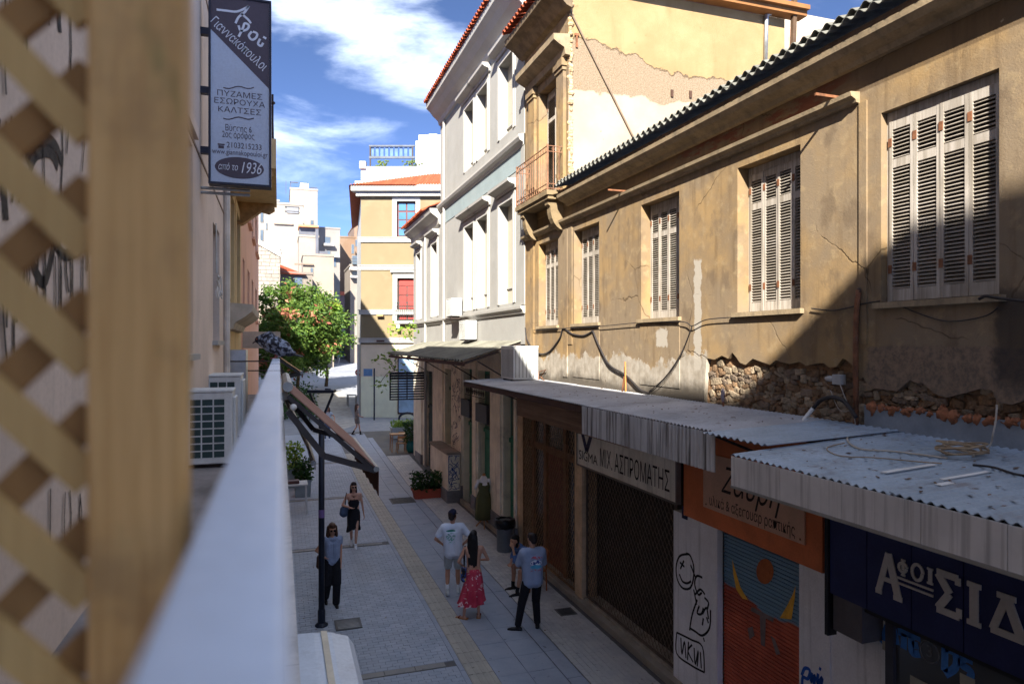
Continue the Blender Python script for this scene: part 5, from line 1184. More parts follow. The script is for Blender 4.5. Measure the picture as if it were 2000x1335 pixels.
# graffiti on the near part of that wall, seen through the trellis
gpx = [[(52, 318), (60, 288), (84, 270), (108, 286), (120, 320)], [(56, 330), (70, 300), (98, 298), (112, 326)], [(44, 470), (60, 510), (84, 552), (100, 500), (104, 470)], [(104, 470), (124, 498), (150, 492)], [(78, -30), (88, 10), (98, 28)], [(118, -20), (114, 30), (116, 64)], [(-10, 300), (4, 360), (10, 430)]]
for g_ in gpx:
    m = MB(); m.ribbon([(p.y, p.z) for p in bez([onX(px, py, LX) for px, py in g_], 4)], .05, (LX, 0, 0), (0, 1, 0), (0, 0, 1), (1, 0, 0), .003); m.build('graffiti_stroke', m_blk, pl_)
rng = random.Random(31)
for k in range(44):
    px_ = rng.uniform(-5, 170); py_ = rng.choice([225, 240, 475, 490, 0, 960]) + rng.uniform(-12, 12); q = onX(px_, py_, LX); m = MB(); ln = rng.uniform(.12, .4)
    m.ribbon([(q.y, q.z), (q.y + rng.uniform(-.03, .03), q.z - ln * .5), (q.y + rng.uniform(-.03, .03), q.z - ln)], rng.uniform(.01, .022), (LX, 0, 0), (0, 1, 0), (0, 0, 1), (1, 0, 0), .004 + .0001 * k); m.build('paint_drip', m_blk, pl_)
bl_ = thing('beige_building', 'beige classical building with tall windows and a stone balcony on the left', 'building', (LX, 15, 0))
bops = [(13.1, 14.2, 6.1, 8.0, .3), (14.9, 16.2, 6.1, 8.0, .3), (13.4, 15.8, 8.75, 11.6, .3)]
w = MB(); lwall(w, 12.5, 17.7, 0, 13.2, bops, .3); w.build('wall', m_lbeige, bl_)
m = MB(); m.box(LX - 8, LX - .35, 12.51, 17.69, 0, 13.1); m.build('core', m_lbeige, bl_)
for a_, b_, c_, d_, _ in bops:
    m = MB(); m.box(LX - .29, LX - .24, a_ + .002, b_ - .002, c_ + .002, d_ - .002); m.build('window_pane', m_dim, bl_)
    m = MB(); m.box(LX - .01, LX + .06, a_ - .2, a_ - .002, c_, d_ + .2); m.box(LX - .01, LX + .06, b_ + .002, b_ + .2, c_, d_ + .2); m.box(LX - .01, LX + .06, a_ - .002, b_ + .002, d_ + .002, d_ + .2); m.build('window_surround', m_lbeige, bl_)
m = MB(); m.rings([[(LX + o_, y_, z_) for o_, z_ in [(-.01, 5.55), (.1, 5.57), (.14, 5.68), (.3, 5.78), (.42, 5.88), (.44, 6.0), (-.01, 6.03)]] for y_ in (12.9, 16.8)]); m.build('hood_cornice', M('hood_grey', (190, 180, 164), .9, dirt=.4), bl_)
m = MB(); m.box(LX, LX + .82, 12.9, 16.6, 8.42, 8.56); m.build('balcony_slab', m_lbeige, bl_)
for y_ in (13.1, 16.3):
    m = MB(); m.prism([(LX, 8.419), (LX + .76, 8.419), (LX + .78, 8.3), (LX + .66, 8.22), (LX + .5, 8.26), (LX + .3, 8.1), (LX + .12, 7.95), (LX, 7.92)], 'y', y_ - .15, y_ + .15); m.build('scroll_corbel', M('gilt_stone', (170, 134, 86), .8, .25, 8), bl_)
m = MB(); m.box(LX + .7, LX + .82, 12.9, 13.02, 8.56, 8.95); m.build('balcony_pier', m_lbeige, bl_)
m = MB(); m.tube([(LX + .76, 12.96, 8.95), (LX + .76, 12.96, 9.75)], .02, 6); m.ball((LX + .76, 12.96, 9.6), .05, .05, .03, 8, 4); m.build('rail_post', M('dark_iron', (58, 48, 44)), bl_)
m = MB(); m.bar((LX + .76, 12.96, 9.4), (LX + .76, 16.5, 9.4), .03, .03); m.bar((LX + .76, 12.96, 8.9), (LX + .76, 16.5, 8.9), .03, .03); m.build('rail', M('dark_iron', (58, 48, 44)), bl_)
pk = thing('pink_building', 'salmon pink building with a row of blue grey windows on the left', 'building', (LX, 25, 0))
pkw = [(a, b, c, d, .18) for c, d in ((6.2, 7.5), (8.9, 10.4), (11.9, 13.3)) for a, b in ((18.6, 19.6), (21.4, 22.8), (24.6, 26.2), (28.2, 30.4))]
w = MB(); lwall(w, 17.7, 32.7, 0, 16.6, pkw, .18); w.build('wall', m_pink, pk)
m = MB(); m.box(LX - 8, LX - .3, 17.71, 32.7, 0, 16.5); m.build('core', m_pink, pk)
for a_, b_, c_, d_, _ in pkw:
    m = MB(); m.box(LX - .17, LX - .12, a_ + .002, b_ - .002, c_ + .002, d_ - .002); m.build('window_pane', M('blue_shutter', (140, 160, 188), .5), pk)
    m = MB(); m.box(LX - .02, LX + .1, a_ - .08, b_ + .08, c_ - .08, c_ - .002); m.build('window_sill', m_pink, pk)
m = MB(); m.box(LX, LX + .9, 18.5, 18.8, 5.2, 5.62); m.build('shop_hood', M('hood_grey', (190, 180, 164)), pk)
hs = thing('shadow_roof_building', 'unseen plain building left behind the viewer, roofline shaped for its shadow', 'building', (LX, -20, 0))
m = MB(); m.prism([(-4.01, 0), (-4.01, 14.6), (-7.7, 14.8), (-8.5, 16.0), (-9.1, 16.7), (-12, 16.8), (-34, 17), (-34, 0)], 'x', LX - 8, LX); m.build('wall', m_peach, hs)  # unseen; sloped roofline shaped to throw the diagonal shadow on the ochre wall
for k in range(6):
    m = MB(); m.box(LX, LX + .05, -32 + k * 4.5, -30.6 + k * 4.5, 5.6, 7.6); m.build('window', m_dim, hs)
hr = thing('back_building', 'ochre shop building on the right behind the viewer', 'building', (FX, -12, 0))
m = MB(); m.box(FX + .01, FX + 8, -40, 1.9, 0, 9.2); m.build('wall', m_ochre, hr)
for k in range(8):
    m = MB(); m.box(FX - .03, FX + .02, -36 + k * 4.6, -34.8 + k * 4.6, 5.7, 7.7); m.build('window', m_dim, hr)

lh = thing('far_left_shade_block', 'unseen plain block behind the pink building, added to shade the far street', 'building', (-6, 47, 0))
m = MB(); m.box(-10, -2.6, 33.5, 64, 0, 11.6); m.build('wall', m_peach, lh)  # hidden from view; added and sized to keep sun off the far street
for k in range(6):
    m = MB(); m.box(-2.62, -2.55, 36 + k * 4.4, 37.4 + k * 4.4, 5.5, 7.3); m.build('window', m_dim, lh)
# ================================================================== NEAR LEFT: terrace, rail, post, trellis
def blob(name, caps, voxel, mat_, parent=None, smooth=4, world=False, balls=(), boxes=()):
    """union of tapered capsules / ellipsoids grown into one continuous skin"""
    m = MB()
    for p0, r0, p1, r1 in caps:
        p0 = Vector(p0); p1 = Vector(p1); d = p1 - p0; L = max(d.length, 1e-5); d = d / L
        u = d.cross(Vector((0, 0, 1)))
        if u.length < .1: u = d.cross(Vector((1, 0, 0)))
        u.normalize(); w_ = d.cross(u); n = 12; rg = []
        for t in (-80, -50, -20): rg.append((p0 + d * r0 * math.sin(R(t)), r0 * math.cos(R(t))))
        for t in (20, 50, 80): rg.append((p1 + d * r1 * math.sin(R(t)), r1 * math.cos(R(t))))
        m.rings([[c + (u * math.cos(2*math.pi*j/n) + w_ * math.sin(2*math.pi*j/n)) * rr for j in range(n)] for c, rr in rg])
    for c, (a, b, e), rot in balls:
        t_ = MB(); t_.ball((0, 0, 0), a, b, e, 16, 10); mt = Matrix.Translation(Vector(c)) @ rot.to_4x4() if rot else Matrix.Translation(Vector(c))
        m.poly([mt @ Vector(v) for v in t_.v], t_.f)
    me = m.mesh(name, mat_)
    o = bpy.data.objects.new('tmp', me); col.objects.link(o)
    rm = o.modifiers.new('r', 'REMESH'); rm.mode = 'VOXEL'; rm.voxel_size = voxel; rm.use_smooth_shade = True
    if smooth: sm_ = o.modifiers.new('s', 'SMOOTH'); sm_.factor = .5; sm_.iterations = smooth
    dg = bpy.context.evaluated_depsgraph_get(); me2 = bpy.data.meshes.new_from_object(o.evaluated_get(dg))
    bpy.data.objects.remove(o); bpy.data.meshes.remove(me)
    me2.name = name; me2.materials.clear(); me2.materials.append(mat_); me2.polygons.foreach_set('use_smooth', [True] * len(me2.polygons))
    ob = bpy.data.objects.new(name, me2); link(ob, parent, world); return ob
tr = thing('terrace', 'concrete terrace over the left shops with marble edge', 'terrace', (-.4, 6, 0))
m = MB(); m.box(LX + .002, .02, -4, 18.3, 3.7, 4.05); m.build('floor_slab', M('terrace_floor', (134, 128, 126), .9, .25, 2, 30, .4, .006, dirt=.5, dscale=1.5), tr)
for k in range(9):
    m = MB(); m.box(.0205, .072, -3.9 + k * 2.2, -3.905 + (k + 1) * 2.2, 3.9, 4.1); m.build('marble_edge', M('marble_edge', (196, 192, 186), .6, .12, 3, dirt=.45, dscale=2, streak=.3), tr)
m = MB(); m.box(LX + .002, .018, -4, 18.3, 0, 3.695); m.build('shop_wall', M('left_shop_wall', (150, 142, 132), .9, .15, 2, dirt=.4), tr)
m = MB(); m.box(-.02, .02, 9.3, 18.3, 4.051, 4.42); m.build('low_parapet', M('parapet_grey', (176, 168, 158), .9, dirt=.4), tr)
RW, RZ = .045, 5.3 - .096
rail = thing('balcony_rail', 'blue white painted metal balcony rail running away from the viewer', 'railing', (-.02, 2, 4.05))
m = MB(); m.box(-.042, .004, -1.2, 4.9, RZ - .03, RZ); m.build('top_rail', M('rail_paint', (196, 210, 230), .35, .07, 2.0, 60, .08, .001, dirt=.3, dscale=7, dirtc=(.2, .2, .22), spec=.5), rail, bevel=.004)
for y_ in (-.9, 1.4, 2.5, 3.6, 4.75):
    m = MB(); m.box(-.035, -.003, y_, y_ + .03, 4.05, RZ - .031); m.build('post', M('rail_paint', (200, 212, 228)), rail)
for y_, h_ in ((2.62, .001), (3.55, .0012), (4.3, .001)):
    m = MB(); m.box(-.0415, .0035, y_, y_ + .02, RZ - .031, RZ + h_); m.build('weld_seam', M('seam_grey', (130, 136, 146), .6, .3, 30), rail)
m = MB(); m.box(-.03, -.008, -1.2, 4.88, 4.2, 4.23); m.build('lower_rail', M('rail_paint', (200, 212, 228)), rail)
def postwood():
    b = NB('treated_pine'); g = b.noise(1, 6, .6, vec=b.scaled((150, 150, 5)), dist=.8); n = b.noise(16, 4, .6); gr = b.noise(22, 3, .6, vec=b.scaled((1, 1, .5)))
    cc = b.mix(b.ss(g, .3, .7), s2l((222, 182, 122)), s2l((198, 156, 98))); cc = b.mix(b.ss(n, .45, .75, 0, .5), cc, s2l((150, 120, 84)))
    cc = b.mix(b.ss(gr, .6, .72, 0, .5), cc, s2l((112, 118, 66)))
    return b.done(cc, .75, g, .25, .001)
m_pine = postwood()
tp = thing('trellis_panel', 'blurred diagonal wooden trellis panel on a square post at the left edge', 'trellis', (-.12, .53, 4.05))
m = MB(); m.box(-.120, -.062, .515, .565, 4.05, 6.4); m.build('post', m_pine, tp, bevel=.004)
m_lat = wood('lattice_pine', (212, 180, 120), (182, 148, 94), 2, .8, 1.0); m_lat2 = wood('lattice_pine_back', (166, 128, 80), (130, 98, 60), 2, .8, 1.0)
for k in range(-12, 24):
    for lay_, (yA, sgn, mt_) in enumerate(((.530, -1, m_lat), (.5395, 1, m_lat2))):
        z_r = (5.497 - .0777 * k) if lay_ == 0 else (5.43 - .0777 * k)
        xa, xb = -.62, -.1205; za, zb = z_r + sgn * 1.09 * (xa + .172), z_r + sgn * 1.09 * (xb + .172)
        m = MB(); A_, B_ = Vector((xa, yA, za)), Vector((xb, yA, zb)); d_ = (B_ - A_).normalized(); nn = Vector((-d_.z, 0, d_.x)) * .011
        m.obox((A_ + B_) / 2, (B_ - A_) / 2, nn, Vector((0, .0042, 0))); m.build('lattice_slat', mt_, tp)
# pigeon asleep on the rail end
RT = Vector((CS, -SN, 0)); FW = Vector((SN, CS, 0)); UP = Vector((0, 0, 1))
pb = Vector((-.019, 4.85, RZ)); pgn = thing('pigeon', 'dark speckled pigeon with tucked head perched on the rail end', 'pigeon', pb)
def PL(r, f, u): return pb + RT * r + FW * f + UP * u
def pigeon_mat():
    b = NB('pigeon_feather'); v = b.n('ShaderNodeTexVoronoi'); v.inputs['Scale'].default_value = 42; b.t.links.new(b.pos(), v.inputs['Vector']); n = b.noise(38, 4, .6)
    cc = b.mix(b.ss(n, .47, .56), s2l((34, 36, 46)), s2l((168, 178, 196))); cc = b.mix(b.ss(v.outputs['Distance'], .1, .5, 0, .4), cc, (.02, .02, .03))
    return b.done(cc, .7, n, .4, .003)
m_pg_ = pigeon_mat()
body = blob('body', [(PL(-.085, 0, .115), .04, PL(-.02, 0, .095), .066), (PL(-.02, 0, .095), .066, PL(.04, 0, .07), .058), (PL(.04, 0, .07), .056, PL(.095, .0, .04), .028), (PL(-.09, 0, .13), .036, PL(-.05, 0, .14), .045)], .006, m_pg_, pgn, 3, True)
m_pd = M('pigeon_dark', (38, 38, 48), .7)
blob('head', [(PL(-.115, -.005, .125), .026, PL(-.10, -.005, .118), .03)], .005, m_pd, pgn, 3, True)
m = MB(); m.tube([PL(-.132, -.01, .116), PL(-.148, -.012, .106), PL(-.153, -.012, .1)], .006, 6, .002); m.build('beak', M('beak', (70, 64, 66)), pgn)
m = MB(); m.ball(PL(-.118, -.032, .13), .004, .004, .004, 8, 5); m.build('eye', M('eye_orange', (190, 90, 30)), pgn)
m = MB(); m.rings([[PL(.08, f_, u_) for f_, u_ in ((-.022, .045), (.022, .045), (.022, .03), (-.022, .03))], [PL(.175, f_, u_) for f_, u_ in ((-.03, .016), (.03, .016), (.03, .01), (-.03, .01))]]); m.build('tail', m_pd, pgn)
for s_ in (-1, 1):
    blob('wing', [(PL(-.05, s_ * .05, .115), .02, PL(.02, s_ * .05, .095), .026), (PL(.02, s_ * .05, .095), .024, PL(.12, s_ * .02, .04), .008)], .006, m_pg_, pgn, 3, True)
    m = MB(); m.tube([PL(.005, s_ * .018, .04), PL(.0, s_ * .018, .008)], .0045, 6)
    for k in (-1, 0, 1): m.tube([PL(0, s_ * .018, .006), PL(-.028, s_ * .018 + k * .012, .003)], .003, 5)
    m.build('foot', M('pigeon_foot', (176, 100, 96)), pgn)
# air conditioners on the terrace
ac_unit('white air conditioner on the terrace, nearest to the trellis post', (-.66, 7.75, 4.06), .42, .42, .78, 'grid')
ac_unit('white air conditioner on the terrace behind the nearest one', (-.68, 10.1, 4.06), .7, .40, .84, 'grid')
m = MB(); m.box(-.84, -.56, 13.2, 13.9, 4.06, 5.2); tag(m.build('metal_cabinet', M('zinc', (170, 172, 172)), bevel=.01), 'old grey metal duct cabinet at the end of the left terrace', 'cabinet')
for lab, pts in (('white cable lying on the terrace floor behind the trellis', [(-.75, 2.0, 4.07), (-.6, 2.35, 4.065), (-.66, 2.7, 4.07), (-.5, 3.2, 4.065), (-.55, 3.8, 4.07)]), ('black cables bundled beside the terrace air conditioners', [(-.4, 7.6, 4.07), (-.36, 8.2, 4.08), (-.42, 8.9, 4.075), (-.35, 9.6, 4.08), (-.42, 10.5, 4.07)])): cable(lab, pts, .012, m_cabg if 'white' in lab else m_cab)
for k in range(2):
    m = MB(); m.tube([(LX, 13.0 + k * .9, 5.0 - k * .2), (-.1, 13.0 + k * .9, 5.0 - k * .2)], .012, 5); tag(m.build('iron_rod', M('dark_iron', (58, 48, 44))), 'thin iron rod sticking out of the beige building, ' + ('upper one' if k == 0 else 'lower one'), 'rod')
# hanging shop sign on the left
SY = 8.7
def sg_(px, py, y=SY): return onY(px, py, y)
hsn = thing('hanging_sign', 'vertical grey shop sign with dark corner, lettering for pyjamas and phone number', 'sign', (-.45, SY, 7.17))
m_sgl = M('sign_grey', (190, 200, 214), .4, .04, 1, dirt=.1); m_sdk = M('sign_brown', (84, 74, 82), .45, .06, 2, dirt=.1)
x0_, x1_, zb_, zt_ = sg_(407, 300).x, sg_(530, 300).x, sg_(468, 362).z, sg_(468, -6).z
m = MB(); m.box(x0_ + .025, x1_ - .025, SY + .004, SY + .16, zb_ + .025, zt_ - .025); m.build('panel', m_sgl, hsn)
m = MB()
for q in ((x0_, x0_ + .024, zb_, zt_), (x1_ - .024, x1_, zb_, zt_), (x0_ + .024, x1_ - .024, zb_, zb_ + .024), (x0_ + .024, x1_ - .024, zt_ - .024, zt_)): m.box(q[0], q[1], SY - .012, SY + .17, q[2], q[3])
m.build('frame', M('sign_edge', (44, 44, 56), .4), hsn)
SF = SY + .004
m = MB(); m.face([(sg_(411, 50).x, SF - .001, zt_ - .025), (x1_ - .026, SF - .001, zt_ - .025), (x1_ - .026, SF - .001, sg_(526, 174).z), (sg_(411, 56).x, SF - .001, sg_(411, 56).z)]); m.build('dark_corner', m_sdk, hsn)
m_slt = M('sign_light', (222, 224, 230), .5, .03)
UX = (1, 0, 0)
def stext(txt, pxa, pxb, py, hpx, mt_, **k):
    a, b = sg_(pxa, py), sg_(pxb, py); c = (a + b) / 2; kz = (sg_(468, 100).z - sg_(468, 101).z)
    return lettering(txt, hpx * kz * 1.32, (c.x, SF - .002, c.z), UX, WZ, mt_, hsn, .0015, wfit=b.x - a.x, **k)
stext('ΠΥΖΑΜΕΣ', 424, 512, 186, 11.5, m_sdk, bold=0.0); stext('ΕΣΩΡΟΥΧΑ', 418, 517, 201, 11.5, m_sdk, bold=0.0); stext('KΑΛΤΣΕΣ', 426, 510, 217, 11.5, m_sdk, bold=0.0)
stext('Βύσσης 6', 440, 491, 252, 13, m_sdk); stext('2ος όροφος', 434, 497, 265, 13, m_sdk); stext('2103215233', 443, 511, 286, 12, m_sdk); stext('www.giannakopouloi.gr', 414, 523, 299, 11, m_sdk)
m = MB(); c_ = sg_(432, 285); m.box(c_.x - .03, c_.x + .03, SF - .004, SF - .002, c_.z - .028, c_.z + .005); m.box(c_.x - .038, c_.x + .038, SF - .0045, SF - .0025, c_.z + .01, c_.z + .026); m.build('phone_symbol', m_sdk, hsn)
c_ = sg_(468, 328); kx = sg_(469, 328).x - c_.x; kz = sg_(468, 327).z - c_.z
m = MB(); m.face([(c_.x + 48 * kx * math.cos(t), SF - .002, c_.z + 21 * kz * math.sin(t)) for t in [i * math.pi / 20 for i in range(40)]]); m.build('oval', m_sdk, hsn)
lettering('από το', .11, (c_.x - 23 * kx, SF - .003, c_.z), UX, WZ, m_slt, hsn, .0015, wfit=38 * kx, shear=.25); lettering('1936', .19, (c_.x + 21 * kx, SF - .003, c_.z), UX, WZ, m_slt, hsn, .0015, wfit=40 * kx, shear=.3)
for ys_, w_ in ((171, .012), (231, .012)):
    m = MB(); pts = [sg_(436 + i * 6, ys_ + 2.2 * math.sin(i * .95)) for i in range(11)]; m.ribbon([(p.x, p.z) for p in pts], w_, (0, SF - .002, 0), UX, WZ, (0, -1, 0), .0015); m.build('flourish', m_sdk, hsn)
for st_ in ([(423, 19), (440, 21), (462, 23), (478, 17), (486, 12)], [(486, 12), (478, 24), (466, 34), (460, 46)], [(470, 26), (484, 38), (490, 46)], [(466, 50), (470, 60), (482, 58), (486, 50), (478, 46), (474, 56), (466, 72)], [(492, 62), (486, 70), (492, 78), (500, 74), (502, 66), (494, 62)], [(508, 76), (504, 86), (510, 90), (514, 84)], [(514, 72), (520, 76)]):
    pts = bez([sg_(a, b) for a, b in st_], 5); m = MB(); m.ribbon([(p.x, p.z) for p in pts], .026, (0, SF - .003, 0), UX, WZ, (0, -1, 0), .0015); m.build('script_stroke', m_slt, hsn)
a, b = sg_(414, 38), sg_(518, 134); ux = (b - a).normalized(); wz = Vector((-ux.z, 0, ux.x))
lettering('Γιαννακόπουλοι', .155, ((a.x + b.x) / 2, SF - .003, (a.z + b.z) / 2), ux, wz, m_slt, hsn, .0015, wfit=(b - a).length, bold=0.0)
for py_ in (56, 172, 290):
    q = sg_(398, py_); m = MB(); m.box(LX, x0_ + .01, SY + .05, SY + .13, q.z - .04, q.z + .04); m.build('wall_bracket', M('sign_edge', (44, 44, 56)), hsn)
for k in range(2):
    q = sg_(430, 369 + k * 9, SY + .1); m = MB(); m.tube([(LX, SY + .1, q.z), (x0_ + .45, SY + .1, q.z)], .018, 6); m.build('lower_tube', M('zinc', (170, 172, 172)), hsn)
# white hood below the rail
hd = thing('shop_hood', 'white domed metal hood over the shop directly below the rail', 'awning', (.28, 3, 3.3))
hz = 3.3; pts = [(.07, hz - .35), (.49, hz - .35), (.49, hz - .08), (.45, hz - .02), (.34, hz + .02), (.22, hz + .035), (.07, hz + .04)]
m = MB(); m.prism(pts, 'y', -1, 4.88); m.build('casing', M('hood_white', (206, 214, 224), .4, .06, 2, dirt=.35, dscale=2.5, dirtc=(.3, .3, .3)), hd, bevel=.01)
m = MB(); m.prism([(.27, hz + .0335), (.31, hz + .03), (.31, hz + .036), (.27, hz + .0395)], 'y', -1, 4.87); m.build('seam_strip', M('seam_cream', (206, 196, 176)), hd)
m = MB(); m.ball((.53, 3.95, hz - .06), .05, .06, .05, 10, 6); m.build('end_knob', M('hood_white', (206, 214, 224)), hd, smooth=True)
# street lamp
q = onD(628, 672, 12.9); lm = thing('street_lamp', 'dark street lamp with open triangular head on a slim round pole', 'street lamp', (q.x, q.y, 0))
m_lamp = M('lamp_navy', (36, 42, 56), .45, .1, 4, metal=.3, dirt=.15)
zl = 4.42; m = MB(); m.tube([(q.x, q.y, 0), (q.x, q.y, zl - .47)], .055, 12); m.build('pole', m_lamp, lm, smooth=True)
m = MB(); m.lathe((q.x, q.y, 0), [(.12, .0), (.12, .04), (.07, .08), (.07, .3), (.056, .34)], 12); m.build('base', m_lamp, lm)
wd_ = .215
for s_ in (-1, 1): m = MB(); m.bar(Vector((q.x, q.y, zl - .49)) + RT * .03 * s_, Vector((q.x, q.y, zl - .04)) + RT * wd_ * s_, .035, .06, FW); m.build('arm', m_lamp, lm)
m = MB(); c_ = Vector((q.x, q.y, zl)); m.obox(c_, RT * (wd_ + .03), FW * .11, UP * .028); m.build('lamp_head', m_lamp, lm, bevel=.01)
m = MB(); m.obox(c_ - UP * .033, RT * .17, FW * .08, UP * .004); m.build('diffuser', M('diffuser', (196, 196, 190), .4), lm)
m = MB(); m.obox(c_ + UP * .04 + RT * .12, RT * .05, FW * .03, UP * .011); m.build('sensor', m_lamp, lm)
m = MB(); m.tube([(q.x, q.y, 2.05), (q.x, q.y, 2.2)], .0565, 12); m.build('sticker', M('sticker_violet', (120, 96, 150)), lm)
# awnings on the left
def awning(name, label, xa, za, xb, zb, y0, y1, mat_, valance, vmat, arms=True, bot=None):
    t = thing(name, label, 'awning', (xa, y0, za)); th = .015
    m = MB(); m.prism([(xa, za), (xb, zb), (xb, zb - th), (xa, za - th)], 'y', y0, y1); m.build('fabric', mat_, t)
    m = MB(); m.tube([(xb, y0 - .02, zb - .02), (xb, y1 + .02, zb - .02)], .035, 8); m.build('front_bar', M('awning_bar', (150, 150, 146), .4, metal=.5), t)
    m = MB(); n = 14; pts = [(y0 + (y1 - y0) * i / n, zb - valance + .03 * abs(math.sin(i * math.pi / 2))) for i in range(n + 1)]
    m.prism([(y0, zb - .03)] + pts + [(y1, zb - .03)], 'x', xb + .02, xb + .03); m.build('valance', vmat, t)
    m = MB(); m.tube([(xa, y0 - .03, za + .03), (xa, y1 + .03, za + .03)], .06, 8); m.build('roller', M('awning_bar', (150, 150, 146)), t)
    if arms:
        for y_ in (y0 + .03, y1 - .03):
            el = Vector(((xa + xb) / 2 - .1, y_ + .05, (za + zb) / 2 - .32)); m = MB(); m.bar((xa, y_, za - .25), el, .05, .07); m.bar(el, (xb, y_, zb - .04), .05, .07); m.build('folding_arm', M('arm_dark', (66, 62, 62), .5), t)
            m = MB(); m.bar((xa, y_, za - .08), (xb, y_, zb - .06), .03, .05); m.build('side_rail', M('arm_dark', (66, 62, 62)), t)
    return t
AY = 8.3
a1, b1 = onY(562, 760, AY), onY(735, 912, AY)
awning('fabric_awning', 'brown fabric awning with dark folding arms in front of the lamp post', a1.x, a1.z, b1.x, b1.z, AY, AY + 2.7, M('awning_brown', (142, 108, 96), .9, .12, 2, dirt=.3), .34, M('valance_brown', (92, 58, 48), .9))
m = MB(); m.ball((a1.x + .06, AY - .08, a1.z - .2), .04, .04, .04, 10, 6); tag(m.build('wall_lamp', M('globe', (214, 214, 210), .4), smooth=True), 'small white globe lamp at the awning root', 'lamp')
BY = 9.4; a2, b2 = onY(551, 778, BY), onY(612, 900, BY)
awning('fabric_awning', 'faded beige roll awning seen edge on beside the rail', a2.x + .02, a2.z, b2.x, b2.z, BY, BY + 2.6, M('awning_beige', (190, 180, 168), .9, .15, 3, dirt=.45, dscale=2.5), .12, M('awning_beige', (190, 180, 168)), False)
CY_ = 17.0; a3, b3 = onY(545, 696, CY_), onY(589, 726, CY_)
awning('fabric_awning', 'small tan topped awning past the pigeon', a3.x, a3.z, b3.x, b3.z, CY_, CY_ + .8, M('awning_tan', (196, 156, 116), .9), .14, M('valance_brown', (92, 58, 48)))
# ================================================================== PLANTS
m_leafs = {}
def leafmat(name, c1, c2):
    b = NB(name); i = b.island(); cc = b.mix(i, s2l(c1), s2l(c2)); cc = b.mix(b.ss(b.noise(1.2, 3), .4, .65, 0, .45), cc, mul(s2l(c1), .5))
    mt = b.done(cc, .55, None, spec=.3); tr_ = b.n('ShaderNodeBsdfTranslucent'); b.set(tr_.inputs[0], cc); ms = b.n('ShaderNodeMixShader'); ms.inputs[0].default_value = .3
    b.t.links.new(b.p.outputs[0], ms.inputs[1]); b.t.links.new(tr_.outputs[0], ms.inputs[2]); b.t.links.new(ms.outputs[0], b.out.inputs[0]); return mt
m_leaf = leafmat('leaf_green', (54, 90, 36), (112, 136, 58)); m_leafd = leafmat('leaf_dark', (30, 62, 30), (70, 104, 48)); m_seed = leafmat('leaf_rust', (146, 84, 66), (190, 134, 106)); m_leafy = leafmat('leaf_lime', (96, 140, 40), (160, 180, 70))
def leaf(mb, c, s, rng, asp=.45, droop=.3):
    d = Vector((rng.gauss(0, 1), rng.gauss(0, 1), rng.gauss(-droop, .7))).normalized(); u = d.cross(Vector((rng.gauss(0, 1), rng.gauss(0, 1), rng.gauss(0, 1)))).normalized(); n = d.cross(u)
    c = Vector(c); mb.face([c, c + d * s * .45 + u * s * asp * .5 + n * s * .06, c + d * s, c + d * s * .45 - u * s * asp * .5 + n * s * .06])
def tree(label, base, trunk_h, crown_c, rad, nclump, nleaf, ls, seed, seedfrac=.2, mat_=None, name='tree', lean=(0, 0)):
    rng = random.Random(seed); t = thing(name, label, 'tree', base); base = Vector(base); cc = Vector(crown_c)
    m = MB(); top = Vector((base.x + lean[0], base.y + lean[1], base.z + trunk_h)); m.tube(bez([base, base.lerp(top, .5) + Vector((.1, 0, 0)), top, cc], 4), .16, 8, .05); m.build('trunk', M('bark', (96, 80, 64), .95, .3, 6, 40, .8, .02), t, smooth=True)
    cl = []
    for k in range(nclump):
        v = Vector((rng.gauss(0, 1), rng.gauss(0, 1), rng.gauss(0, 1))).normalized() * (rng.uniform(.45, 1.0) ** .7) * (1 + .3 * math.sin(3.1 * k) * rng.random())
        cl.append(cc + Vector((v.x * rad[0], v.y * rad[1], v.z * rad[2])))
    lm_ = MB()
    for c in cl[::4]: lm_.tube(bez([top, top.lerp(c, .5) + Vector((0, 0, .3)), c], 3), .05, 5, .012)
    lm_.build('limbs', M('bark', (96, 80, 64)), t)['kind'] = 'stuff'
    a = MB(); b = MB()
    for c in cl:
        red = rng.random() < seedfrac; r = rng.uniform(.45, 1.0) * min(rad) * .2
        for _ in range(nleaf):
            p = c + Vector((rng.gauss(0, r), rng.gauss(0, r), rng.gauss(0, r * .7))); leaf(b if red and rng.random() < .6 else a, p, ls * rng.uniform(.6, 1.3), rng)
    a.build('crown', mat_ or m_leaf, t)['kind'] = 'stuff'
    if b.v: b.build('seed_clusters', m_seed, t)['kind'] = 'stuff'
    return t
cq = onD(588, 640, 56); gb = ground_z(cq.y)
tree('leafy green tree with rust coloured seed clusters at the left street corner', (cq.x - .3, cq.y, gb), 3.2, (cq.x, cq.y, cq.z), (3.3, 2.6, 3.7), 130, 105, .36, 17, .07)
c2 = onD(545, 665, 50); tree('smaller leaning tree with reddish seed clusters against the pink building', (c2.x - .2, c2.y, ground_z(c2.y)), 2.4, (c2.x, c2.y, c2.z - .3), (1.6, 1.8, 2.7), 60, 85, .34, 23, .24)
c3 = onD(637, 640, 60); tree('bright green tree at the right end of the tree group', (c3.x, c3.y, ground_z(c3.y)), 2.5, (c3.x, c3.y, c3.z), (1.5, 1.6, 2.8), 60, 80, .32, 29, .12, m_leafy)
rng = random.Random(77); h_ = MB(); c4 = onD(552, 735, 40)
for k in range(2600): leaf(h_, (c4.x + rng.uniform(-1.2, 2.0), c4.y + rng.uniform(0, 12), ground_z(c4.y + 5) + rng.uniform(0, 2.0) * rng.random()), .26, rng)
tag(h_.build('hedge', m_leafd), 'dark hedge and undergrowth below the trees', 'hedge', kind='stuff')
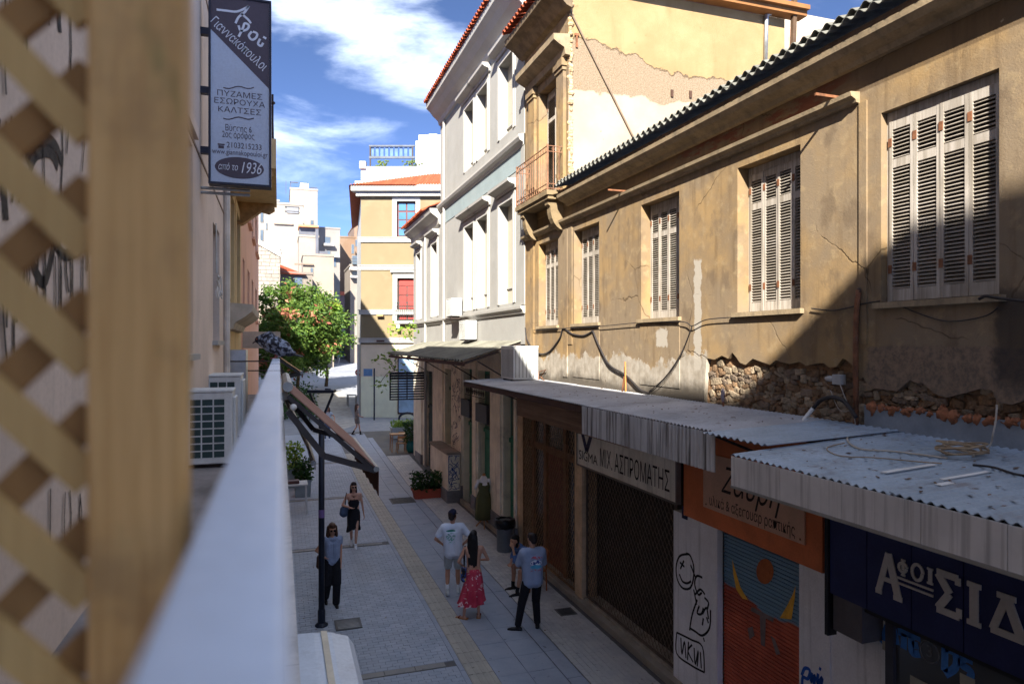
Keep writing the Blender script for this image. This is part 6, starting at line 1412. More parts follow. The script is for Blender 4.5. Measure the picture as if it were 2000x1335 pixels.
def potplant(label, c, n, hgt, spread, mat_, potf, ls=.14, seed=1, cat='potted plant', name='potted_plant'):
    t = thing(name, label, cat, c); zt_ = potf(t, Vector(c)); rng = random.Random(seed); m = MB(); s_ = MB()
    for k in range(max(4, n // 40)):
        e = Vector(c) + Vector((rng.gauss(0, spread[0] * .5), rng.gauss(0, spread[1] * .5), zt_ + hgt * rng.uniform(.6, 1))); s_.tube([Vector(c) + Vector((rng.uniform(-.3, .3) * spread[0], rng.uniform(-.3, .3) * spread[1], zt_ - .03)), e], .008, 4)
    for k in range(n):
        p = Vector(c) + Vector((rng.uniform(-1, 1) * spread[0], rng.uniform(-1, 1) * spread[1], zt_ + hgt * rng.random() ** 1.2)); leaf(m, p, ls * rng.uniform(.6, 1.3), rng, .5, 0)
    s_.build('stems', M('stem', (78, 82, 48)), t)['kind'] = 'stuff'; m.build('foliage', mat_, t)['kind'] = 'stuff'; return t
def trough(w_, d_, h_, mat_):
    def f(t, c):
        m = MB(); m.rings([[(c.x + a * w_ / 2 * k, c.y + b * d_ / 2 * k, c.z + z) for a, b in ((-1, -1), (1, -1), (1, 1), (-1, 1))] for z, k in ((.02, .9), (h_ - .06, 1.0), (h_ - .06, 1.06), (h_, 1.06), (h_, .96), (h_ - .05, .95))]); m.build('container', mat_, t)
        return h_ - .05
    return f
def urn(r, h_, mat_):
    def f(t, c):
        m = MB(); m.lathe(c, [(r * .55, 0), (r * .9, h_ * .25), (r, h_ * .5), (r * .8, h_ * .8), (r * .62, h_ * .92), (r * .75, h_), (r * .6, h_ - .01), (r * .5, h_ - .05)], 16); m.build('pot', mat_, t, smooth=True); return h_ - .05
    return f
m_terra = M('terracotta', (176, 84, 62), .7, .08, 3, dirt=.15)
q = onZ(835, 972, 0); potplant('terracotta trough planter with leafy shrub beside the graffiti block', (q.x, q.y, 0), 900, .62, (.52, .24), m_leafd, trough(1.02, .36, .34, m_terra), .13, 3, 'planter', 'planter_trough')
q = onZ(803, 894, 0); potplant('teal glazed urn with a tall leafy plant by the tables', (q.x, q.y, ground_z(q.y)), 420, .95, (.3, .3), m_leafd, urn(.24, .55, M('teal_glaze', (40, 124, 124), .25, .1)), .16, 5)
q = onZ(792, 852, .5); potplant('white square planter with low bright greens near the yellow house', (q.x, q.y, ground_z(q.y)), 500, .35, (.7, .35), m_leafy, trough(1.5, .8, .6, M('planter_white', (176, 186, 190))), .16, 6, 'planter', 'planter_box')
q = onZ(591, 969, 0); potplant('grey square planter with bushy greens on the left kerb', (q.x, q.y, 0), 500, .7, (.3, .3), m_leafd, trough(.56, .56, .62, M('planter_grey', (128, 140, 146))), .15, 8, 'planter', 'planter_box')
q = onZ(580, 958, 0); potplant('grey pot of yellow green foliage under the beige awning', (q.x - .1, q.y + .6, 0), 420, .9, (.3, .4), m_leafy, trough(.5, .5, .8, M('planter_grey', (128, 140, 146))), .16, 9, 'planter', 'planter_box')
rng = random.Random(12); cl = thing('climbing_vine', 'sparse vine twigs reaching out beside the slatted screen', 'vine', (4.2, 28.5, 4)); m = MB(); s_ = MB()
for base, tips in (((4.5, 28.3, 4.2), [(745, 700), (765, 715), (742, 748), (775, 690)]), ((5.2, 27.9, 5.4), [(770, 640), (790, 655), (800, 640)])):
    for px_, py_ in tips:
        e = onY(px_, py_, 28.3); s_.tube(bez([base, Vector(base).lerp(e, .5) + Vector((0, 0, .15)), e], 4), .012, 4)
        for k in range(26): leaf(m, e + Vector((rng.gauss(0, .22), rng.gauss(0, .15), rng.gauss(0, .14))), .2, rng)
s_.build('twigs', M('stem', (78, 82, 48)), cl)['kind'] = 'stuff'; m.build('leaves', m_leafy, cl)['kind'] = 'stuff'
# ================================================================== STREET FURNITURE
m_tim = wood('cafe_wood', (196, 150, 104), (160, 116, 76), 0, .6, .6)
def table(label, c, w_, d_, h_, mat_, rz=0):
    t = thing('cafe_table', label, 'table', c, rz if rz else 1e-6)
    m = MB(); m.box(-w_/2, w_/2, -d_/2, d_/2, h_ - .035, h_); m.build('table_top', mat_, t, world=False)
    for a in (-1, 1):
        for b in (-1, 1): m = MB(); m.bar((a * (w_/2 - .05), b * (d_/2 - .05), h_ - .036), (a * (w_/2 - .03), b * (d_/2 - .03), 0), .04, .04); m.build('leg', mat_, t, world=False)
    return t
def chair(label, c, rz, mat_, group=None, h_=.45, bh=.85):
    t = thing('cafe_chair', label, 'chair', c, rz if rz else 1e-6, group)
    m = MB(); m.box(-.2, .2, -.2, .2, h_ - .03, h_); m.build('seat', mat_, t, world=False, bevel=.008)
    for a in (-1, 1):
        m = MB(); m.bar((a * .18, .18, h_ - .031), (a * .19, .2, 0), .035, .035); m.build('leg', mat_, t, world=False)
        m = MB(); m.tube([(a * .19, -.2, 0), (a * .18, -.19, h_), (a * .18, -.25, bh)], .018, 6); m.build('leg', mat_, t, world=False)
    m = MB(); m.rings([[(x_, -.24 - .05 * math.cos(x_ * 7.5), z_) for z_ in (bh - .12, bh)] + [(x_, -.215 - .05 * math.cos(x_ * 7.5), z_) for z_ in (bh, bh - .12)] for x_ in [-.19 + .038 * i for i in range(11)]]); m.build('backrest', mat_, t, world=False)
    return t
q = onZ(778, 892, 0); table('small wooden cafe table on the right pavement', (q.x, q.y, ground_z(q.y)), .75, .65, .82, m_tim)
chair('wooden cafe chair pulled up in front of the table', (q.x + .05, q.y - .45, ground_z(q.y)), 0, m_tim, bh=.8); chair('wooden cafe chair behind the small table', (q.x + .3, q.y + .6, ground_z(q.y)), R(170), m_tim, bh=.8)
q = onZ(572, 975, 0); table('white table with things on it under the beige awning', (.45, 22.6, 0), .8, .7, .95, M('table_white', (196, 198, 198), .5))
m = MB(); m.box(.25, .6, 22.4, 22.7, .952, 1.05); tag(m.build('serving_tray', M('tray_dark', (90, 60, 56), .5), bevel=.02), 'dark tray of small items on the white table', 'tray')
q = onZ(798, 845, .5); m = MB(); m.tube([(q.x - .45, q.y + .4, ground_z(q.y)), (q.x - .45, q.y + .4, ground_z(q.y) + .75)] , .05, 8); m.tube([(q.x + .45 * math.cos(t), q.y + .4, ground_z(q.y) + .75 + .3 * math.sin(t)) for t in [math.pi * i / 8 for i in range(9)]][::-1], .06, 8); m.tube([(q.x + .45, q.y + .4, ground_z(q.y) + .75), (q.x + .45, q.y + .4, ground_z(q.y))], .05, 8); tag(m.build('arched_rack', M('lamp_navy', (36, 42, 56))), 'dark arched metal rack in front of the yellow house', 'rack')
q = onZ(986, 1076, 0); bn = thing('litter_bin', 'grey cylindrical litter bin with a black bag folded over its rim', 'bin', (q.x, q.y, 0))
m = MB(); m.lathe((q.x, q.y, 0), [(.2, .02), (.21, .04), (.21, .78), (.2, .8)], 20); m.build('drum', M('bin_grey', (118, 124, 130), .5, .08, 3, metal=.3), bn, smooth=True)
m = MB(); rng = random.Random(6); prof = [(.215, .60), (.27, .64), (.275, .76), (.26, .83), (.2, .845), (.17, .80), (.16, .6)]
m.rings([[(q.x + r_ * (1 + .05 * math.sin(j * 2.3 + i)) * math.cos(2 * math.pi * j / 24), q.y + r_ * (1 + .05 * math.sin(j * 2.3 + i)) * math.sin(2 * math.pi * j / 24), z_ + .012 * math.sin(j * 1.7 + i)) for j in range(24)] for i, (r_, z_) in enumerate(prof)], capa=False, capb=False); m.build('bag', M('bin_bag', (24, 24, 28), .3, .1, 8, 40, .4), bn, smooth=True)
# mannequin
q = onZ(945, 1030, 0); mq = thing('mannequin', 'headless dress form in an olive dress and white blouse on a wooden tripod', 'mannequin', (q.x, q.y, 0))
m = MB(); m.rings([[(q.x + r_ * (1 + .04 * math.cos(7 * 2 * math.pi * j / 40) * k_) * math.cos(2 * math.pi * j / 40), q.y + r_ * .75 * (1 + .04 * math.cos(7 * 2 * math.pi * j / 40) * k_) * math.sin(2 * math.pi * j / 40), z_) for j in range(40)] for r_, z_, k_ in ((.26, .26, 1), (.25, .5, 1), (.23, .85, .7), (.15, 1.08, .2), (.18, 1.22, 0), (.15, 1.32, 0))]); m.build('dress', M('olive_cloth', (96, 98, 66), .9, .1, 4), mq, smooth=True)
blob('blouse', [((q.x - .13, q.y, 1.36), .06, (q.x + .13, q.y, 1.36), .06), ((q.x, q.y, 1.42), .10, (q.x, q.y, 1.3), .15), ((q.x - .17, q.y, 1.36), .06, (q.x - .25, q.y - .02, 1.18), .06), ((q.x + .17, q.y, 1.36), .06, (q.x + .25, q.y - .02, 1.18), .06)], .015, M('blouse_white', (232, 232, 228), .9), mq, 3, True)
m = MB(); m.lathe((q.x, q.y, 1.48), [(.05, 0), (.045, .05), (.052, .07), (.02, .1)], 12); m.build('neck_cap', m_tim, mq)
for k in range(3): m = MB(); an = k * 2.094 + .3; m.bar((q.x, q.y, .3), (q.x + .25 * math.cos(an), q.y + .25 * math.sin(an), .02), .03, .04); m.build('tripod_leg', m_tim, mq)
# signs by the yellow house
q = onD(701, 727, 46); gz_ = ground_z(q.y); rs_ = thing('no_entry_sign', 'round red no entry sign on a thin pole at the yellow corner', 'road sign', (q.x, q.y, gz_))
m = MB(); m.tube([(q.x, q.y, gz_), (q.x, q.y, q.z + .1)], .03, 6); m.build('pole', M('zinc', (170, 172, 172)), rs_)
m = MB(); m.lathe((q.x - .02, q.y - .04, q.z), [(.24, 0), (.24, .015)], 20, tuple(-FW)); m.build('disc', M('sign_red', (176, 62, 60), .5), rs_)
m = MB(); m.obox(Vector((q.x - .02, q.y - .04, q.z)) - FW * .02, RT * .16, FW * .003, UP * .04); m.build('bar', m_signw, rs_)
q = onD(731, 727, 41.5); gz_ = ground_z(q.y); bs_ = thing('blue_sign', 'small blue rectangular sign on a dark pole in front of the yellow house', 'road sign', (q.x, q.y, gz_))
m = MB(); m.tube([(q.x, q.y, gz_), (q.x, q.y, q.z + .25)], .045, 8); m.build('pole', M('lamp_navy', (36, 42, 56)), bs_)
m = MB(); m.obox(q - RT * .38, RT * .27, FW * .01, UP * .22); m.build('plate', M('sign_blue', (96, 134, 176), .5), bs_)
q = onD(692, 770, 47); gz_ = ground_z(q.y); bk_ = thing('bike_rack', 'pale metal hoop rack beside the no entry sign', 'rack', (q.x, q.y, gz_))
for k in range(3): m = MB(); o_ = Vector((q.x - .1, q.y + k * .5, gz_)); m.tube([o_ - RT * .3, o_ - RT * .3 + UP * .8, o_ + RT * .3 + UP * .8, o_ + RT * .3], .03, 6); m.build('hoop', M('zinc', (170, 172, 172)), bk_)
# parked van far up the street
q = onD(668, 690, 96); gz_ = ground_z(q.y); vn = thing('parked_van', 'teal blue van parked in the shade at the street end', 'van', (q.x, q.y, gz_), 1e-6)
m = MB(); m.prism([(-.9, .35), (.9, .35), (.92, .95), (.8, 1.75), (.7, 1.95), (-.7, 1.95), (-.8, 1.75), (-.92, .95)], 'y', 0, 4.2); m.build('body', M('van_blue', (84, 118, 140), .3), vn, world=False)
m = MB(); m.prism([(-.78, 1.05), (.78, 1.05), (.68, 1.7), (-.68, 1.7)], 'y', -.03, .02); m.build('windscreen', glass('van_glass', (.03, .04, .05)), vn, world=False)
for a in (-1, 1):
    m = MB(); m.box(a * .6 - .14, a * .6 + .14, -.04, .02, .65, .85); m.build('headlight', M('headlight', (220, 220, 214), .2), vn, world=False)
    for y_ in (.7, 3.4): m = MB(); m.lathe((a * .8, y_, .33), [(.33, -.1), (.33, .1)], 14, (1, 0, 0)); m.build('wheel', M('tyre', (30, 30, 32), .8), vn, world=False)
# ================================================================== PEOPLE
def ik(A, B, l1, l2, pole):
    A = Vector(A); B = Vector(B); d = B - A; L = min(d.length, (l1 + l2) * .999); d.normalize()
    B = A + d * L; a = (l1*l1 - l2*l2 + L*L) / (2*L); h = math.sqrt(max(0, l1*l1 - a*a))
    p = Vector(pole); p = (p - d * p.dot(d)).normalized()
    return A + d * a + p * h, B
SKIN = {}
def skin(rgb): return M('skin_%d_%d_%d' % rgb, rgb, .55, .06, 6, 60, .1, .002, dirt=0, obj=True)
def cloth(name, rgb, var=.1, rough=.9): return M('cloth_' + name, rgb, rough, var, 5, 16, .8, .02, dirt=0, obj=True)
def person(label, loc, rz, H=1.72, pose=None, skin_rgb=(196, 150, 124), group=None, fine=.011, female=False):
    """local frame: faces +y, x to the person's right is +x; returns root, skeleton dict and unit scale"""
    s = H / 1.75; P_ = dict(pel=(0, 0, .95), chest=(0, .0, 1.28), neck=(0, .0, 1.47), head=(0, .02, 1.62), footL=(-.10, 0, 0), footR=(.10, 0, 0), handL=(-.26, .06, .82), handR=(.26, .06, .82), eL=(-.5, -.8, 0), eR=(.5, -.8, 0), kL=(0, 1, 0), kR=(0, 1, 0), toeL=(-.02, 1, 0), toeR=(.02, 1, 0), twist=0.0, heelL=0.0, heelR=0.0)
    if pose: P_.update(pose)
    t = thing('person', label, 'person', loc, rz if rz else 1e-6, group)
    V_ = {k: Vector(v) * s if isinstance(v, tuple) and len(v) == 3 else v for k, v in P_.items()}
    sw = (.17 if female else .19) * s; hw = .09 * s
    tw = Matrix.Rotation(P_['twist'], 3, 'Z')
    axis = (V_['neck'] - V_['pel']).normalized()
    xs = (tw @ Vector((1, 0, 0))); xs = (xs - axis * xs.dot(axis)).normalized()
    j = dict(V_)
    ctr = V_['neck'] - axis * .06 * s
    j['shL'] = ctr - xs * sw; j['shR'] = ctr + xs * sw; j['hipL'] = V_['pel'] + Vector((-hw, 0, -.02 * s)); j['hipR'] = V_['pel'] + Vector((hw, 0, -.02 * s))
    for q in 'LR':
        ank = V_['foot' + q] + Vector((0, 0, .085 * s + P_['heel' + q] * s)); j['knee' + q], j['ank' + q] = ik(j['hip' + q], ank, .44 * s, .425 * s, V_['k' + q])
        j['elb' + q], j['wr' + q] = ik(j['sh' + q], V_['hand' + q], .285 * s, .255 * s, V_['e' + q])
    f = .88 if female else 1.0
    c = []
    def cap(a, ra, b, rb): c.append((a, ra * s * f, b, rb * s * f))
    pel, ch, nk, hd = V_['pel'], V_['chest'], V_['neck'], V_['head']
    y = Vector((0, 1, 0))
    cap(pel - xs * .07 * s, .105, pel + xs * .07 * s, .105); cap(pel - xs * .05 * s, .10, ch - xs * .07 * s, .095); cap(pel + xs * .05 * s, .10, ch + xs * .07 * s, .095)
    cap(ch - xs * .08 * s, .10, j['shL'] + xs * .05 * s - axis * .03 * s, .08); cap(ch + xs * .08 * s, .10, j['shR'] - xs * .05 * s - axis * .03 * s, .08); cap(j['shL'] + xs * .04 * s, .058, j['shR'] - xs * .04 * s, .058)
    cap(nk - axis * .05 * s, .056, hd - Vector((0, 0, .04 * s)), .05)
    for q in 'LR':
        cap(j['sh' + q], .052, j['elb' + q], .038); cap(j['elb' + q], .038, j['wr' + q], .025)
        cap(j['hip' + q], .085, j['knee' + q], .055); m_ = j['knee' + q].lerp(j['ank' + q], .3) - y * .012 * s; cap(j['knee' + q], .052, m_, .054); cap(m_, .054, j['ank' + q], .033)
        toe = V_['toe' + q].normalized(); toe.z = 0
        an = j['ank' + q]; cap(an - toe * .03 * s - Vector((0, 0, .045 * s)), .035, an + toe * .14 * s - Vector((0, 0, (.055 + P_['heel' + q] * .7) * s)), .028)
        j['toedir' + q] = toe
        # hand: palm, four bent fingers and a thumb
        d = (j['wr' + q] - j['elb' + q]).normalized(); sd = xs if abs(d.dot(xs)) < .8 else Vector((0, 1, 0)); u = (y - d * d.dot(y)); u = u.normalized() if u.length > .2 else Vector((0, 0, 1)); n_ = d.cross(u)
        w0 = j['wr' + q]; pm = w0 + d * .085 * s; cap(w0 + d * .02 * s + u * .018 * s, .02, pm + u * .022 * s, .019); cap(w0 + d * .02 * s - u * .018 * s, .02, pm - u * .022 * s, .019)
        inn = n_ if n_.dot(xs) * (1 if q == 'L' else -1) > 0 else -n_
        for k, L in enumerate((.07, .08, .075, .058)):
            b0 = pm + u * (.03 - .02 * k) * s; b1 = b0 + d * L * .55 * s + inn * .008 * s; b2 = b1 + d * L * .4 * s + inn * .025 * s; cap(b0, .0095, b1, .009); cap(b1, .009, b2, .008)
        th0 = w0 + d * .035 * s + u * .03 * s; cap(th0, .012, th0 + d * .03 * s + u * .025 * s, .011); cap(th0 + d * .03 * s + u * .025 * s, .011, th0 + d * .065 * s + u * .03 * s + inn * .01 * s, .009)
        j['palm' + q] = pm
    hr = Matrix.Rotation(P_.get('hyaw', 0.0), 3, 'Z') @ Matrix.Rotation(P_.get('hpitch', 0.0), 3, 'X')
    E = lambda x_, y_, z_: hd + hr @ (Vector((x_, y_, z_)) * s)
    balls = [(E(0, 0, .02), (.075 * s, .095 * s, .105 * s), hr), (E(0, .02, -.05), (.058 * s, .07 * s, .06 * s), hr)]
    c.append((E(0, .088, .005), .011 * s, E(0, .106, -.022), .013 * s))
    for a in (-1, 1):
        c.append((E(a * .076, -.005, .015), .012 * s, E(a * .078, -.005, -.018), .009 * s)); c.append((E(a * .015, .09, -.055), .009 * s, E(-a * .012, .09, -.055), .009 * s)); c.append((E(a * .02, .085, .03), .012 * s, E(a * .045, .075, .03), .012 * s))
    blob('body', c, fine, skin(skin_rgb), t, 2, False, balls)
    # eyes and lips
    for a in (-1, 1): m = MB(); m.ball(E(a * .03, .083, .012), .010 * s, .008 * s, .008 * s, 8, 5); m.build('eye', M('eye_dark', (40, 30, 26), .3), t, world=False)
    j['E'] = E; j['xs'] = xs; j['s'] = s; j['axis'] = axis; j['f'] = f
    return t, j
def garment(t, name, caps, mat_, vox=.012, balls=(), smooth=3): return blob(name, caps, vox, mat_, t, smooth, False, balls)
def torso_caps(j, top=0.0, bot=0.0, r=.014, shoulders=True):
    s, f, xs, ax = j['s'], j['f'], j['xs'], j['axis']; pel = j['pel'] + ax * bot * s; ch = j['chest']; c = []
    c.append((pel - xs * .06 * s, (.10 * f + r) * s, ch - xs * .075 * s, (.10 * f + r) * s)); c.append((pel + xs * .06 * s, (.10 * f + r) * s, ch + xs * .075 * s, (.10 * f + r) * s)); c.append((pel - xs * .05 * s, (.10 * f + r) * s, pel + xs * .05 * s, (.10 * f + r) * s))
    if shoulders:
        c.append((ch - xs * .08 * s, (.10 * f + r) * s, j['shL'] + xs * .05 * s - ax * .03 * s, (.078 * f + r) * s)); c.append((ch + xs * .08 * s, (.10 * f + r) * s, j['shR'] - xs * .05 * s - ax * .03 * s, (.078 * f + r) * s)); c.append((j['shL'] + xs * .04 * s, (.055 * f + r) * s, j['shR'] - xs * .04 * s, (.055 * f + r) * s))
    return c
def sleeve(j, q, frac, r=.018, r2=None, fore=0):
    s = j['s']; a, b = j['sh' + q], j['elb' + q]; c = [(a, (.052 * j['f'] + r) * s, a.lerp(b, frac), (.044 * j['f'] + (r2 or r)) * s)]
    if fore: c += [(b, (.038 + r) * s, b.lerp(j['wr' + q], fore), (.03 + r) * s)]
    return c
def legs(j, frac=1.0, r=.016, flare=0.0, shin=1.0):
    s = j['s']; c = [(j['hipL'] + Vector((0, 0, .03 * s)), (.09 + r * .4) * s, j['hipR'] + Vector((0, 0, .03 * s)), (.09 + r * .4) * s)]
    for q in 'LR':
        a, k, b = j['hip' + q], j['knee' + q], j['ank' + q]
        c.append((a, (.085 + r) * s, a.lerp(k, min(1, frac)), (.085 + r + (.055 - .085) * min(1, frac) + flare) * s))
        if frac >= 1: c.append((k, (.055 + r + flare * .6) * s, k.lerp(b, shin), (.036 + r + flare) * s))
    return c
def shoes(t, j, mat_, boot=0.0, name='shoe', hz=.0):
    s = j['s']
    for q in 'LR':
        an, td = j['ank' + q], j['toedir' + q]; dn = Vector((0, 0, 1)); h = .0
        base = an - dn * .05 * s; hl = j.get('heel' + q, 0)
        c = [(base - td * .045 * s, .042 * s, base + td * .10 * s - dn * (.006 + .6 * hl) * s, .042 * s), (base + td * .10 * s - dn * (.006 + .6 * hl) * s, .042 * s, base + td * .165 * s - dn * (.014 + .8 * hl) * s, .03 * s), (base - td * .02 * s, .045 * s, an + dn * .02 * s, .042 * s)]
        if boot: c.append((an, .05 * s, an.lerp(j['knee' + q], boot), .054 * s))
        garment(t, name, c, mat_, .01, smooth=2)
def socks(t, j, mat_, up=.3):
    s = j['s']
    for q in 'LR': garment(t, 'sock', [(j['ank' + q] + Vector((0, 0, .01 * s)), .041 * s, j['ank' + q].lerp(j['knee' + q], up), .046 * s)], mat_, .01, smooth=2)
def hair_short(t, j, mat_, extra=()):
    E, s = j['E'], j['s']
    garment(t, 'hair', [(E(*a), ra * s, E(*b), rb * s) for a, ra, b, rb in extra] + [(E(0, -.03, .06), .085 * s, E(0, .01, .075), .075 * s), (E(0, -.055, .0), .07 * s, E(0, -.05, .06), .075 * s), (E(-.05, -.03, .03), .04 * s, E(.05, -.03, .03), .04 * s)], mat_, .011, smooth=2)
def hair_long(t, j, mat_, length=.3, front=False, spread=.07):
    E, s = j['E'], j['s']; c = [(E(0, -.03, .06), .088 * s, E(0, .02, .08), .072 * s), (E(0, -.06, .0), .08 * s, E(0, -.05, .06), .08 * s)]
    for k in range(5):
        x = (k - 2) / 2 * spread; c.append((E(x, -.07, .02), .045 * s, E(x * 1.2, -.085, -.16), .045 * s)); c.append((E(x * 1.2, -.085, -.16), .045 * s, E(x * 1.1 + .01 * math.sin(k * 2.1), -.1 - .0 * k, -.14 - length * (1 - .08 * (k % 3))), .022 * s))
    if front:
        for a in (-1, 1): c += [(E(a * .07, -.01, .05), .035 * s, E(a * .088, .02, -.09), .032 * s), (E(a * .088, .02, -.09), .032 * s, E(a * .095, .05, -.12 - length * .7), .024 * s)]
    garment(t, 'hair', c, mat_, .011, smooth=2)
def glasses(t, j):
    E, s = j['E'], j['s']
    for a in (-1, 1): m = MB(); m.lathe(E(a * .034, .096, .012), [(.026 * s, 0), (.026 * s, .006 * s)], 12, tuple(E(0, 1, 0) - E(0, 0, 0))); m.build('lens', M('lens_black', (18, 16, 18), .15), t, world=False)
    m = MB(); m.bar(E(-.06, .098, .018), E(.06, .098, .018), .006 * s, .006 * s)
    for a in (-1, 1): m.bar(E(a * .06, .098, .018), E(a * .08, .0, .02), .004 * s, .006 * s)
    m.build('spectacle_frame', M('lens_black', (18, 16, 18)), t, world=False)
def ground_at(px, py, zg=0.0): q = onZ(px, py, zg); return (q.x, q.y, zg)
def printed(name, base, motifs):
    """cloth with a flat printed motif on the back (object space)"""
    b = NB(name); x, y, z = b.xyz(True); n = b.noise(70, 4, vec=b.pos(True)); cc = b.mix(b.ss(b.noise(5, 4, vec=b.pos(True)), .3, .7), mul(s2l(base), .9), mul(s2l(base), 1.05))
    for rgb, cx, cz_, rx, rz, brk in motifs:
        e = b.m('ADD', b.m('POWER', b.m('DIVIDE', b.m('SUBTRACT', x, cx), rx), 2.0), b.m('POWER', b.m('DIVIDE', b.m('SUBTRACT', z, cz_), rz), 2.0))
        k = b.m('MULTIPLY', b.ss(e, .9, 1.1, 1, 0), b.ss(y, -.03, -.02, 1, 0))
        if brk: k = b.m('MULTIPLY', k, b.ss(b.noise(brk, 3, vec=b.pos(True)), .48, .52))
        cc = b.mix(k, cc, s2l(rgb))
    return b.done(cc, .9, n, .3, .003)
m_hairb = M('hair_black', (26, 22, 22), .5, .2, 20, 90, .4, .003, dirt=0, obj=True); m_hairbr = M('hair_brown', (74, 48, 34), .5, .25, 20, 90, .4, .003, dirt=0, obj=True); m_haird = M('hair_dark', (40, 30, 28), .5, .2, 20, 90, .4, .003, dirt=0, obj=True)
m_blkc = cloth('black', (26, 26, 32)); m_whc = cloth('white', (226, 228, 232)); m_shoeb = M('shoe_black', (24, 22, 24), .35, .1, dirt=0, obj=True)
# 1 white tee man, back to us, hand on hip
p = ground_at(884, 1163); t, j = person('man seen from behind in white printed tee, pale shorts and navy cap', p, R(-12), 1.80, dict(pel=(.01, 0, .95), footL=(-.11, -.02, 0), footR=(.12, .16, 0), handR=(.19, .04, 1.02), eR=(1, -.35, 0), handL=(-.22, .2, 1.02), eL=(-1, -.6, -.2), hyaw=R(-25), heelL=.04), (186, 138, 112))
tee = printed('tee_white', (214, 222, 236), [((52, 122, 112), -.04, 1.36 * 1.03, .10, .022, 0), ((120, 168, 162), -.04, 1.24 * 1.03, .10, .085, 30), ((150, 190, 188), -.02, 1.12 * 1.03, .07, .03, 34)])
garment(t, 'tee_shirt', torso_caps(j, bot=-.05, r=.04) + sleeve(j, 'L', .62, .03) + sleeve(j, 'R', .62, .03), tee)
garment(t, 'shorts', legs(j, .82, .024), cloth('pale_short', (176, 184, 186)))
socks(t, j, m_whc, .3); shoes(t, j, cloth('sneaker', (206, 208, 206))); hair_short(t, j, m_haird)
E = j['E']; garment(t, 'cap', [(E(0, -.03, .075), .088, E(0, .02, .085), .08)], cloth('cap_navy', (34, 38, 62)), .011); m = MB(); m.rings([[E(x_, .085 + .07 * (1 - (x_ / .08) ** 2) * k, .06 - .015 * k) for x_ in (-.08, -.05, -.02, .02, .05, .08)] for k in (0, 1)], close=False); o = m.build('cap_peak', cloth('cap_navy', (34, 38, 62)), t, world=False); o.modifiers.new('s', 'SOLIDIFY').thickness = .006
# 2 woman in red skirt
p = ground_at(925, 1206); t, j = person('woman with long black hair in a red floral midi skirt and open back top', p, R(-8), 1.68, dict(footL=(-.2, -.04, .0), footR=(.1, -.02, 0), handL=(-.2, .14, 1.02), eL=(-.8, -.8, -.2), handR=(.14, .22, 1.1), eR=(.7, -.5, -.3), hyaw=R(-20), toeL=(-.9, .6, 0), toeR=(.2, 1, 0)), (192, 144, 120), female=True)
def floral():
    b = NB('red_floral'); n = b.noise(9, 5, .6, vec=b.pos(True), dist=1.2); cc = b.mix(b.ss(b.noise(3, 3, vec=b.pos(True)), .3, .7), s2l((172, 46, 68)), s2l((200, 70, 90))); cc = b.mix(b.ss(n, .585, .60), cc, s2l((226, 196, 196))); cc = b.mix(b.ss(b.noise(14, 4, vec=b.pos(True)), .66, .68), cc, s2l((110, 70, 90))); return b.done(cc, .9, n, .2, .003)
s = j['s']; m = MB(); n_ = 56; rings = []
for i, (z_, rx_, ry_, wv) in enumerate(((1.0, .125, .11, 0), (.93, .155, .13, .02), (.8, .175, .15, .05), (.62, .2, .17, .09), (.42, .235, .2, .13), (.31, .265, .225, .15))):
    rings.append([((rx_ * (1 + wv * math.cos(9 * 2 * math.pi * k / n_)) * math.cos(2 * math.pi * k / n_) - .09 * max(0, .8 - z_)) * s, (ry_ * (1 + wv * math.cos(9 * 2 * math.pi * k / n_)) * math.sin(2 * math.pi * k / n_)) * s, (z_ + .03 * math.sin(2 * math.pi * k / n_ + 1) * (i / 5)) * s) for k in range(n_)])
m.rings(rings, capb=False); m.build('skirt', floral(), t, smooth=True, world=False)
ax = j['axis']; garment(t, 'halter_top', [(j['chest'] + Vector((-.06, .03, -.02)), .088, j['chest'] + Vector((.06, .03, -.02)), .088), (j['chest'] + Vector((0, .035, .0)), .085, j['chest'] + Vector((0, .05, .12)), .055)], cloth('top_red', (168, 60, 76)))
hair_long(t, j, m_hairb, .42, False, .06)
m = MB(); m.tube([j['shL'] + Vector((0, 0, .055)), j['shL'] + Vector((-.02, -.09, -.1)), Vector((-.19, -.12, 1.0))], .01, 5); m.tube([j['shL'] + Vector((0, 0, .055)), j['shL'] + Vector((-.02, .09, -.1)), Vector((-.19, -.02, 1.0))], .01, 5); bag = m.build('bag_strap', m_blkc, t, world=False)
bm_ = NB('bag_pattern'); nn_ = bm_.noise(11, 2, vec=bm_.pos(True)); bcol = bm_.mix(bm_.ss(nn_, .44, .46), s2l((28, 28, 36)), s2l((60, 84, 140))); bcol = bm_.mix(bm_.ss(nn_, .56, .58), bcol, s2l((206, 156, 60))); m_bagp = bm_.done(bcol, .7)
garment(t, 'shoulder_bag', [(Vector((-.2, -.12, .98)), .05, Vector((-.2, -.02, .98)), .05), (Vector((-.21, -.12, .8)), .055, Vector((-.21, -.02, .8)), .055), (Vector((-.2, -.07, .98)), .06, Vector((-.21, -.07, .8)), .06)], m_bagp)
for q in 'LR':
    an, td = j['ank' + q], j['toedir' + q]; b0 = an - Vector((0, 0, .078 * s)); m = MB(); sd = Vector((-td.y, td.x, 0))
    m.obox(b0 + td * .045 + Vector((0, 0, .012)), td * .125, sd * .04, Vector((0, 0, .014))); sh = m.build('sandal_sole', M('cork', (168, 116, 70)), t, world=False)
    garment(t, 'sandal_strap', [(b0 + td * .1 + sd * .03 + Vector((0, 0, .035)), .02, b0 + td * .1 - sd * .03 + Vector((0, 0, .035)), .02)], M('strap_red', (130, 48, 34), obj=True), .009)
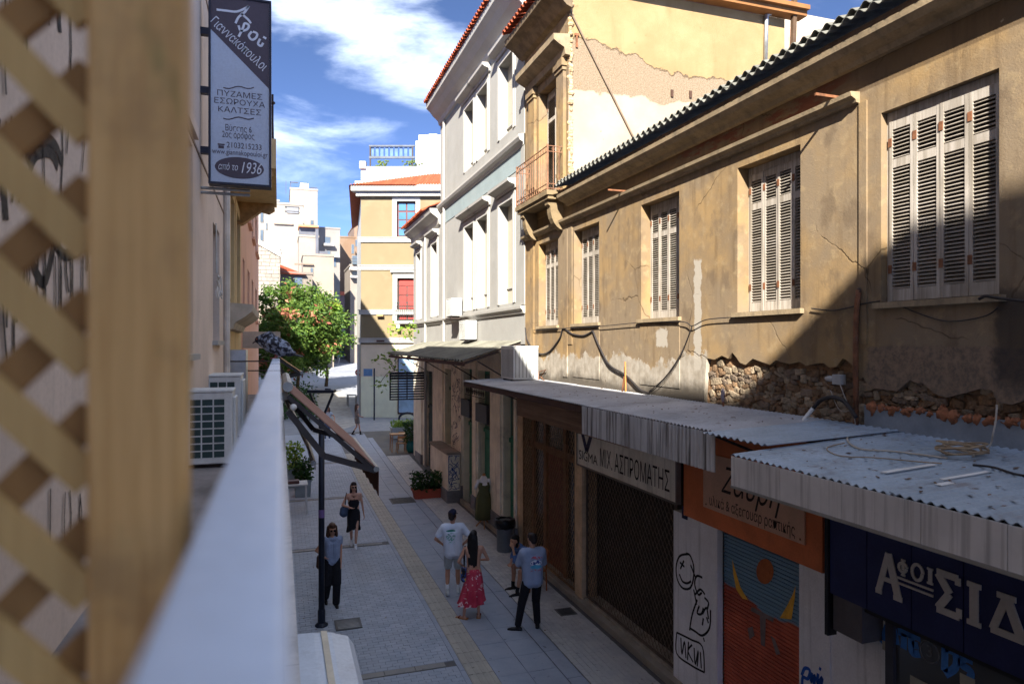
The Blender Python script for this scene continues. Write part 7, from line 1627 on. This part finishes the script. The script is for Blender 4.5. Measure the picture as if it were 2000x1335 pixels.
# 3 seated person leaning forward on a wooden chair
q = onZ(1000, 1146, 0); sx0, sy0 = 5.22, 13.9
chair('bentwood chair under the seated person in the blue shirt', (sx0 + .02, sy0, 0), R(90), wood('bent_wood', (176, 110, 60), (140, 82, 44), 0, .5, .6), h_=.46, bh=.86)
t, j = person('seated person in a blue shirt and shorts leaning on one knee by the bin', (sx0, sy0, 0), R(95), 1.74, dict(pel=(0, -.02, .55), chest=(0, .22, .82), neck=(0, .36, .98), head=(0, .46, 1.10), footL=(-.22, .5, 0), footR=(.18, .42, 0), handL=(-.1, .54, .98), eL=(-.6, .2, -1), handR=(.12, .5, .60), eR=(.6, .0, -.8), hyaw=R(15), kL=(-.1, .6, 1), kR=(.1, .6, 1)), (190, 144, 118))
garment(t, 'blue_shirt', torso_caps(j, bot=.03, r=.03) + sleeve(j, 'L', 1.0, .026, None, .25) + sleeve(j, 'R', 1.0, .026, None, .25), cloth('denim_blue', (78, 108, 160), .15))
garment(t, 'shorts', legs(j, .55, .022), m_blkc); hair_short(t, j, m_hairb, [((.05, -.03, .0), .045, (.06, -.01, -.09), .035), ((-.05, -.03, .0), .045, (-.06, -.01, -.09), .035), ((0, -.06, 0), .06, (0, -.06, -.1), .05)]); socks(t, j, m_blkc, .2); shoes(t, j, m_shoeb, .0, 'boot')
# 4 man in grey tee
p = ground_at(1040, 1228); t, j = person('man seen from behind in grey printed tee and black trousers holding a camera', p, R(-4), 1.78, dict(footL=(-.28, .0, 0), footR=(.10, .02, 0), toeL=(-1, .35, 0), toeR=(.35, 1, 0), handL=(-.12, .28, 1.04), eL=(-1, -.7, -.3), handR=(.10, .27, 1.06), eR=(.8, -.8, -.2), hyaw=R(20), hpitch=R(-15), kL=(-.5, 1, 0)), (190, 144, 118))
tee = printed('tee_grey', (150, 164, 190), [((186, 84, 96), .03, 1.36, .13, .022, 26), ((226, 230, 236), .03, 1.27, .11, .05, 0), ((58, 74, 140), .03, 1.275, .10, .045, 17), ((86, 170, 206), .03, 1.20, .11, .035, 0), ((186, 70, 84), .03, 1.135, .11, .014, 30)])
garment(t, 'tee_shirt', torso_caps(j, bot=-.05, r=.045) + sleeve(j, 'L', .8, .026) + sleeve(j, 'R', .8, .026), tee)
garment(t, 'trousers', legs(j, 1.0, .024, .006, .9), m_blkc); socks(t, j, m_blkc, .3); shoes(t, j, m_shoeb); hair_short(t, j, m_haird)
pm_ = (j['palmL'] + j['palmR']) / 2; m = MB(); m.obox(pm_ + Vector((0, .06, 0)), Vector((.065, 0, 0)), Vector((0, .035, 0)), Vector((0, 0, .045))); m.lathe(pm_ + Vector((-.02, .09, 0)), [(.032, 0), (.034, .07)], 12, (0, 1, 0))
cmo = m.build('camera_body', m_shoeb, world=False); cmo.parent = t; cmo.name = 'camera_body'
# 5 woman in grey top walking towards us
p = ground_at(649, 1180); t, j = person('woman in grey top, black wide trousers and sunglasses beside the lamp pole', p, R(180 + 4), 1.66, dict(footL=(-.06, .14, 0), footR=(.12, -.16, 0), heelR=.05, handL=(-.17, .06, .86), eL=(-.6, -.9, 0), handR=(.20, .14, 1.1), eR=(.8, -.9, -.3), hpitch=R(-12)), (190, 142, 116), female=True)
garment(t, 'grey_top', torso_caps(j, bot=-.02, r=.022) + sleeve(j, 'L', .3, .018) + sleeve(j, 'R', .3, .018), cloth('grey_top', (140, 152, 176)))
garment(t, 'trousers', legs(j, 1.0, .024, .024, .96), m_blkc); shoes(t, j, m_shoeb); hair_long(t, j, m_hairbr, .22, True); glasses(t, j)
garment(t, 'shoulder_bag', [(Vector((.24, -.02, .98)), .07, Vector((.25, .02, .84)), .08)], M('bag_brown', (70, 48, 40), .6, obj=True))
m = MB(); m.tube(bez([Vector((.24, .05, 1.0)), j['shR'] + Vector((.02, .09, -.05)), j['shR'] + Vector((0, 0, .06)), j['shR'] + Vector((.02, -.09, -.08)), Vector((.24, -.06, 1.0))], 4), .012, 5); m.build('bag_strap', M('bag_brown', (70, 48, 40)), t, world=False)
# 6 woman in black dress
p = ground_at(691, 1068); t, j = person('woman in a black strapless dress with white sneakers walking towards us', p, R(180 - 6), 1.70, dict(footL=(-.05, .12, 0), footR=(.06, -.2, 0), heelR=.07, handL=(-.27, -.02, .84), eL=(-.5, -.9, 0), handR=(.1, .2, 1.12), eR=(1, -.5, -.4), hyaw=R(8)), (196, 150, 128), female=True)
s = j['s']; m = MB(); n_ = 44; rings = []
for i, (z_, rx_, ry_, wv) in enumerate(((1.30, .135, .115, 0), (1.2, .15, .125, 0), (1.06, .122, .105, 0), (.95, .165, .135, 0), (.8, .175, .145, .02), (.6, .165, .15, .05), (.42, .185, .17, .09))):
    rings.append([(rx_ * (1 + wv * math.cos(7 * 2 * math.pi * k / n_)) * math.cos(2 * math.pi * k / n_) * s, ry_ * (1 + wv * math.cos(7 * 2 * math.pi * k / n_)) * math.sin(2 * math.pi * k / n_) * s, (z_ + (.14 * max(0, math.cos(2 * math.pi * k / n_ - 2.2)) if i == 6 else 0)) * s) for k in range(n_)])
m.rings(rings, capb=False, capa=False); m.build('dress', m_blkc, t, smooth=True, world=False)
shoes(t, j, m_whc); hair_long(t, j, m_haird, .26, False, .05); glasses(t, j)
garment(t, 'round_bag', [(Vector((.24, .0, .98)), .12, Vector((.25, .02, .92)), .12)], cloth('bag_blue', (66, 80, 104))); m = MB(); m.tube(bez([Vector((.22, .05, 1.08)), j['shR'] + Vector((.04, .05, -.05)), j['shR'] + Vector((.02, -.0, .05)), Vector((.22, -.08, 1.06))], 4), .01, 5); m.build('bag_strap', m_blkc, t, world=False)
# 7 far woman crossing, 8 woman beyond the lamp, 9 person far up the street
zg = ground_z(36.5); p = ground_at(697, 850, zg); t, j = person('woman in a patterned short dress and black boots crossing by the yellow house', p, R(-75), 1.66, dict(footL=(-.06, -.22, 0), footR=(.06, .2, 0), heelL=.06, handL=(-.18, .22, 1.05), handR=(.2, .2, 1.05), eL=(-.5, -1, 0), eR=(.5, -1, 0)), (190, 142, 118), fine=.016, female=True)
garment(t, 'dress', torso_caps(j, bot=-.02, r=.02) + sleeve(j, 'L', .5) + sleeve(j, 'R', .5) + legs(j, .45, .03), cloth('dress_grey', (128, 118, 112), .3), .016); shoes(t, j, m_shoeb, .3, 'boot'); hair_long(t, j, m_hairbr, .15)
p = ground_at(640, 858, zg); t, j = person('woman with brown hair in a pale top half hidden behind the brown awning', p, R(160), 1.68, dict(handL=(-.4, .1, 1.0), eL=(-.5, -1, 0), footR=(.08, .2, 0)), (190, 142, 118), fine=.016, female=True)
garment(t, 'pale_top', torso_caps(j, r=.02, bot=.06) + sleeve(j, 'L', .3) + sleeve(j, 'R', .3), cloth('pale_blue_top', (186, 196, 210)), .016); garment(t, 'jeans', legs(j, 1.0), cloth('jeans', (76, 94, 124)), .016); shoes(t, j, m_whc); hair_long(t, j, m_hairbr, .12, True)
for lab, px_, d_, cs, cl_, rz_ in (('person in a bright blue top walking far up the street', 662, 88, (62, 150, 196), (196, 190, 186), R(150)), ('person in dark clothes in the shade at the far shops', 690, 98, (60, 60, 72), (60, 70, 110), R(10)), ('person in a red top by the far shops', 682, 101, (150, 60, 66), (50, 50, 60), R(200))):
    q = onD(px_, 690, d_); p = (q.x, q.y, ground_z(q.y)); t, j = person(lab, p, rz_, 1.72, dict(footL=(-.08, .18, 0), footR=(.08, -.15, 0)), (190, 142, 118), fine=.022)
    garment(t, 'top', torso_caps(j, r=.02) + sleeve(j, 'L', .6) + sleeve(j, 'R', .6), cloth('t%d%d%d' % cs, cs), .02); garment(t, 'trousers', legs(j, 1.0), cloth('l%d%d%d' % cl_, cl_), .02); hair_short(t, j, m_haird)
